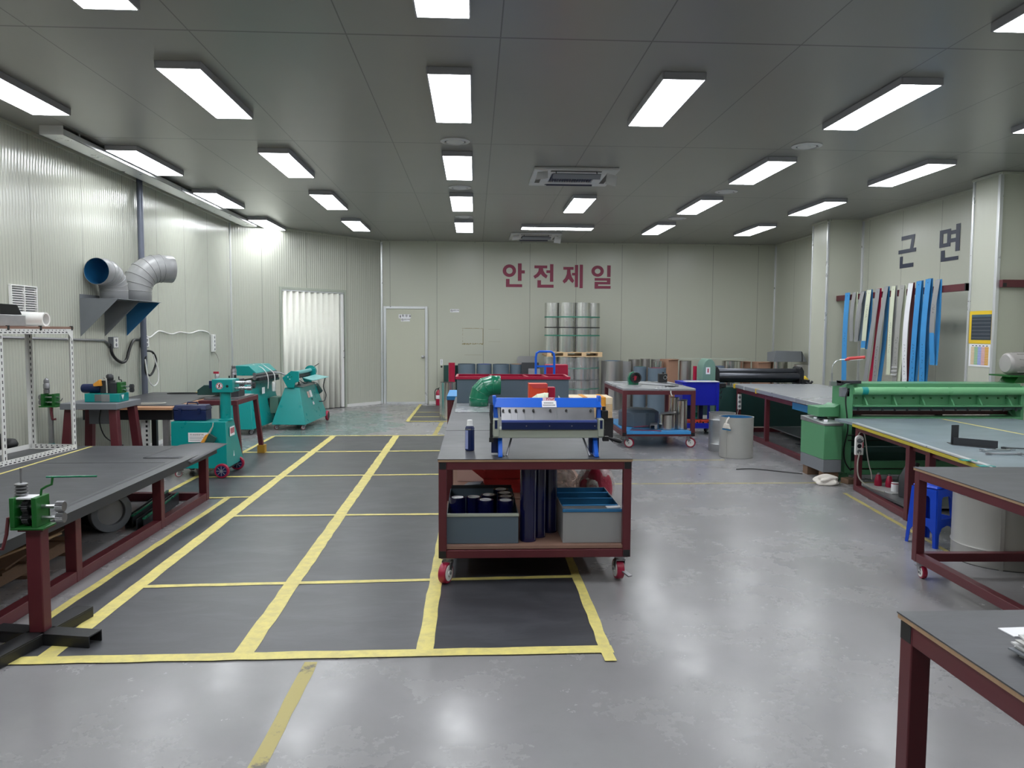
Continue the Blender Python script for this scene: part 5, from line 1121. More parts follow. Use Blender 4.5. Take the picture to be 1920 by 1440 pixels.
# standing sheet rolls along the back wall
def sheet_roll(x, y, r, h, mat, label, group=None, tk=0.02, inner=None, name='sheet_roll'):
    t = thing(name, label, 'sheet roll', (x, y, 0.0055), x*5 % 6.28, group); n = 40; rs = []
    m = MB(); m.pipe((0, 0, 0), r, 0, h, tk, n); m.build('winding', mat, t)
    m = MB(); m.bar((r*1.004, 0, 0), (r*1.004, 0, h), 0.004, 0.012, (0, 1, 0)); m.build('sheet_end', mat, t)
    if inner: m = MB(); m.pipe((0, 0, 0), r-tk-0.001, 0.01, h-0.004, 0.004, n); m.build('inner_face', inner, t)
    return t
GR = 'slate sheet rolls by the back wall'
sheet_roll(-0.165, 16.2, 0.185, 0.885, 'pvc', 'slate sheet roll by the back wall, leftmost of four', GR, 0.012, 'dark')
sheet_roll(0.20, 16.2, 0.16, 0.885, 'pvc', 'slate sheet roll by the back wall with a blue rim, second of four', GR, 0.012, 'royal')
sheet_roll(0.555, 16.15, 0.172, 0.885, 'pvc', 'slate sheet roll by the back wall, third of four', GR, 0.012, 'dark')
sheet_roll(0.885, 16.2, 0.145, 0.885, 'pvc', 'slate sheet roll by the back wall with an orange rim, fourth of four', GR, 0.012, 'amber')
sheet_roll(-0.50, 16.42, 0.16, 0.84, 'bluegreen', 'dark green sheet roll against the wall behind the crimson tube', None, 0.02)
sheet_roll(-0.425, 14.4, 0.06, 0.98, 'crimson', 'slim crimson sheet roll standing left of the slate rolls', None, 0.03)
sheet_roll(-0.475, 13.72, 0.147, 0.66, 'chrome', 'polished steel sheet roll standing beside the fire extinguisher', None, 0.01, 'dark')
def lean(x, y, w_, h, mat, label, r=0.06):
    m = MB(); P = [(-w_/2, 0, 0), (w_/2, 0, 0), (w_/2, 0, h-r)] + [(w_/2-r+r*math.cos(a), 0, h-r+r*math.sin(a)) for a in (0.4, 0.8, 1.2)] + [(w_/2-r, 0, h), (-w_/2+r, 0, h)] + [(-w_/2+r+r*math.cos(a), 0, h-r+r*math.sin(a)) for a in (1.9, 2.3, 2.7)] + [(-w_/2, 0, h-r)]
    m.prism(P, (0, 0.02, 0)); o = solo(m, 'metal_sheet', mat, label, 'sheet', (x, y, 0.004)); o.rotation_euler = (-0.09, 0, 0)
lean(1.12, 16.35, 0.42, 1.05, 'greysheet', 'grey sheet with rounded corners leaning on the back wall')
lean(1.16, 15.9, 0.36, 0.93, 'dark', 'dark sheet leaning before the rounded grey sheet', 0.01)
lean(1.22, 15.6, 0.24, 0.82, 'oldsteel', 'small dull steel sheet leaning before the dark sheet', 0.01)
# fire extinguisher
E_ = thing('fire_extinguisher', 'red fire extinguisher on the floor right of the steel door', 'fire extinguisher', (-0.765, 16.35, 0))
m = MB(); m.lathe([(0.05, 0), (0.056, 0.01), (0.056, 0.25), (0.045, 0.29), (0.022, 0.315), (0.018, 0.33)], (0, 0, 0), 24); m.build('cylinder', 'crimson', E_)
m = MB(); m.lathe([(0.0566, 0.14), (0.0566, 0.215)], (0, 0, 0), 24, 'Z', False); m.build('label_band', 'paper', E_)
m = MB(); m.box(-0.012, 0.012, -0.012, 0.012, 0.33, 0.36); m.bar((-0.01, 0, 0.36), (0.05, 0, 0.39), 0.014, 0.01); m.build('valve_lever', 'black', E_)
m = MB(); m.tube([(-0.012, 0, 0.345), (-0.05, 0, 0.34), (-0.075, 0, 0.28), (-0.072, 0, 0.16), (-0.068, 0, 0.11)], 0.009, 8, True, 4); m.build('hose', 'black', E_)
# rolls, cartons right of the pallets
sheet_roll(2.81, 15.6, 0.22, 0.985, 'foildark', 'wide steel sheet roll with a bluish rim right of the stacked coils', None, 0.03, 'trayblue')
sheet_roll(3.13, 15.95, 0.14, 0.955, 'greysheet', 'pale grey sheet roll behind the small slate roll', None, 0.02)
GD = 'steel sheet rolls along the back wall'
for x, y, r, h, lb in ((3.40, 16.25, 0.12, 0.99, 'steel sheet roll near the wall behind the slim slate roll'), (3.66, 16.35, 0.105, 1.0, 'slender steel sheet roll near the wall, between its two neighbours'), (3.93, 16.3, 0.15, 0.99, 'steel sheet roll near the wall behind the small bright roll')):
    sheet_roll(x, y, r, h, 'foildark', lb, GD, 0.03)
sheet_roll(3.20, 14.75, 0.125, 0.905, 'pvc', 'slim slate sheet roll behind the mid cart, left of two', 'slate rolls behind the mid cart', 0.012, 'ductgreen')
sheet_roll(3.50, 14.6, 0.172, 0.89, 'pvc', 'wider slate sheet roll behind the mid cart, right of two', 'slate rolls behind the mid cart', 0.012, 'crimson')
sheet_roll(3.72, 15.42, 0.10, 0.985, 'chrome', 'small bright steel roll behind the wider slate roll', None, 0.02)
def carton(x, y, w_, d_, h, label, rz=0.0):
    t = thing('carton', label, 'carton', (x, y, 0), rz)
    m = MB(); m.box(-w_/2, w_/2, -d_/2, d_/2, 0, h); m.build('box_body', 'cardboard', t, 0.004)
    m = MB(); m.prism([(-w_/2, -d_/2, h), (w_/2, -d_/2, h), (w_/2, -d_/2-0.03, h-0.008), (-w_/2, -d_/2-0.03, h-0.012)], (0, 0, 0.003)); m.build('flap', 'cardboard', t)
carton(3.96, 15.5, 0.24, 0.3, 1.03, 'tall brown carton behind the blue trolley, left of the steel rolls', 0.35)
sheet_roll(4.27, 15.4, 0.12, 0.995, 'foildark', 'steel sheet roll right of the tall brown carton', None, 0.03)
sheet_roll(4.39, 15.12, 0.036, 0.90, 'crimson', 'thin crimson sheet roll left of the roller machine guard', None, 0.012)
sheet_roll(4.47, 14.92, 0.055, 0.905, 'pvc', 'thin slate sheet roll behind the roller machine guard', None, 0.012)
sheet_roll(4.84, 15.0, 0.105, 0.91, 'pvc', 'slate sheet roll right of the roller machine guard', None, 0.012, 'royal')
sheet_roll(5.24, 15.4, 0.21, 0.995, 'chrome', 'broad bright steel roll behind the black rollers', None, 0.04)
carton(5.60, 15.75, 0.2, 0.25, 0.98, 'brown carton in shadow right of the broad bright roll')
carton(5.80, 15.3, 0.27, 0.28, 0.99, 'brown carton just left of the round brown-and-steel roll', 0.1)
sheet_roll(6.14, 15.25, 0.172, 1.0, 'chrome', 'bright steel roll edged with brown card near the far right corner', None, 0.04, 'cardboard')
sheet_roll(6.40, 14.75, 0.145, 0.95, 'foildark', 'film-wrapped steel roll beside the far pier', None, 0.03)
m = MB(); m.box(-0.72, 0.72, -0.25, 0.25, 0, 0.012); solo(m, 'board', 'putty', 'long pale board lying across the steel roll and cartons', 'board', (4.83, 15.5, 1.035))
t = thing('sheet_stack', 'grey wrapped block of sheets on the rolls in the far right corner', 'sheet stack', (6.2, 15.0, 1.009), -0.06)
m = MB(); m.hexa([(-0.33, -0.2, 0), (0.33, -0.2, 0), (0.33, 0.2, 0), (-0.33, 0.2, 0), (-0.28, -0.2, 0.22), (0.22, -0.2, 0.21), (0.33, 0.2, 0.17), (-0.33, 0.2, 0.18)]); m.build('wrapped_block', 'boxgrey', t, 0.006)
m = MB(); m.bar((0.235, -0.202, 0.005), (0.22, -0.202, 0.2), 0.015, 0.003, (0, -1, 0)); m.build('band', 'black', t)

# ================================================================== RIGHT SIDE
# mid cart
MC = thing('rolling_cart', 'maroon wheeled cart with a steel top and sky-blue tray, behind the folder', 'cart', (2.01, 10.3, 0))
frame_table(MC, 0, 1.0, 0, 1.5, 0.815, 'tabletop', 0.055, 0.03, 0.16, None, ply=False, leg_z0=0.16, top_over=-0.002)
m = MB(); m.box(0.058, 0.942, -0.004, 1.49, 0.195, 0.232); m.box(0.058, 0.942, -0.010, -0.004, 0.19, 0.236); m.build('blue_tray', 'skyblue', MC, 0.003)
for x in (0.0, 0.945):
    m = MB(); m.box(x+0.004, x+0.051, -0.0015, 0, 0.165, 0.21); m.build('open_tube_end', 'black', MC)
castor(MC, 0.08, 0.07, 0.16, 0.068, 0.04, 2.7, 0.09); castor(MC, 0.93, 0.07, 0.16, 0.068, 0.04, 2.75, 0.09); castor(MC, 0.08, 1.42, 0.16, 0.068, 0.04, 1.4, 0.09); castor(MC, 0.93, 1.42, 0.16, 0.068, 0.04, 2.0, 0.09)
BL = thing('duct_blower', 'small green blower with a black round mouth on the mid cart', 'blower', (2.30, 11.05, 0.815), 0.0)
m = MB(); m.prism([(-0.07, -0.045, 0.0), (0.07, -0.045, 0.0), (0.075, -0.045, 0.10), (0.05, -0.045, 0.17), (0.0, -0.045, 0.19), (-0.05, -0.045, 0.17), (-0.075, -0.045, 0.10)], (0, 0.09, 0)); m.build('housing', 'ductgreen', BL, 0.006)
m = MB(); n = 28; A = lambda r, y: [(0.025+r*math.cos(2*PI*k/n), y, 0.105+r*math.sin(2*PI*k/n)) for k in range(n)]
m.rings([A(0.078, -0.045), A(0.078, -0.095), A(0.060, -0.095), A(0.060, -0.045)], False, True); m.rings([A(0.060, -0.05), A(0.0602, -0.046)]); m.build('mouth', 'black', BL)
m = MB(); m.prism([(0.0, -0.06, 0.06), (0.03, -0.06, 0.07), (0.045, -0.06, 0.13), (0.01, -0.06, 0.12)], (0, 0.008, 0)); m.prism([(-0.02, -0.058, 0.10), (0.03, -0.058, 0.12), (0.02, -0.058, 0.14)], (0, 0.008, 0)); m.build('vane', 'redink', BL)
t = thing('power_tool', 'black square tool with a round dial at the far side of the mid cart', 'power tool', (2.87, 11.62, 0.815))
m = MB(); m.box(-0.06, 0.065, -0.05, 0.05, 0, 0.13); m.build('body', 'black', t, 0.006)
m = MB(); m.rings([[(0.03+r*math.cos(2*PI*k/20), y, 0.075+r*math.sin(2*PI*k/20)) for k in range(20)] for r, y in ((0.03, -0.05), (0.03, -0.062), (0.022, -0.062), (0.022, -0.05))], False, True); m.build('dial', 'steel', t)
m = MB(); m.box(0.0, 0.02, -0.02, 0.02, 0.13, 0.155); m.build('knob', 'black', t)
for i, (p, q, lb, mt) in enumerate((((2.12, 11.6, 0.8155), (2.75, 10.75, 0.8155), 'long dark metal strip lying slantwise on the mid cart top, left', 'dark'), ((2.62, 11.7, 0.8155), (2.93, 11.0, 0.8155), 'grey metal strip lying slantwise on the mid cart top, right', 'oldsteel'), ((2.72, 11.72, 0.817), (3.0, 10.95, 0.817), 'dull metal strip along the right edge of the mid cart top', 'dark'))):
    m = MB(); m.bar(Vector((0, 0, 0)), Vector(q)-Vector(p), 0.022, 0.004); solo(m, 'metal_strip', mt, lb, 'strip', (p[0], p[1], p[2]+0.002))
t = thing('tin_snips', 'pair of grey tin snips near the front of the mid cart top', 'snips', (2.78, 10.62, 0.816), 0.5)
for s in (-1, 1):
    m = MB(); m.tube([(0.10, 0, 0.008), (0.02, s*0.005, 0.008), (-0.05, s*0.04, 0.008), (-0.12, s*0.035, 0.008)], [0.004, 0.008, 0.007, 0.006], 8); m.build('blade_handle', 'dark', t)
m = MB(); m.cyl((0.01, 0, 0.0), (0.01, 0, 0.018), 0.012, 12); m.build('pivot', 'steel', t)
m = MB(); m.tube([(0, 0, 0), (0, -0.005, -0.03), (0.01, -0.01, -0.06), (0.02, -0.01, -0.07)], 0.008, 8); solo(m, 'wire_hook', 'white', 'small white hook hanging under the front edge of the mid cart', 'hook', (2.66, 10.285, 0.785))
m = MB(); m.lathe([(0.29, 0), (0.29, 0.20), (0.22, 0.235), (0.05, 0.25)], (0, 0, 0), 11); m.box(-0.005, 0.005, -0.293, -0.289, 0, 0.2); solo(m, 'round_duct_cover', 'slate', 'wide slate faceted round cover on the blue tray of the mid cart', 'duct cover', (2.37, 10.98, 0.2375), 0.3, None, 0.004, 15)
t = thing('pail', 'bright steel pail with papers on top, on the blue tray', 'pail', (2.672, 10.5, 0.2375))
m = MB(); m.shell((0, 0, 0), 0.115, 0, 0.20, 0.004, 32); m.build('body', 'chrome', t)
m = MB(); m.prism([(-0.12, -0.08, 0.205), (0.1, -0.1, 0.235), (0.14, 0.06, 0.245), (-0.08, 0.09, 0.215)], (0, 0, 0.003)); m.build('lid_sheet', 'galv', t)
for x, y, h, r, mt, lb in ((2.875, 10.48, 0.395, 0.068, 'chrome', 'tall bright sheet tube at the right of the blue tray'), (2.83, 10.72, 0.42, 0.07, 'chrome', 'tall bright sheet tube farther back on the blue tray'), (2.94, 10.62, 0.40, 0.045, 'foildark', 'slim dull sheet tube at the right edge of the blue tray')):
    m = MB(); m.pipe((0, 0, 0), r, 0, h, 0.006, 28); solo(m, 'sheet_tube', mt, lb, 'sheet tube', (x, y, 0.2375), x*4)
m = MB(); m.box(-0.05, 0.05, -0.14, 0.14, 0.06, 0.066); m.box(-0.05, -0.044, -0.14, 0.14, 0, 0.06); m.box(0.012, 0.05, -0.14, -0.135, 0.0, 0.06); solo(m, 'bracket', 'galv', 'small galvanised channel piece between the slate cover and the pail', 'bracket', (2.50, 10.55, 0.2375), -0.25)
for i in range(4):
    m = MB(); m.bar((-0.2+0.02*i, 0, 0.004), (0.22-0.03*i, 0.05*(i-1), 0.004), 0.03, 0.004); solo(m, 'sheet_strip', ('crimson', 'dark', 'dark', 'crimson')[i], ('crimson sheet strip lying nearest the front edge of the blue tray', 'dark sheet strip second from the front edge of the blue tray', 'dark sheet strip behind the front crimson one on the blue tray', 'crimson sheet strip lying topmost on the blue tray strips')[i], 'strip', (2.33, 10.36+0.045*i, 0.2345+0.0095*i), 0.1*i-0.1)
# drums
def drum(x, y, r, h, mat, label, beads, inner, rz=0):
    t = thing('drum', label, 'drum', (x, y, 0), rz); prof = [(r, 0)]
    for z in beads: prof += [(r, z-0.012), (r+0.006, z), (r, z+0.012)]
    prof += [(r, h-0.004), (r+0.004, h), (r-0.006, h), (r-0.006, 0.012), (0.001, 0.012)]
    m = MB(); m.lathe(prof, (0, 0, 0), 48); m.build('drum_body', mat, t)
    m = MB(); m.lathe([(r-0.008, 0.014), (r-0.008, h-0.006)], (0, 0, 0), 48, 'Z', False); m.build('drum_lining', inner, t)
    return t
DR = drum(3.335, 9.585, 0.208, 0.515, 'drum', 'pale grey open drum with a blue inside, front of the two drums', (), 'trayblue')
m = MB(); a = 3.75; m.box(0.205, 0.213, -0.012, 0.012, 0.0, 0.512); o = m.build('folded_seam', 'drum', DR); o.rotation_euler = (0, 0, a)
m = MB(); m.cyl((0, 0, -0.001), (0, 0, 0.002), 0.212, 48); m.build('base_ring', 'black', DR)
drum(3.31, 10.08, 0.172, 0.51, 'galv', 'galvanised steel drum standing behind the pale grey drum', (0.10, 0.42), 'galv')
t = thing('gloves', 'white and blue glove hung over the rim of the pale grey drum', 'glove', (3.15, 9.40, 0.42))
m = MB(); m.prism([(-0.05, 0, -0.03), (0.02, 0, -0.04), (0.055, 0, -0.05), (0.03, 0, 0.02), (-0.03, 0, 0.035)], (-0.02, -0.035, 0)); m.build('glove_body', 'cloth', t, 0.008)
m = MB(); m.prism([(-0.055, -0.005, -0.045), (0.05, -0.005, -0.062), (0.05, -0.005, -0.052), (-0.05, -0.005, -0.03)], (-0.02, -0.03, 0)); m.build('cuff', 'trayblue', t)
m = MB(); m.tube([(-0.02, -0.02, 0.03), (0.0, 0.0, 0.07), (0.03, 0.02, 0.1)], 0.01, 8); m.build('finger', 'cloth', t)
# royal blue tool trolley
TR = thing('tool_trolley', 'royal blue steel tool trolley behind the mid cart', 'tool trolley', (3.19, 11.62, 0))
for x in (0, 0.53):
    for y in (0, 0.44):
        m = MB(); m.box(x, x+0.04, y, y+0.03, 0.10, 0.80); m.build('post', 'royal', TR, 0.004)
m = MB(); m.box(0.04, 0.53, 0.004, 0.016, 0.46, 0.80); m.box(0.04, 0.53, 0.454, 0.466, 0.46, 0.80); m.box(0.004, 0.016, 0.03, 0.44, 0.46, 0.80); m.box(0.554, 0.566, 0.03, 0.44, 0.46, 0.80); m.box(0.01, 0.56, 0.01, 0.46, 0.455, 0.465); m.build('upper_tray', 'royal', TR, 0.003)
m = MB(); m.box(0.0, 0.57, 0.0, 0.47, 0.10, 0.115); m.box(0, 0.57, 0, 0.01, 0.115, 0.185); m.box(0, 0.57, 0.46, 0.47, 0.115, 0.185); m.box(0, 0.01, 0.01, 0.46, 0.115, 0.185); m.box(0.56, 0.57, 0.01, 0.46, 0.115, 0.185); m.build('lower_tray', 'royal', TR, 0.003)
m = MB(); m.box(-0.005, 0.575, -0.006, 0.476, 0.80, 0.815); m.build('top', 'royal', TR, 0.004)
m = MB(); m.box(0.06, 0.57, -0.008, 0.2, 0.815, 0.827); m.build('top_pad', 'ceil_white', TR, 0.003)
m = MB(); m.box(0.13, 0.245, 0.26, 0.42, 0.115, 0.455); m.box(0.34, 0.40, 0.26, 0.42, 0.115, 0.455); m.build('inner_panel', 'navy', TR)
for x in (0.575,):
    m = MB()
    for i, z in enumerate((0.74, 0.66, 0.58)): m.tube([(x, 0.05, z), (x+0.04, 0.05, z-0.02), (x+0.045, 0.05, z+0.02)], 0.008, 6)
    m.build('side_hooks', 'black', TR, kind='stuff')
for x, y in ((0.06, 0.06), (0.51, 0.06), (0.06, 0.41), (0.51, 0.41)): castor(TR, x, y, 0.10, 0.04, 0.025, 0.6, 0.06, False, 'black')
for i, x in enumerate((3.40, 3.575)):
    t = thing('plastic_case', ('orange case on the lower tray of the blue trolley, left', 'orange case on the lower tray of the blue trolley, right')[i], 'case', (x, 11.75, 0.117))
    m = MB(); m.box(-0.08, 0.08, -0.08, 0.1, 0, 0.08); m.build('case_body', 'orange', t, 0.008)
    m = MB(); m.box(-0.083, 0.083, -0.083, 0.103, 0.08, 0.105); m.build('lid', 'orange', t, 0.006)
    for sx in (-0.04, 0.04): m = MB(); m.box(sx-0.012, sx+0.012, -0.088, -0.082, 0.05, 0.085); m.build('latch', 'black', t)
t = thing('bottle_stack', 'turquoise plastic bottle seen inside the blue trolley', 'bottle', (3.482, 11.94, 0.117))
m = MB(); m.lathe([(0.036, 0), (0.036, 0.10), (0.030, 0.11), (0.036, 0.12), (0.036, 0.215), (0.03, 0.225), (0.036, 0.235), (0.036, 0.30), (0.015, 0.32)], (0, 0, 0), 20); m.build('bottle_body', 'teallight', t)
m = MB(); m.lathe([(0.0365, 0.135), (0.0365, 0.20)], (0, 0, 0), 20, 'Z', False); m.build('label_band', 'ductgreen', t)
# plate roller machine at the back
RO = thing('plate_roller', 'dark green plate rolling machine with black rollers and a grey-green guard', 'rolling machine', (3.66, 12.15, 0))
m = MB(); P = [(0, 0, 0.25), (0.205, 0, 0.25), (0.205, 0, 1.0)] + [(0.1025+0.1025*math.cos(a), 0, 1.0+0.155*math.sin(a)) for a in (0.35, 0.7, 1.05, 1.4, 1.75, 2.1, 2.45, 2.8)] + [(0, 0, 1.0)]
m.prism(P, (0, 0.34, 0)); gd = m.build('gear_guard', 'greyteal', RO, 0.01)
m = MB(); m.box(0.045, 0.115, -0.003, 0.0, 0.91, 1.02); lb = m.build('label', 'paper', gd)
m = MB(); m.box(0.07, 0.09, -0.0045, -0.003, 0.935, 1.0); m.build('label_print', 'redink', lb)
m = MB(); m.box(0.21, 1.85, 0.02, 0.42, 0.06, 0.70); m.prism([(0.21, 0.0, 0.0), (0.34, 0.0, 0.0), (0.34, 0.0, 0.70), (0.27, 0.0, 0.70)], (0, 0.42, 0)); m.build('base', 'bluegreen', RO, 0.006)
m = MB(); m.prism([(0.25, -0.006, 0.0), (0.55, -0.006, 0.0), (0.55, -0.006, 0.70), (0.33, -0.006, 0.70)], (0, 0.02, 0)); m.build('front_plate', 'bluegreen', RO)
for x0 in (0.215, 1.60):
    m = MB(); m.prism([(x0, 0.04, 0.70), (x0+0.07, 0.04, 0.70), (x0+0.07, 0.04, 0.96), (x0+0.03, 0.04, 1.03), (x0, 0.04, 1.0)], (0, 0.3, 0)); m.build('bearing_block', 'black', RO, 0.004)
for y, z, r in ((0.10, 0.865, 0.062), (0.22, 0.94, 0.055), (0.20, 0.815, 0.05)):
    m = MB(); m.cyl((0.285, y, z), (1.60, y, z), r, 28); m.build('roller', 'oil', RO)
m = MB(); m.box(1.62, 1.75, 0.0, 0.2, 0.74, 0.82); m.tube([(1.68, 0.0, 0.78), (1.74, -0.03, 0.76), (1.78, -0.03, 0.80)], 0.02, 8); m.build('release_lever', 'black', RO)
m = MB(); m.box(0.215, 0.37, -0.03, 0.03, 0.70, 0.76); m.build('switch_box', 'black', RO, 0.004)
lump('plastic_bag', (5.43, 12.42, 0.702), 0.065, 0.065, 0.095, 'yellow', 'crumpled yellow bag beside the black rollers near the far pier', 'bag', 21)
# grey table behind the shear
RT = thing('worktable', 'long maroon table with a grey steel top between the drums and the shear', 'worktable', (4.0, 8.55, 0), -0.035)
frame_table(RT, 0, 1.35, 0, 3.5, 0.765, 'tabletop', 0.06, 0.055, 0.0, [0.03, 2.0, 3.30], ply=False, top_over=0.015)
for y, w_ in ((3.35, 0.09), (2.35, 0.035)):
    m = MB(); m.box(-0.018, 0.03, y, y+w_, 0.7, 0.767); m.build('yellow_tape', 'yellow', RT)
m = MB(); m.box(-0.0165, 0.0, 2.9, 2.915, 0.708, 0.766); m.build('white_mark', 'paper', RT)
m = MB(); m.box(0.50, 1.25, 0.08, 3.2, 0.10, 0.115); m.build('low_shelf', 'galv', RT)
m = MB(); m.box(0.0, 0.5, 0.02, 1.0, 0.615, 0.622); m.box(0.0, 0.006, 0.02, 1.0, 0.622, 0.70); m.box(0.0, 0.5, 0.994, 1.0, 0.622, 0.7); m.build('hanging_tray', 'trayblue', RT)
t = thing('power_strip', 'white power strip fixed to the far leg of the grey topped table', 'power strip', (4.135, 11.79, 0.38))
m = MB(); m.box(-0.03, 0.03, -0.02, 0.0, 0, 0.24); m.build('strip_body', 'white', t, 0.006)
for z in (0.05, 0.12, 0.19):
    m = MB(); m.cyl((0, -0.0205, z), (0, -0.022, z), 0.021, 16); m.build('socket', 'boxgrey', t)
m = MB(); m.tube([(-0.01, -0.01, 0.0), (-0.03, -0.015, -0.06), (-0.035, -0.01, -0.2), (-0.03, -0.01, -0.37)], 0.006, 6); m.build('cord', 'cableg', t)
t = thing('battery_box', 'yellow box with a blue label on the floor beneath the grey topped table', 'box', (4.28, 9.35, 0.001), -0.035)
m = MB(); m.box(-0.12, 0.12, -0.09, 0.09, 0.0, 0.03); m.box(-0.12, 0.12, -0.09, 0.09, 0.03, 0.16); m.build('box_body', 'yellow', t, 0.008)
m = MB(); m.box(-0.09, 0.1, -0.093, -0.09, 0.03, 0.13); m.build('label', M('violet_label', (92, 98, 168), 0.5), t)
m = MB(); m.box(-0.1, 0.1, -0.02, 0.02, 0.16, 0.19); m.build('handle', 'black', t)
for i in range(5):
    m = MB(); r = random.Random(i); m.box(-0.42, 0.40, -0.03-0.02*r.random(), 0.03, 0, 0.012); solo(m, 'metal_bar', ('dark', 'trayblue', 'dark', 'bluegreen', 'dark')[i], ('dark flat bar on the floor under the grey topped table, nearest drums', 'blue flat bar on the floor under the grey topped table', 'dark flat bar beyond the blue bar under the grey topped table', 'green flat bar on the floor under the grey topped table', 'dark flat bar deepest under the grey topped table')[i], 'bar', (4.85+0.03*i, 9.75+0.22*i, 0.0015), 0.05*(i-2))

# ------------------------------------------------------------------ green guillotine shear
SH = thing('guillotine_shear', 'big green guillotine shear for sheet metal on the right', 'shear', (4.0, 8.0, 0))
for x, z1 in ((0, 1.035), (1.90, 1.02)):
    m = MB(); m.prism([(x, 0.0, 0.06), (x, 0.50, 0.06), (x, 0.50, 0.66), (x, 0.40, 0.74), (x, 0.40, z1), (x, 0.0, z1)], (0.035, 0, 0)); m.build('side_frame', 'green', SH, 0.004)
m = MB(); m.box(-0.035, 0.035, -0.012, 0.0, 0.08, 1.035); m.build('frame_flange', 'green', SH, 0.003)
m = MB(); m.prism([(-0.12, 0.02, 0.0), (0.03, 0.02, 0.0), (0.03, 0.02, 0.075), (-0.05, 0.02, 0.075)], (0, 0.5, 0)); m.build('foot', 'green', SH)
m = MB(); m.box(0.035, 1.9, 0.02, 0.34, 0.985, 1.045); m.build('top_plate', 'green', SH, 0.004)
m = MB(); m.cyl((0.035, 0.0, 0.965), (1.98, 0.0, 0.965), 0.042, 24); m.build('torsion_bar', M('light_green_paint', (126, 190, 140), 0.3, var=0.06), SH)
m = MB(); m.cyl((0.125, 0.0, 0.965), (0.19, 0.0, 0.965), 0.0428, 24); m.build('tape_band', 'teal', SH)
m = MB(); m.box(0.035, 1.9, 0.05, 0.075, 0.80, 0.985); m.build('beam_web', 'green', SH)
m = MB(); m.box(0.035, 1.9, -0.05, 0.075, 0.797, 0.815); m.build('beam_flange', 'green', SH, 0.003)
for x in (0.17, 0.49, 0.80, 1.12, 1.43, 1.76):
    m = MB(); m.prism([(x, 0.05, 0.925), (x, -0.045, 0.815), (x, 0.05, 0.815)], (0.018, 0, 0)); m.build('gusset', 'green', SH)
for i in range(6):
    for dx in (0.06, 0.15, 0.25):
        x = 0.04+0.315*i+dx
        if x < 1.88: m = MB(); m.cyl((x, 0.05, 0.885), (x, 0.038, 0.885), 0.010, 10); m.build('bolt', 'dkgreen', SH)
m = MB(); m.box(0.035, 1.9, -0.02, 0.06, 0.766, 0.797); m.build('hold_down_beam', 'bluegreen', SH)
for i in range(14):
    x = 0.09+0.134*i; m = MB(); m.cyl((x, -0.02, 0.752), (x, -0.02, 0.78), 0.011, 12); m.build('hold_down_foot', 'dark', SH)
m = MB(); m.box(0.035, 1.9, 0.14, 0.18, 0.737, 0.768); m.build('upper_blade', 'oldsteel', SH)
m = MB(); m.box(0.035, 1.9, 0.20, 0.24, 0.690, 0.738); m.build('back_gauge', 'maroon', SH)
m = MB(); m.box(0.035, 1.9, -0.02, 0.20, 0.60, 0.682); m.build('bed', 'green', SH)
for z0, z1, y in ((0.30, 0.36, 0.0), (0.13, 0.20, 0.0), (0.06, 0.11, 0.0)):
    m = MB(); m.box(0.035, 1.9, y, y+0.08, z0, z1); m.build('tie_bar', 'bluegreen' if z0 > .2 else 'green', SH, 0.004)
m = MB(); m.box(0.035, 1.9, 0.42, 0.46, 0.06, 0.55); m.build('rear_panel', 'bluegreen', SH)
# drive motor on the top
m = MB(); m.box(1.80, 2.35, 0.05, 0.40, 1.115, 1.13); m.prism([(1.88, 0.1, 1.045), (2.2, 0.1, 1.045), (2.2, 0.1, 1.115), (1.93, 0.1, 1.115)], (0, 0.25, 0)); m.build('motor_mount', 'dkgreen', SH)
m = MB(); m.lathe([(0.02, 1.835), (0.095, 1.84), (0.115, 1.86), (0.12, 1.88), (0.12, 2.2), (0.1, 2.22)], (0, 0.2, 1.255), 32, 'X'); mo = m.build('motor', 'motorgrey', SH)
for k in range(10):
    a = 2*PI*k/10+0.2; m = MB(); m.bar((1.93, 0.2+0.122*math.cos(a), 1.255+0.122*math.sin(a)), (2.15, 0.2+0.122*math.cos(a), 1.255+0.122*math.sin(a)), 0.008, 0.012, (0, math.cos(a), math.sin(a))); m.build('cooling_fin', 'motorgrey', mo)
for i in range(3): m = MB(); m.box(2.0, 2.12, 0.075, 0.085, 1.20+0.03*i, 1.212+0.03*i); m.build('vent_slot', 'black', mo)
# switch box, pedal panel and work lamp fixed to the frame
m = MB(); m.box(-0.09, 0.0, -0.012, 0.06, 0.90, 1.0); m.build('junction_box', 'boxgrey', SH, 0.006)
m = MB(); m.box(-0.12, 0.10, -0.05, 0.06, 1.045, 1.075); m.prism([(-0.12, -0.05, 1.02), (-0.07, -0.05, 1.045), (-0.12, -0.05, 1.075)], (0, 0.1, 0)); m.build('control_panel', 'dark', SH, 0.004)
m = MB(); m.tube([(-0.02, -0.015, 0.98), (-0.05, -0.02, 0.88), (-0.03, -0.02, 0.7), (-0.015, -0.02, 0.55), (-0.05, -0.02, 0.35), (-0.03, -0.02, 0.2), (0.03, -0.03, 0.11)], 0.007, 6, True, 4); m.build('hanging_cable', 'cable', SH)
for z in (0.435, 0.49):
    m = MB(); m.tube([(-0.01, -0.02, z), (0.5, -0.03, z)], 0.006, 6); m.build('cable_run', 'cable', SH)
m = MB(); m.prism([(-0.24, 0.20, 0.665), (-0.005, 0.20, 0.665), (-0.005, 0.20, 0.80), (-0.06, 0.20, 0.77), (-0.24, 0.20, 0.77)], (0, 0.28, 0)); m.build('side_guard', 'green', SH, 0.004)
CB = thing('control_cabinet', 'green and grey control cabinet at the left end of the shear', 'cabinet', (3.70, 8.02, 0))
m = MB(); m.box(0.0, 0.20, -0.10, 0.48, 0.235, 0.60); m.build('cabinet_body', 'green', CB, 0.006)
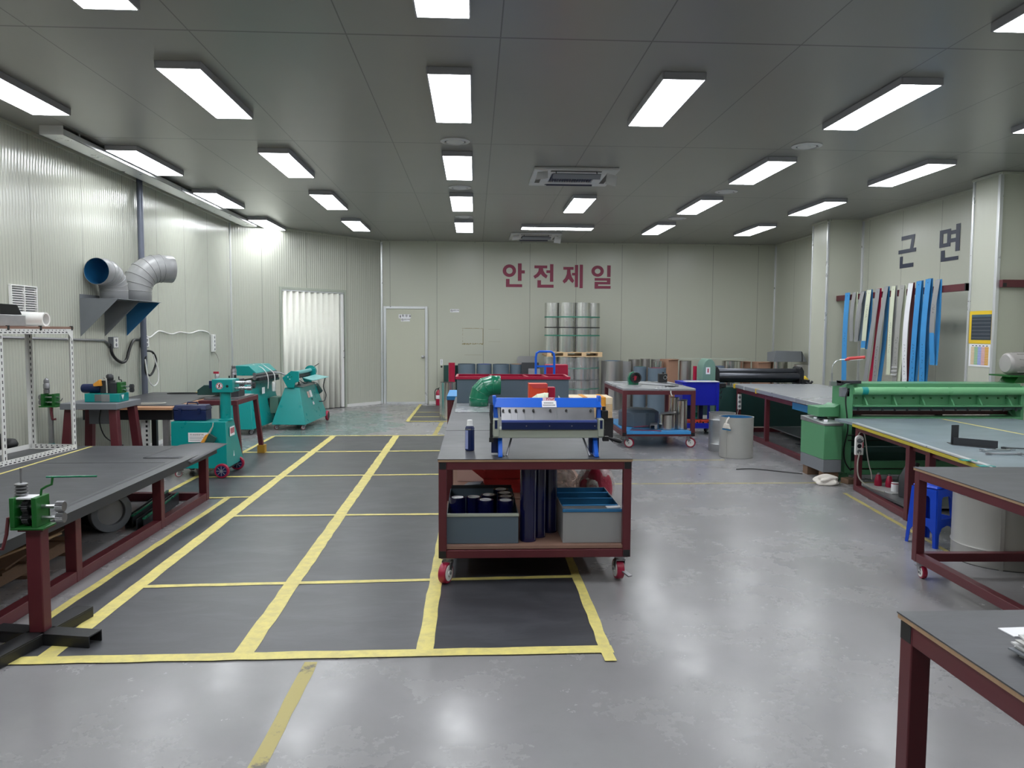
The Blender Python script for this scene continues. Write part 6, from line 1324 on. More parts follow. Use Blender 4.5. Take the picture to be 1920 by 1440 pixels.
m = MB(); m.box(0.002, 0.198, -0.098, 0.478, 0.10, 0.235); m.build('skirt', 'boxgrey', CB, 0.004)
m = MB(); m.hexa([(-0.006, -0.108, 0.60), (0.206, -0.108, 0.60), (0.206, 0.488, 0.60), (-0.006, 0.488, 0.60), (-0.006, -0.108, 0.625), (0.206, -0.108, 0.625), (0.206, 0.488, 0.65), (-0.006, 0.488, 0.65)]); m.build('cabinet_lid', 'galv', CB, 0.004)
for k, y in enumerate((0.0, 0.12, 0.25)):
    m = MB(); m.cyl((0.06, y, 0.625), (0.06, y, 0.652), 0.02, 14); m.build('push_button', ('paper', 'black', 'paper')[k], CB)
for y0 in (-0.08, 0.32): m = MB(); m.box(0.02, 0.18, y0, y0+0.12, 0.0, 0.10); m.build('wood_block', 'oldwood', CB)
t = thing('work_lamp', 'red tipped gooseneck work lamp on the left frame of the shear', 'work lamp', (3.935, 8.28, 0.80), 0)
m = MB(); m.box(-0.02, 0.062, -0.02, 0.02, 0.20, 0.25); m.cyl((0, 0, 0.25), (0, 0, 0.34), 0.010, 10); m.build('lamp_base', 'galv', t)
m = MB(); m.tube([(0, 0, 0.33), (0.0, 0, 0.40), (0.025, 0, 0.455), (0.08, 0, 0.485), (0.15, 0, 0.488)], 0.006, 8, True, 5); m.build('gooseneck', 'steel', t)
m = MB(); m.tube([(0.14, 0, 0.484), (0.17, 0, 0.492), (0.18, 0, 0.498), (0.36, 0.0, 0.515)], [0.012, 0.016, 0.02, 0.018], 10); m.build('lamp_head', 'brickred', t)
m = MB(); m.bar((0.19, 0, 0.48), (0.34, 0, 0.495), 0.022, 0.006); m.build('lens', 'paper', t)
o = lump('rag', (3.68, 7.78, 0.0), 0.12, 0.09, 0.055, 'cloth', 'white rag on the floor in front of the shear cabinet', 'rag', 33, 0.35)
m = MB(); m.box(-0.06, 0.06, -0.06, 0.06, 0, 0.055); solo(m, 'wood_block', 'oldwood', 'wooden block on the floor under the shear foot', 'wood block', (3.95, 7.84, 0.0), 0.2, None, 0.004)
m = MB(); m.tube([(-0.6, 0.6, 0.006), (-0.4, 0.62, 0.006), (-0.15, 0.45, 0.006), (0.05, 0.3, 0.006)], 0.006, 6, True, 5); solo(m, 'floor_cable', 'cable', 'thin black cable on the floor running to the shear cabinet', 'cable', (3.62, 8.05, 0))

# feed table in front of the shear
FT = thing('feed_table', 'maroon feed table with a blue-grey top in front of the shear', 'worktable', (3.80, 7.5, 0))
poly = [(0.0, 0.40), (0.0, 0.0), (-0.33, -2.62), (1.95, -2.62), (1.95, 0.40)]
m = MB(); m.prism([(x, y, 0.655) for x, y in poly], (0, 0, 0.025)); m.build('top', 'feedtop', FT)
def along(k, off=0.0): return Vector((-0.33*k+off, -2.62*k, 0))
m = MB(); m.prism([along(0, -0.012)+Vector((0, 0, 0.646)), along(1.0, -0.012)+Vector((0, 0, 0.646)), along(1.0, -0.012)+Vector((0, 0, 0.672)), along(0, -0.012)+Vector((0, 0, 0.672))], (0.011, 0, 0)); m.build('yellow_edge', M('dirty_yellow_tape', (188, 170, 52), 0.5, var=0.15), FT)
m = MB(); m.bar(along(0.0, 0.02)+Vector((0, 0, 0.682)), along(1.0, 0.02)+Vector((0, 0, 0.682)), 0.045, 0.004); m.build('steel_rule', 'alu', FT)
m = MB(); m.bar(along(0.0, -0.005)+Vector((0, 0, 0.683)), along(1.0, -0.005)+Vector((0, 0, 0.683)), 0.014, 0.01); m.build('edge_angle', 'alu', FT)
m = MB(); m.bar((1.14, 0.35, 0.6805), (1.12, -2.6, 0.6805), 0.03, 0.001); m.build('yellow_line', 'tape', FT)
for k in (0.85, 0.94):
    m = MB(); m.bar(along(k, -0.02)+Vector((0, 0, 0.686)), along(k+0.025, -0.02)+Vector((0, 0, 0.686)), 0.10, 0.004); m.build('teal_tape', 'teal', FT)
for x, y in ((0.05, -0.03), (-0.13, -1.25), (-0.17, -1.60), (1.85, -0.03), (1.85, -1.4), (1.85, -2.5), (0.62, -0.9)):
    m = MB(); m.box(x-0.028, x+0.028, y-0.028, y+0.028, 0.0, 0.655); m.build('leg', 'maroon', FT, 0.003)
m = MB(); m.bar((0.05, 0, 0.03), (-0.17, -1.62, 0.03), 0.055, 0.055); m.build('low_rail', 'maroon', FT, 0.003)
m = MB(); m.bar((0.05, -0.03, 0.627), (-0.27, -2.58, 0.627), 0.05, 0.05); m.bar((0.09, -0.03, 0.60), (1.83, -0.03, 0.60), 0.05, 0.05); m.build('top_rail', 'maroon', FT)
m = MB(); m.prism([(0.10, -0.05, 0.028), (1.8, -0.05, 0.028), (1.8, -0.95, 0.028), (0.04, -0.95, 0.028)], (0, 0, 0.02)); m.build('low_shelf', 'galv', FT)
t = thing('power_strip', 'white power strip hanging on the feed table\'s leg beside the shear', 'power strip', (3.825, 7.435, 0.37))
m = MB(); m.box(-0.042, 0.042, -0.03, 0.0, 0, 0.155); m.lathe([(0.042, 0), (0.042, -0.03)], (0, 0, 0.155), 24, 'Y'); m.build('strip_body', 'white', t, 0.006)
for z in (0.035, 0.09, 0.145):
    m = MB(); m.cyl((-0.004, -0.0305, z), (-0.004, -0.033, z), 0.022, 16); m.build('socket', 'ink' if z == 0.09 else 'boxgrey', t)
m = MB(); m.box(0.028, 0.036, -0.033, -0.030, 0.07, 0.13); m.build('switch', 'redink', t)
m = MB(); m.tube([(0, -0.04, 0.03), (-0.02, -0.06, 0.0), (-0.03, -0.06, -0.1), (-0.02, -0.08, -0.22), (0.04, -0.16, -0.29), (0.12, -0.3, -0.315)], 0.007, 6, True, 4); m.build('cord', 'cableg', t)
m = MB(); m.tube([(-0.01, -0.012, 0.19), (0.01, -0.012, 0.225), (0.05, -0.012, 0.21), (0.065, -0.02, 0.13), (0.09, -0.03, -0.05), (0.115, -0.05, -0.17), (0.12, -0.06, -0.24)], 0.006, 6, True, 4); m.build('cord', 'cableg', t)
tr_ = MB(); tr_.prism([(-0.15, 0.35, 0), (0.15, 0.35, 0), (0.17, -0.15, 0), (-0.08, -0.15, 0)], (0, 0, 0.010)); solo(tr_, 'tray', 'ceil_white', 'white tray under the two red oilers on the feed table shelf', 'tray', (4.05, 7.2, 0.0495), 0, None, 0.004)
for i, (x, y) in enumerate(((4.035, 7.42), (4.105, 7.34))):
    t = thing('oil_bottle', ('crimson oil bottle on the white tray, left of two', 'crimson oil bottle on the white tray, right of two')[i], 'bottle', (x, y, 0.0605))
    m = MB(); m.lathe([(0.034, 0), (0.036, 0.004), (0.036, 0.05), (0.022, 0.105), (0.017, 0.112)], (0, 0, 0), 20); m.build('bottle_body', 'crimson', t)
    m = MB(); m.lathe([(0.013, 0.112), (0.013, 0.13), (0.006, 0.134)], (0, 0, 0), 14); m.build('cap', 'steel', t)
t = thing('tin', 'small red and white tin beside the grey jerry can', 'tin', (4.05, 7.14, 0.061))
m = MB(); m.lathe([(0.032, 0), (0.034, 0.004), (0.034, 0.08), (0.032, 0.084), (0.001, 0.084)], (0, 0, 0), 22); m.build('tin_body', 'paper', t)
m = MB(); n = 7; A = [(0.0344*math.cos(-2.0+k*0.16), 0.0344*math.sin(-2.0+k*0.16)) for k in range(n)]
m.poly([(*A[0], 0.015), (*A[-1], 0.008), (*A[-1], 0.072)]); m.build('red_print', 'redink', t)
m = MB(); m.lathe([(0.0345, 0.072), (0.0345, 0.08)], (0, 0, 0), 22, 'Z', False); m.build('red_ring', 'redink', t)
t = thing('jerry_can', 'dark grey jerry can with a slanting handle under the feed table', 'jerry can', (4.09, 6.92, 0.0495), 0.1)
for P in ([(-0.10, -0.055, 0.0), (0.13, -0.055, 0.0), (0.13, -0.055, 0.22), (0.06, -0.055, 0.30), (0.0, -0.055, 0.05), (-0.06, -0.055, 0.05)],):
    m = MB(); m.prism([(-0.105, -0.055, 0.0), (0.13, -0.055, 0.0), (0.13, -0.055, 0.27), (0.075, -0.055, 0.29), (0.0, -0.055, 0.10), (-0.03, -0.055, 0.10), (-0.035, -0.055, 0.16), (0.02, -0.055, 0.295), (-0.04, -0.055, 0.30), (-0.105, -0.055, 0.19)], (0, 0.11, 0)); m.build('can_body', 'dark', t, 0.012)
m = MB(); m.bar((-0.025, 0, 0.12), (0.055, 0, 0.285), 0.09, 0.03, (1, 0, -0.3)); m.build('handle_recess', 'black', t)
m = MB(); m.cyl((0.03, 0, 0.295), (0.04, 0, 0.325), 0.026, 16); m.build('screw_cap', 'black', t)
m = MB(); m.box(0.0, 0.09, -0.0575, -0.055, 0.06, 0.085); m.build('label', 'boxgrey', t)
# things on the feed table
t = thing('angle_bracket', 'dark steel angle with an upright tab lying on the feed table', 'bracket', (3.90, 5.98, 0.68), 0.12)
m = MB(); m.prism([(-0.03, 0.03, 0), (0.03, 0.16, 0), (0.25, -0.12, 0), (0.15, -0.22, 0)], (0, 0, 0.004)); m.build('base_leg', 'dark', t)
m = MB(); m.prism([(-0.01, 0.04, 0.004), (0.185, -0.20, 0.004), (0.185, -0.20, 0.06), (-0.01, 0.04, 0.06)], (0.006, 0.004, 0)); m.build('upright_leg', 'dark', t)
m = MB(); m.box(-0.02, 0.045, 0.05, 0.056, 0.004, 0.16); m.build('tab', 'dark', t)
def wrench(x, y, a, L, label, mt='steel', z=0.684):
    t = thing('spanner', label, 'spanner', (x, y, z), a)
    m = MB(); m.bar((0, 0, 0.006), (L, 0, 0.006), 0.018, 0.008); m.build('shank', mt, t, 0.002)
    m = MB(); P = [(L+0.022+0.026*math.cos(q), 0.026*math.sin(q), 0.002) for q in [0.6+0.44*k for k in range(12)]]; P += [(L+0.022+0.010*math.cos(q), 0.010*math.sin(q), 0.002) for q in (4.6, 3.2, 1.8)]; m.prism(P, (0, 0, 0.010)); m.build('open_jaw', mt, t)
    m = MB(); n = 18; c = (-0.016, 0); A = lambda r, zz: [(c[0]+r*math.cos(2*PI*k/n), r*math.sin(2*PI*k/n), zz) for k in range(n)]; m.rings([A(0.020, 0), A(0.020, 0.012), A(0.011, 0.012), A(0.011, 0)], False, True); m.build('ring_end', mt, t)
wrench(3.90, 5.66, 0.12, 0.22, 'steel spanner on the feed table, farthest of the loose spanners'); wrench(3.84, 5.50, -0.08, 0.20, 'steel spanner on the feed table, nearest its yellow edge', 'oldsteel'); wrench(4.06, 5.42, 0.25, 0.18, 'steel spanner on the feed table, rightmost of the loose spanners'); wrench(4.16, 5.78, -0.3, 0.16, 'dark spanner on the feed table beside the steel angle', 'dark')

# blue stool and big round container
ST = thing('stool', 'blue plastic stool behind the maroon table on the right', 'stool', (3.45, 5.56, 0), 0.42)
hs, hb, hz = 0.098, 0.122, 0.45
m = MB(); m.box(-hs, hs, -hs, hs, hz-0.02, hz); m.build('seat', 'plasticblue', ST, 0.012)
for k in range(4):
    a = k*PI/2; c, s = math.cos(a), math.sin(a)
    def T(x, z):     # a panel of one side: x across, leaning outwards downwards
        y = -(hs + (hb-hs)*(1-z/hz)); X = x*(hs+(hb-hs)*(1-z/hz))/hs
        return Vector((X*c - y*s, X*s + y*c, z))
    m = MB(); W = hs; out = Vector((s, -c, 0))*0.006
    for P in ([(-W, hz-0.02), (W, hz-0.02), (W, 0.36), (0.05, 0.36), (0.035, 0.375), (-0.035, 0.375), (-0.05, 0.36), (-W, 0.36)], [(-W, 0.36), (-0.05, 0.36), (-0.058, 0.21), (-W, 0.21)], [(0.05, 0.36), (W, 0.36), (W, 0.21), (0.058, 0.21)],
              [(-W, 0.21), (W, 0.21), (W, 0.13), (0.05, 0.145), (0.0, 0.16), (-0.05, 0.145), (-W, 0.13)], [(-W, 0.13), (-0.05, 0.145), (-0.075, 0.10), (-0.08, 0.0), (-W, 0.0)], [(W, 0.13), (W, 0.0), (0.08, 0.0), (0.075, 0.10), (0.05, 0.145)]):
        m.prism([T(x, z) for x, z in P], out)
    m.build('leg_panel', 'plasticblue', ST)
BC = drum(3.69, 5.135, 0.305, 0.46, 'drum', 'wide pale grey round bin beside the blue stool', (0.12,), 'trayblue', 0)
m = MB(); m.box(0.303, 0.311, -0.012, 0.012, 0, 0.455); o = m.build('folded_seam', 'drum', BC); o.rotation_euler = (0, 0, 4.12)
m = MB(); m.cyl((0, 0, -0.001), (0, 0, 0.003), 0.31, 48); m.build('base_ring', 'black', BC)
t = thing('timber_offcuts', 'short pale timber lengths on the floor behind the blue stool', 'timber', (3.98, 5.75, 0.001), 0.1)
for k in range(2): m = MB(); m.box(-0.2, 0.25, 0, 0.05, 0.042*k, 0.042*k+0.04); m.build('length', 'pine', t)

# maroon tables at the right edge
RC = thing('rolling_table', 'maroon wheeled table with a dark top at right, in front of the blue stool', 'worktable', (2.80, 2.95, 0), -0.03)
frame_table(RC, 0, 1.35, 0, 1.86, 0.715, 'rubber', 0.055, 0.018, 0.105, None, leg_z0=0.105, top_over=0.006)
for x, y in ((0.045, 0.05), (1.3, 0.05), (0.045, 1.815), (1.3, 1.815)): castor(RC, x, y, 0.105, 0.042, 0.028, 1.5, 0.07)
NT = thing('worktable', 'maroon table with a scuffed dark top in the near right corner', 'worktable', (1.265, 0.75, 0))
frame_table(NT, 0, 1.3, 0, 1.42, 0.755, 'rubber', 0.06, 0.018, 0.12, None, top_over=0.006)
m = MB(); m.box(-0.0015, 0, 1.364, 1.416, 0.681, 0.733); m.box(0.004, 0.056, 1.42, 1.4215, 0.681, 0.733); m.build('open_tube_end', 'black', NT)
r = random.Random(2)
for k in range(9):
    m = MB(); a = r.uniform(-0.25, 0.25); m.box(-0.075, 0.075, -0.05, 0.05, 0, 0.004); solo(m, 'sheet_sample', ('drum', 'ceil_white', 'boxgrey')[k % 3], 'grey sample card in the pile on the near right table, ' + ('at the very bottom', 'second from the bottom', 'third from the bottom', 'fourth from the bottom', 'in the middle', 'fourth from the top', 'third from the top', 'second from the top', 'on top')[k], 'sheet', (1.462+r.uniform(-.02, .02)+0.003*k, 1.83+r.uniform(-.01, .01), 0.7552+0.0055*k), a, 'pile of sample cards')
m = MB(); m.box(0, 0.16, 0, 0.06, 0, 0.003); solo(m, 'paper_strip', 'paper', 'white strip lying beyond the pile of cards on the near right table', 'paper', (1.47, 1.975, 0.7552), 0.05)

# rack bar with hanging template strips between the piers
m = MB(); m.box(-0.03, 0.03, 0, 3.46, -0.045, 0.045); t = thing('rack_bar', 'maroon square bar spanning the two right-hand piers', 'rack bar', (6.17, 9.405, 2.165)); m.build('bar', 'maroon', t, 0.004)
m = MB(); m.box(-0.032, 0.032, 0.0, 0.02, -0.048, 0.048); m.build('end_cap', 'black', t)
m = MB(); m.box(0, 0.35, -0.06, 0, -0.045, 0.045); t = thing('rack_bar', 'maroon bar fixed to the front of the near pier at the frame edge', 'rack bar', (6.215, 8.895, 2.175)); m.build('bar', 'maroon', t, 0.004)
m = MB(); m.box(0.004, 0.05, -0.062, -0.06, -0.04, 0.005); m.build('open_end', 'black', t)
STR = [(12.42, 0.16, 2.24, 0.79, 'skyblue', 'sky-blue', 0.03), (12.19, 0.12, 2.235, 1.45, 'greysheet', 'short pale grey', 0.05), (11.93, 0.12, 2.235, 1.44, 'greysheet', 'short slanting grey', 0.16), (11.73, 0.13, 2.25, 1.33, 'cream', 'cream with a sky-blue foot', 0.13), (11.47, 0.12, 2.255, 0.80, 'greysheet', 'long grey flaring', 0.30),
       (11.24, 0.12, 2.27, 0.80, 'greysheet', 'long pale grey with black writing', 0.26), (11.03, 0.105, 2.27, 0.97, 'cream', 'long cream', 0.06), (10.80, 0.12, 2.27, 0.86, 'drum', 'long mid grey with white lines', 0.12), (10.585, 0.115, 2.285, 0.86, 'paper', 'long white with black writing', 0.07), (10.385, 0.125, 2.30, 0.86, 'skyblue', 'long sky-blue curved', 0.10), (10.17, 0.125, 2.315, 0.86, 'skyblue', 'long sky-blue, nearest of the two', 0.06), (9.96, 0.11, 2.29, 1.16, 'greysheet', 'pale grey over sky-blue, shorter', 0.04)]
def strip_mesh(w_, z1, z0, lean_, bulge, y0=0.0, xo=0.0, a=0.0, b=1.0, tk=0.003):
    n = 16; m = MB(); A = []; B = []; rs = []
    for i in range(n+1):
        s = a+(b-a)*i/n; z = z1-(z1-z0)*s; yy = y0 + lean_*(s**1.8); x = xo - bulge*math.sin(PI*min(1, s*1.05))
        rs.append([(x, yy-w_/2, z), (x, yy+w_/2, z), (x+tk, yy+w_/2, z), (x+tk, yy-w_/2, z)])
    return m.rings(rs)
rw = random.Random(9)
for i, (y, w_, z1, z0, mat, nm, ln) in enumerate(STR):
    t = thing('template_strip', '%s template strip hanging from the bar between the piers' % nm, 'template strip', (6.116, y, z1), 0, 'template strips hanging on the bar')
    sb = strip_mesh(w_, 0, z0-z1, ln, 0.02+0.012*(i % 3)).build('strip', mat, t)
    m = MB(); m.cyl((-0.004, 0, -0.05), (0.008, 0, -0.05), 0.006, 8); m.build('screw', 'ink', t)
    back = ('royal', 'cream', 'pvc', 'trayblue', 'crimson', 'trayblue', 'greysheet', 'cream', 'maroon', 'trayblue', 'trayblue', 'skyblue')[i]
    if i not in (0,): strip_mesh(w_*0.95, 0.005, (z0-z1)*0.98 if i not in (1, 3, 11) else (z0-z1)*1.0, ln*0.55, -0.006, -0.025, 0.012).build('rear_strip', back, t)
    h = z1-z0
    if i in (5, 7, 8, 9, 10, 0, 3, 11, 6):     # marker writing, drawn as short strokes
        m = MB(); s0, s1 = {0: (.45, .60), 3: (.25, .5), 6: (.40, .75), 7: (.52, .80), 11: (.28, .38)}.get(i, (.60, .95)); s = s0
        while s < s1:
            for q in range(2):
                z = -h*s - rw.uniform(0, 0.02); yy = ln*(s**1.8) + rw.uniform(-0.02, 0.02); x = -(0.02+0.012*(i % 3))*math.sin(PI*min(1, s*1.05)) - 0.0015
                m.bar((x, yy, z), (x, yy+rw.uniform(-0.012, 0.012), z-rw.uniform(0.004, 0.018)), 0.0045, 0.001, (-1, 0, 0))
            s += 0.028 if rw.random() < .8 else 0.05
        m.build('marker_writing', 'ink' if i != 6 else 'greyprint', sb)
    if i == 7:
        for s in (.84, .88, .92): m = MB(); z = -h*s; m.box(-0.035, -0.012, ln*s**1.8-w_/2, ln*s**1.8+w_/2, z, z+0.006); m.build('white_line', 'paper', sb)
    if i == 3: strip_mesh(w_, 0, (z0-z1), ln, 0.024, 0, 0, .86, .98, 0.005).build('blue_foot', 'skyblue', t).location = (-0.004, 0, 0)
    if i == 11: strip_mesh(w_*0.85, 0, (z0-z1), ln, 0.040, 0, 0, .62, .86, 0.005).build('blue_patch', 'skyblue', t).location = (-0.006, 0, 0)
    if i == 11: strip_mesh(w_, 0, (z0-z1), ln, 0.040, 0, 0, .63, 1.0, 0.004).build('blue_lower_strip', 'skyblue', t).location = (-0.004, 0, 0)
# notices on the near pier
NO = thing('notice_board', 'yellow framed notice with glossy sleeve on the near pier', 'notice', (6.196, 9.14, 1.66))
m = MB(); m.box(-0.004, 0, -0.235, 0.235, -0.20, 0.20); m.build('yellow_backing', 'yellow', NO)
m = MB(); m.box(-0.006, -0.004, -0.175, 0.19, -0.155, 0.155); sl_ = m.build('glossy_sleeve', M('dark_glossy_sheet', (60, 68, 78), 0.08, var=0.05), NO)
m = MB(); m.box(-0.0075, -0.006, -0.175, 0.19, 0.125, 0.155); m.build('header_strip', M('slate_header', (70, 96, 108), 0.4), sl_)
for k in range(6): m = MB(); m.box(-0.0068, -0.006, -0.165, 0.18, 0.095-0.045*k, 0.099-0.045*k); m.build('rule_line', 'greyprint', sl_)
CH = thing('colour_chart', 'white colour chart with five bands below the yellow notice', 'chart', (6.197, 9.16, 1.315))
m = MB(); m.box(-0.003, 0, -0.20, 0.20, -0.138, 0.138); m.build('sheet', 'paper', CH)
for k, c in enumerate(((214, 190, 150), (140, 184, 140), (140, 156, 214), (214, 164, 164), (216, 160, 40))):
    m = MB(); y1 = 0.165-0.066*k; m.box(-0.0042, -0.003, y1-0.066, y1, -0.115, 0.105); m.build('colour_band', M('band_%d' % k, c, 0.5, var=0.15, scale=30), CH)
    m = MB(); m.box(-0.0042, -0.003, y1-0.05, y1-0.018, 0.112, 0.122); m.build('band_heading', 'ink', CH)
for k in range(12): m = MB(); z = 0.09-0.017*k; m.box(-0.0046, -0.0042, -0.165, 0.165, z, z+0.002); m.build('grid_line', 'paper', CH)

# ------------------------------------------------------------------ left wall fittings
VT = thing('wall_vent', 'white louvred vent in the left wall above the rack', 'vent', (-4.328, 7.62, 1.86))
m = MB(); m.box(0, 0.03, -0.215, 0.215, -0.13, -0.118); m.box(0, 0.03, -0.215, 0.215, 0.118, 0.13); m.box(0, 0.03, -0.215, -0.203, -0.118, 0.118); m.box(0, 0.03, 0.203, 0.215, -0.118, 0.118); m.box(0, 0.03, -0.006, 0.006, -0.118, 0.118); m.build('vent_frame', 'white', VT, 0.003)
m = MB(); m.box(0.0, 0.004, -0.2, 0.2, -0.118, 0.118); m.build('vent_back', 'boxgrey', VT)
for k in range(10): m = MB(); z = -0.105+0.0225*k; m.hexa([(0.005, -0.203, z+0.012), (0.022, -0.203, z), (0.022, 0.203, z), (0.005, 0.203, z+0.012), (0.005, -0.203, z+0.015), (0.024, -0.203, z+0.003), (0.024, 0.203, z+0.003), (0.005, 0.203, z+0.015)]); m.build('slat', 'white', VT)
m = MB(); m.tube([(0, 0, 0.0), (0, 0, H-0.0)], 0.037, 16); o = solo(m, 'conduit', 'pipe', 'thick grey conduit running up the left wall to the ceiling', 'pipe', (-4.27, 10.17, 0))
HS = thing('duct_shelf', 'grey wall shelf on triangular brackets carrying two duct elbows', 'wall shelf', (-4.33, 8.7, 1.915))
m = MB(); m.box(0.0, 0.42, 0.0, 1.16, -0.008, 0.0); m.box(0.0, 0.01, 0, 1.16, 0.0, 0.045); m.build('shelf_plate', 'boxgrey', HS, 0.003)
for y, mt in ((0.0, 'boxgrey'), (0.56, 'boxgrey'), (1.13, 'trayblue')):
    m = MB(); m.prism([(0.0, y, -0.008), (0.41, y, -0.008), (0.0, y, -0.42)], (0, 0.004, 0)); m.build('bracket', mt, HS)
t = thing('duct_elbow', 'grey duct elbow with a blue inside on the wall shelf, mouth facing the room', 'duct elbow', (-4.14, 9.10, 1.917))
elbow(t, 0.145, quarter((0, 0, 0), 0.10, 0.20, (-0.12, -1, 0), 0.12, 5), 5, 'greysheet', 'trayblue')
t = thing('duct_elbow', 'larger grey duct elbow on the wall shelf, mouth facing right', 'duct elbow', (-4.10, 9.60, 1.917))
elbow(t, 0.165, quarter((0, 0, 0), 0.12, 0.29, (0.5, 0.5, 0), 0.14, 6), 6, 'greysheet', 'greysheet')
for (y, z, lb) in ((9.40, 1.35, 'grey socket box on the left wall, left of the conduit'), (10.27, 1.34, 'grey socket box on the left wall, right of the conduit')):
    t = thing('socket_box', lb, 'socket', (-4.33, y, z))
    m = MB(); m.box(0, 0.06, -0.07, 0.06, 0, 0.135); m.build('back_box', 'boxgrey', t, 0.004)
    m = MB(); m.box(0.06, 0.066, -0.06, 0.05, 0.008, 0.128); fp = m.build('face_plate', 'white', t, 0.002)
    for zz in (0.04, 0.095): m = MB(); m.cyl((0.066, -0.005, zz), (0.068, -0.005, zz), 0.02, 16); m.build('socket', 'greyprint', fp)
m = MB(); m.tube([(0, 4.5, 0.13), (0, 6.9, 0.075), (0, 9.2, 0.015), (0.0, 9.27, -0.01), (0, 9.34, -0.06)], 0.013, 8); solo(m, 'conduit', 'oldsteel', 'thin grey conduit running level along the left wall to a socket', 'pipe', (-4.31, 0, 1.43))
m = MB(); m.tube([(0, 9.34, 1.40), (0.01, 9.33, 1.30), (0.015, 9.42, 1.22), (0.02, 9.56, 1.175), (0.02, 9.68, 1.20), (0.02, 9.76, 1.31), (0.02, 9.84, 1.40), (0.015, 9.93, 1.44), (0.01, 10.06, 1.44)], 0.018, 8, True, 5); solo(m, 'flex_hose', 'cable', 'thick black hose sagging from the left socket box to the conduit', 'hose', (-4.30, 0, 0))
m = MB(); m.tube([(0, 10.2, 1.30), (0.03, 10.33, 1.28), (0.04, 10.42, 1.18), (0.04, 10.36, 1.06), (0.04, 10.22, 0.98), (0.03, 10.12, 1.03), (0.02, 10.14, 1.18), (0, 10.2, 1.30)], 0.014, 8, True, 5); solo(m, 'cable_loop', 'cable', 'black cable loop hanging below the right socket box', 'cable', (-4.26, 0, 0))
m = MB(); m.tube([(0, 10.18, 1.36), (0.0, 10.28, 1.5), (0, 10.45, 1.47), (0, 10.70, 1.545), (0, 10.85, 1.55), (0, 11.2, 1.51), (0, 11.5, 1.54), (0, 11.9, 1.52), (0, 12.3, 1.56), (0, 12.65, 1.54), (0, 12.78, 1.50)], 0.010, 6, True, 4); solo(m, 'cable', 'white', 'white cable strung in shallow waves along the left wall', 'cable', (-4.31, 0, 0))
m = MB(); m.tube([(0, 9.95, 1.2), (0.02, 9.98, 0.95), (0.03, 10.1, 0.85), (0.03, 10.25, 0.9), (0.02, 10.28, 1.05), (0.0, 10.2, 1.25)], 0.008, 6, True, 5); solo(m, 'cable_loop', 'white', 'white cable loop hanging in front of the grey conduit', 'cable', (-4.165, 0, 0))
t = thing('power_strip', 'white multi-socket strip hanging on the left wall near the corner', 'power strip', (-4.31, 12.92, 1.21))
m = MB(); m.box(-0.015, 0.03, -0.06, 0.06, 0, 0.29); m.build('strip_body', 'white', t, 0.008)
for k in range(4): m = MB(); m.cyl((0.031, 0, 0.045+0.065*k), (0.034, 0, 0.045+0.065*k), 0.02, 14); m.build('socket', 'greyprint', t)
m = MB(); m.tube([(0.0, 0.03, 0.0), (0.02, 0.12, -0.05), (0.05, 0.14, -0.16), (0.08, 0.05, -0.30), (0.1, -0.02, -0.38)], 0.007, 6, True, 4); m.build('cord', 'cableg', t)

# ------------------------------------------------------------------ teal machines by the accordion door
def hopper_body(t, a0, b0, a1, b1, z0, z1, mat):
    m = MB(); m.hexa([(-a0, -b0, z0), (a0, -b0, z0), (a0, b0, z0), (-a0, b0, z0), (-a1, -b1, z1), (a1, -b1, z1), (a1, b1, z1), (-a1, b1, z1)]); return m.build('cabinet', mat, t, 0.006)
SL = thing('slip_roller', 'teal wheeled slip roller standing before the accordion door', 'rolling machine', (-2.885, 12.90, 0), -0.05)
hopper_body(SL, 0.27, 0.72, 0.115, 0.50, 0.09, 0.66, 'teal')
for y in (-0.52, 0.52):
    m = MB(); m.prism([(-0.06, y-0.02, 0.66), (0.04, y-0.02, 0.66), (0.06, y-0.02, 0.74), (0.12, y-0.02, 0.76), (0.12, y-0.02, 0.92), (0.0, y-0.02, 0.93), (-0.14, y-0.02, 0.82), (-0.12, y-0.02, 0.77)], (0, 0.04, 0)); fr = m.build('end_frame', 'teal', SL, 0.004)
    for q in range(5): m = MB(); m.cyl((-0.05+0.03*(q % 3), y-0.021, 0.80+0.035*(q//2)), (-0.05+0.03*(q % 3), y-0.024, 0.80+0.035*(q//2)), 0.008, 8); m.build('bolt', 'paper' if q % 2 else 'dkgreen', fr)
for x, z, r in ((0.03, 0.89, 0.032), (0.0, 0.82, 0.032), (-0.08, 0.83, 0.03)):
    m = MB(); m.cyl((x, -0.52, z), (x, 0.52, z), r, 20); m.build('roll', 'tealpale' if z > .85 else 'dark', SL)
m = MB(); m.lathe([(0.02, 0.54), (0.10, 0.545), (0.10, 0.60), (0.085, 0.62), (0.02, 0.625)], (0.02, 0, 0.87), 28, 'Y'); m.build('gear_cover', 'teal', SL)
m = MB(); m.prism([(0.12, -0.30, 0.80), (0.30, -0.34, 0.76), (0.34, 0.55, 0.77), (0.12, 0.50, 0.81)], (0, 0, 0.008)); m.build('feed_sheet', 'tealpale', SL)
m = MB(); m.box(-0.05, 0.16, -0.42, 0.3, 0.665, 0.70); m.build('tray', 'galv', SL)
m = MB(); m.tube([(0.1, -0.5, 0.79), (0.13, -0.2, 0.70), (0.10, 0.1, 0.72), (0.2, 0.3, 0.68)], 0.006, 6); m.build('link_rod', 'dark', SL)
m = MB(); m.cyl((0.10, -0.46, 0.70), (0.10, -0.46, 0.755), 0.012, 10); m.lathe([(0.03, 0.70), (0.03, 0.712)], (0.10, -0.46, 0), 14); m.build('hand_wheel', 'black', SL)
m = MB(); m.cyl((0.10, 0.56, 0.62), (0.16, 0.62, 0.50), 0.06, 18); m.build('motor_drum', 'bluegreen', SL)
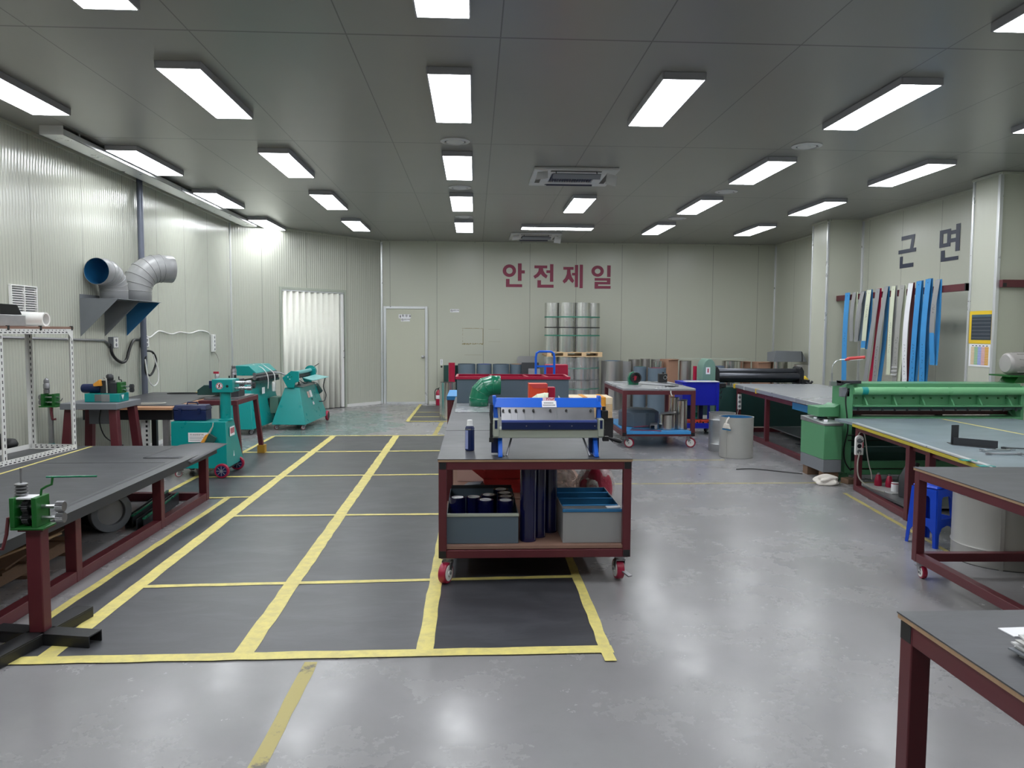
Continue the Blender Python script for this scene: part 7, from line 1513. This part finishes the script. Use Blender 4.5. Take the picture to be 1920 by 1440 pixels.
m = MB(); P = [(0.175+0.0*k, 0.36+0.10*math.cos(2*PI*k/18), 0.44+0.15*math.sin(2*PI*k/18)) for k in range(18)]
m.prism([(0.255-(z-0.09)*0.272+0.004, y, z) for x, y, z in P], (0.006, 0, 0.002)); m.build('cable_opening', 'black', SL)
def side_plate(nm, y0, y1, z0, z1, mt): m = MB(); f = lambda z: 0.27-(z-0.09)*0.272+0.0035; m.prism([(f(z0), y0, z0), (f(z0), y1, z0), (f(z1), y1, z1), (f(z1), y0, z1)], (0.003, 0, 0.001)); return m.build(nm, mt, SL)
side_plate('label', -0.02, 0.10, 0.47, 0.58, 'paper'); side_plate('spec_plate', -0.17, -0.05, 0.47, 0.57, 'pink'); side_plate('label', 0.0, 0.08, 0.34, 0.39, 'paper'); side_plate('switch', 0.02, 0.06, 0.42, 0.45, 'black')
m = MB(); m.tube([(0.3, 0.45, 0.76), (0.24, 0.56, 0.60), (0.28, 0.58, 0.46), (0.26, 0.52, 0.36), (0.19, 0.42, 0.36)], 0.008, 6, True, 4); m.build('loose_cable', 'dark', SL)
m = MB(); m.tube([(0.05, 0.6, 0.93), (0.14, 0.66, 1.0)], 0.007, 6); m.build('antenna_lever', 'dark', SL)
for x in (-0.21, 0.21): castor(SL, x, -0.6, 0.09, 0.036, 0.026, 0.5, 0.07)
for x in (-0.24, 0.27): wm = wheel_bm((x, 0.70, 0.085), 0.085, 0.04, 'X'); wo = wm.build('wheel', 'rubberred', SL); hm = MB(); hm.cyl((x-0.022, 0.70, 0.085), (x+0.022, 0.70, 0.085), 0.062, 20); hm.build('hub', 'dark', wo)
LF = thing('lock_former', 'teal tapered lock-forming machine behind the open maroon bench', 'forming machine', (-3.52, 12.35, 0), -0.06)
hopper_body(LF, 0.26, 0.75, 0.15, 0.52, 0.09, 0.76, 'teal')
m = MB(); m.box(-0.12, 0.26, -0.50, 0.55, 0.76, 0.80); m.build('bed', 'bluegreen', LF)
m = MB(); m.prism([(-0.12, -0.48, 0.88), (0.20, -0.48, 0.88), (0.24, -0.48, 0.92), (0.12, -0.48, 1.03), (-0.12, -0.48, 1.03)], (0, 0.95, 0)); m.build('hood', 'teal', LF, 0.006)
m = MB(); m.cyl((0.21, -0.5, 0.845), (0.21, 0.5, 0.845), 0.03, 18); m.cyl((0.21, -0.5, 0.90), (0.21, 0.5, 0.90), 0.028, 18); m.build('forming_rolls', 'oldsteel', LF)
for k in range(9): m = MB(); m.cyl((0.265, -0.42+0.105*k, 0.80), (0.265, -0.42+0.105*k, 0.85), 0.022, 12); m.build('roll_stand', 'dark', LF)
m = MB(); m.tube([(0.2, 0.3, 0.9), (0.34, 0.36, 0.88), (0.42, 0.38, 0.84), (0.42, 0.38, 0.80)], 0.014, 8); m.build('crank', 'galv', LF)
m = MB(); m.tube([(0.05, -0.1, 1.035), (0.2, -0.1, 0.98), (0.29, -0.12, 0.85), (0.29, -0.12, 0.66)], 0.007, 6, True, 4); m.build('white_cord', 'white', LF)
m = MB(); m.tube([(0.1, 0.15, 1.035), (0.3, 0.12, 0.90), (0.33, 0.10, 0.76)], 0.007, 6, True, 4); m.build('white_cord', 'white', LF)
m = MB(); m.box(0.29, 0.335, 0.06, 0.14, 0.60, 0.75); m.build('pendant', 'white', LF, 0.01)
m = MB(); m.box(0.215, 0.22, -0.18, -0.06, 0.58, 0.68); m.build('label', 'paper', LF)
m = MB(); m.box(0.22, 0.36, 0.16, 0.42, 0.24, 0.50); m.build('side_box', 'greyteal', LF, 0.005)
m = MB(); m.box(0.15, 0.22, 0.14, 0.40, 0.26, 0.48); m.build('box_opening', 'black', LF)
for x, y in ((-0.2, -0.62), (0.2, -0.62), (-0.2, 0.62), (0.2, 0.62)): castor(LF, x, y, 0.09, 0.036, 0.026, 0.8, 0.07, False, 'black')
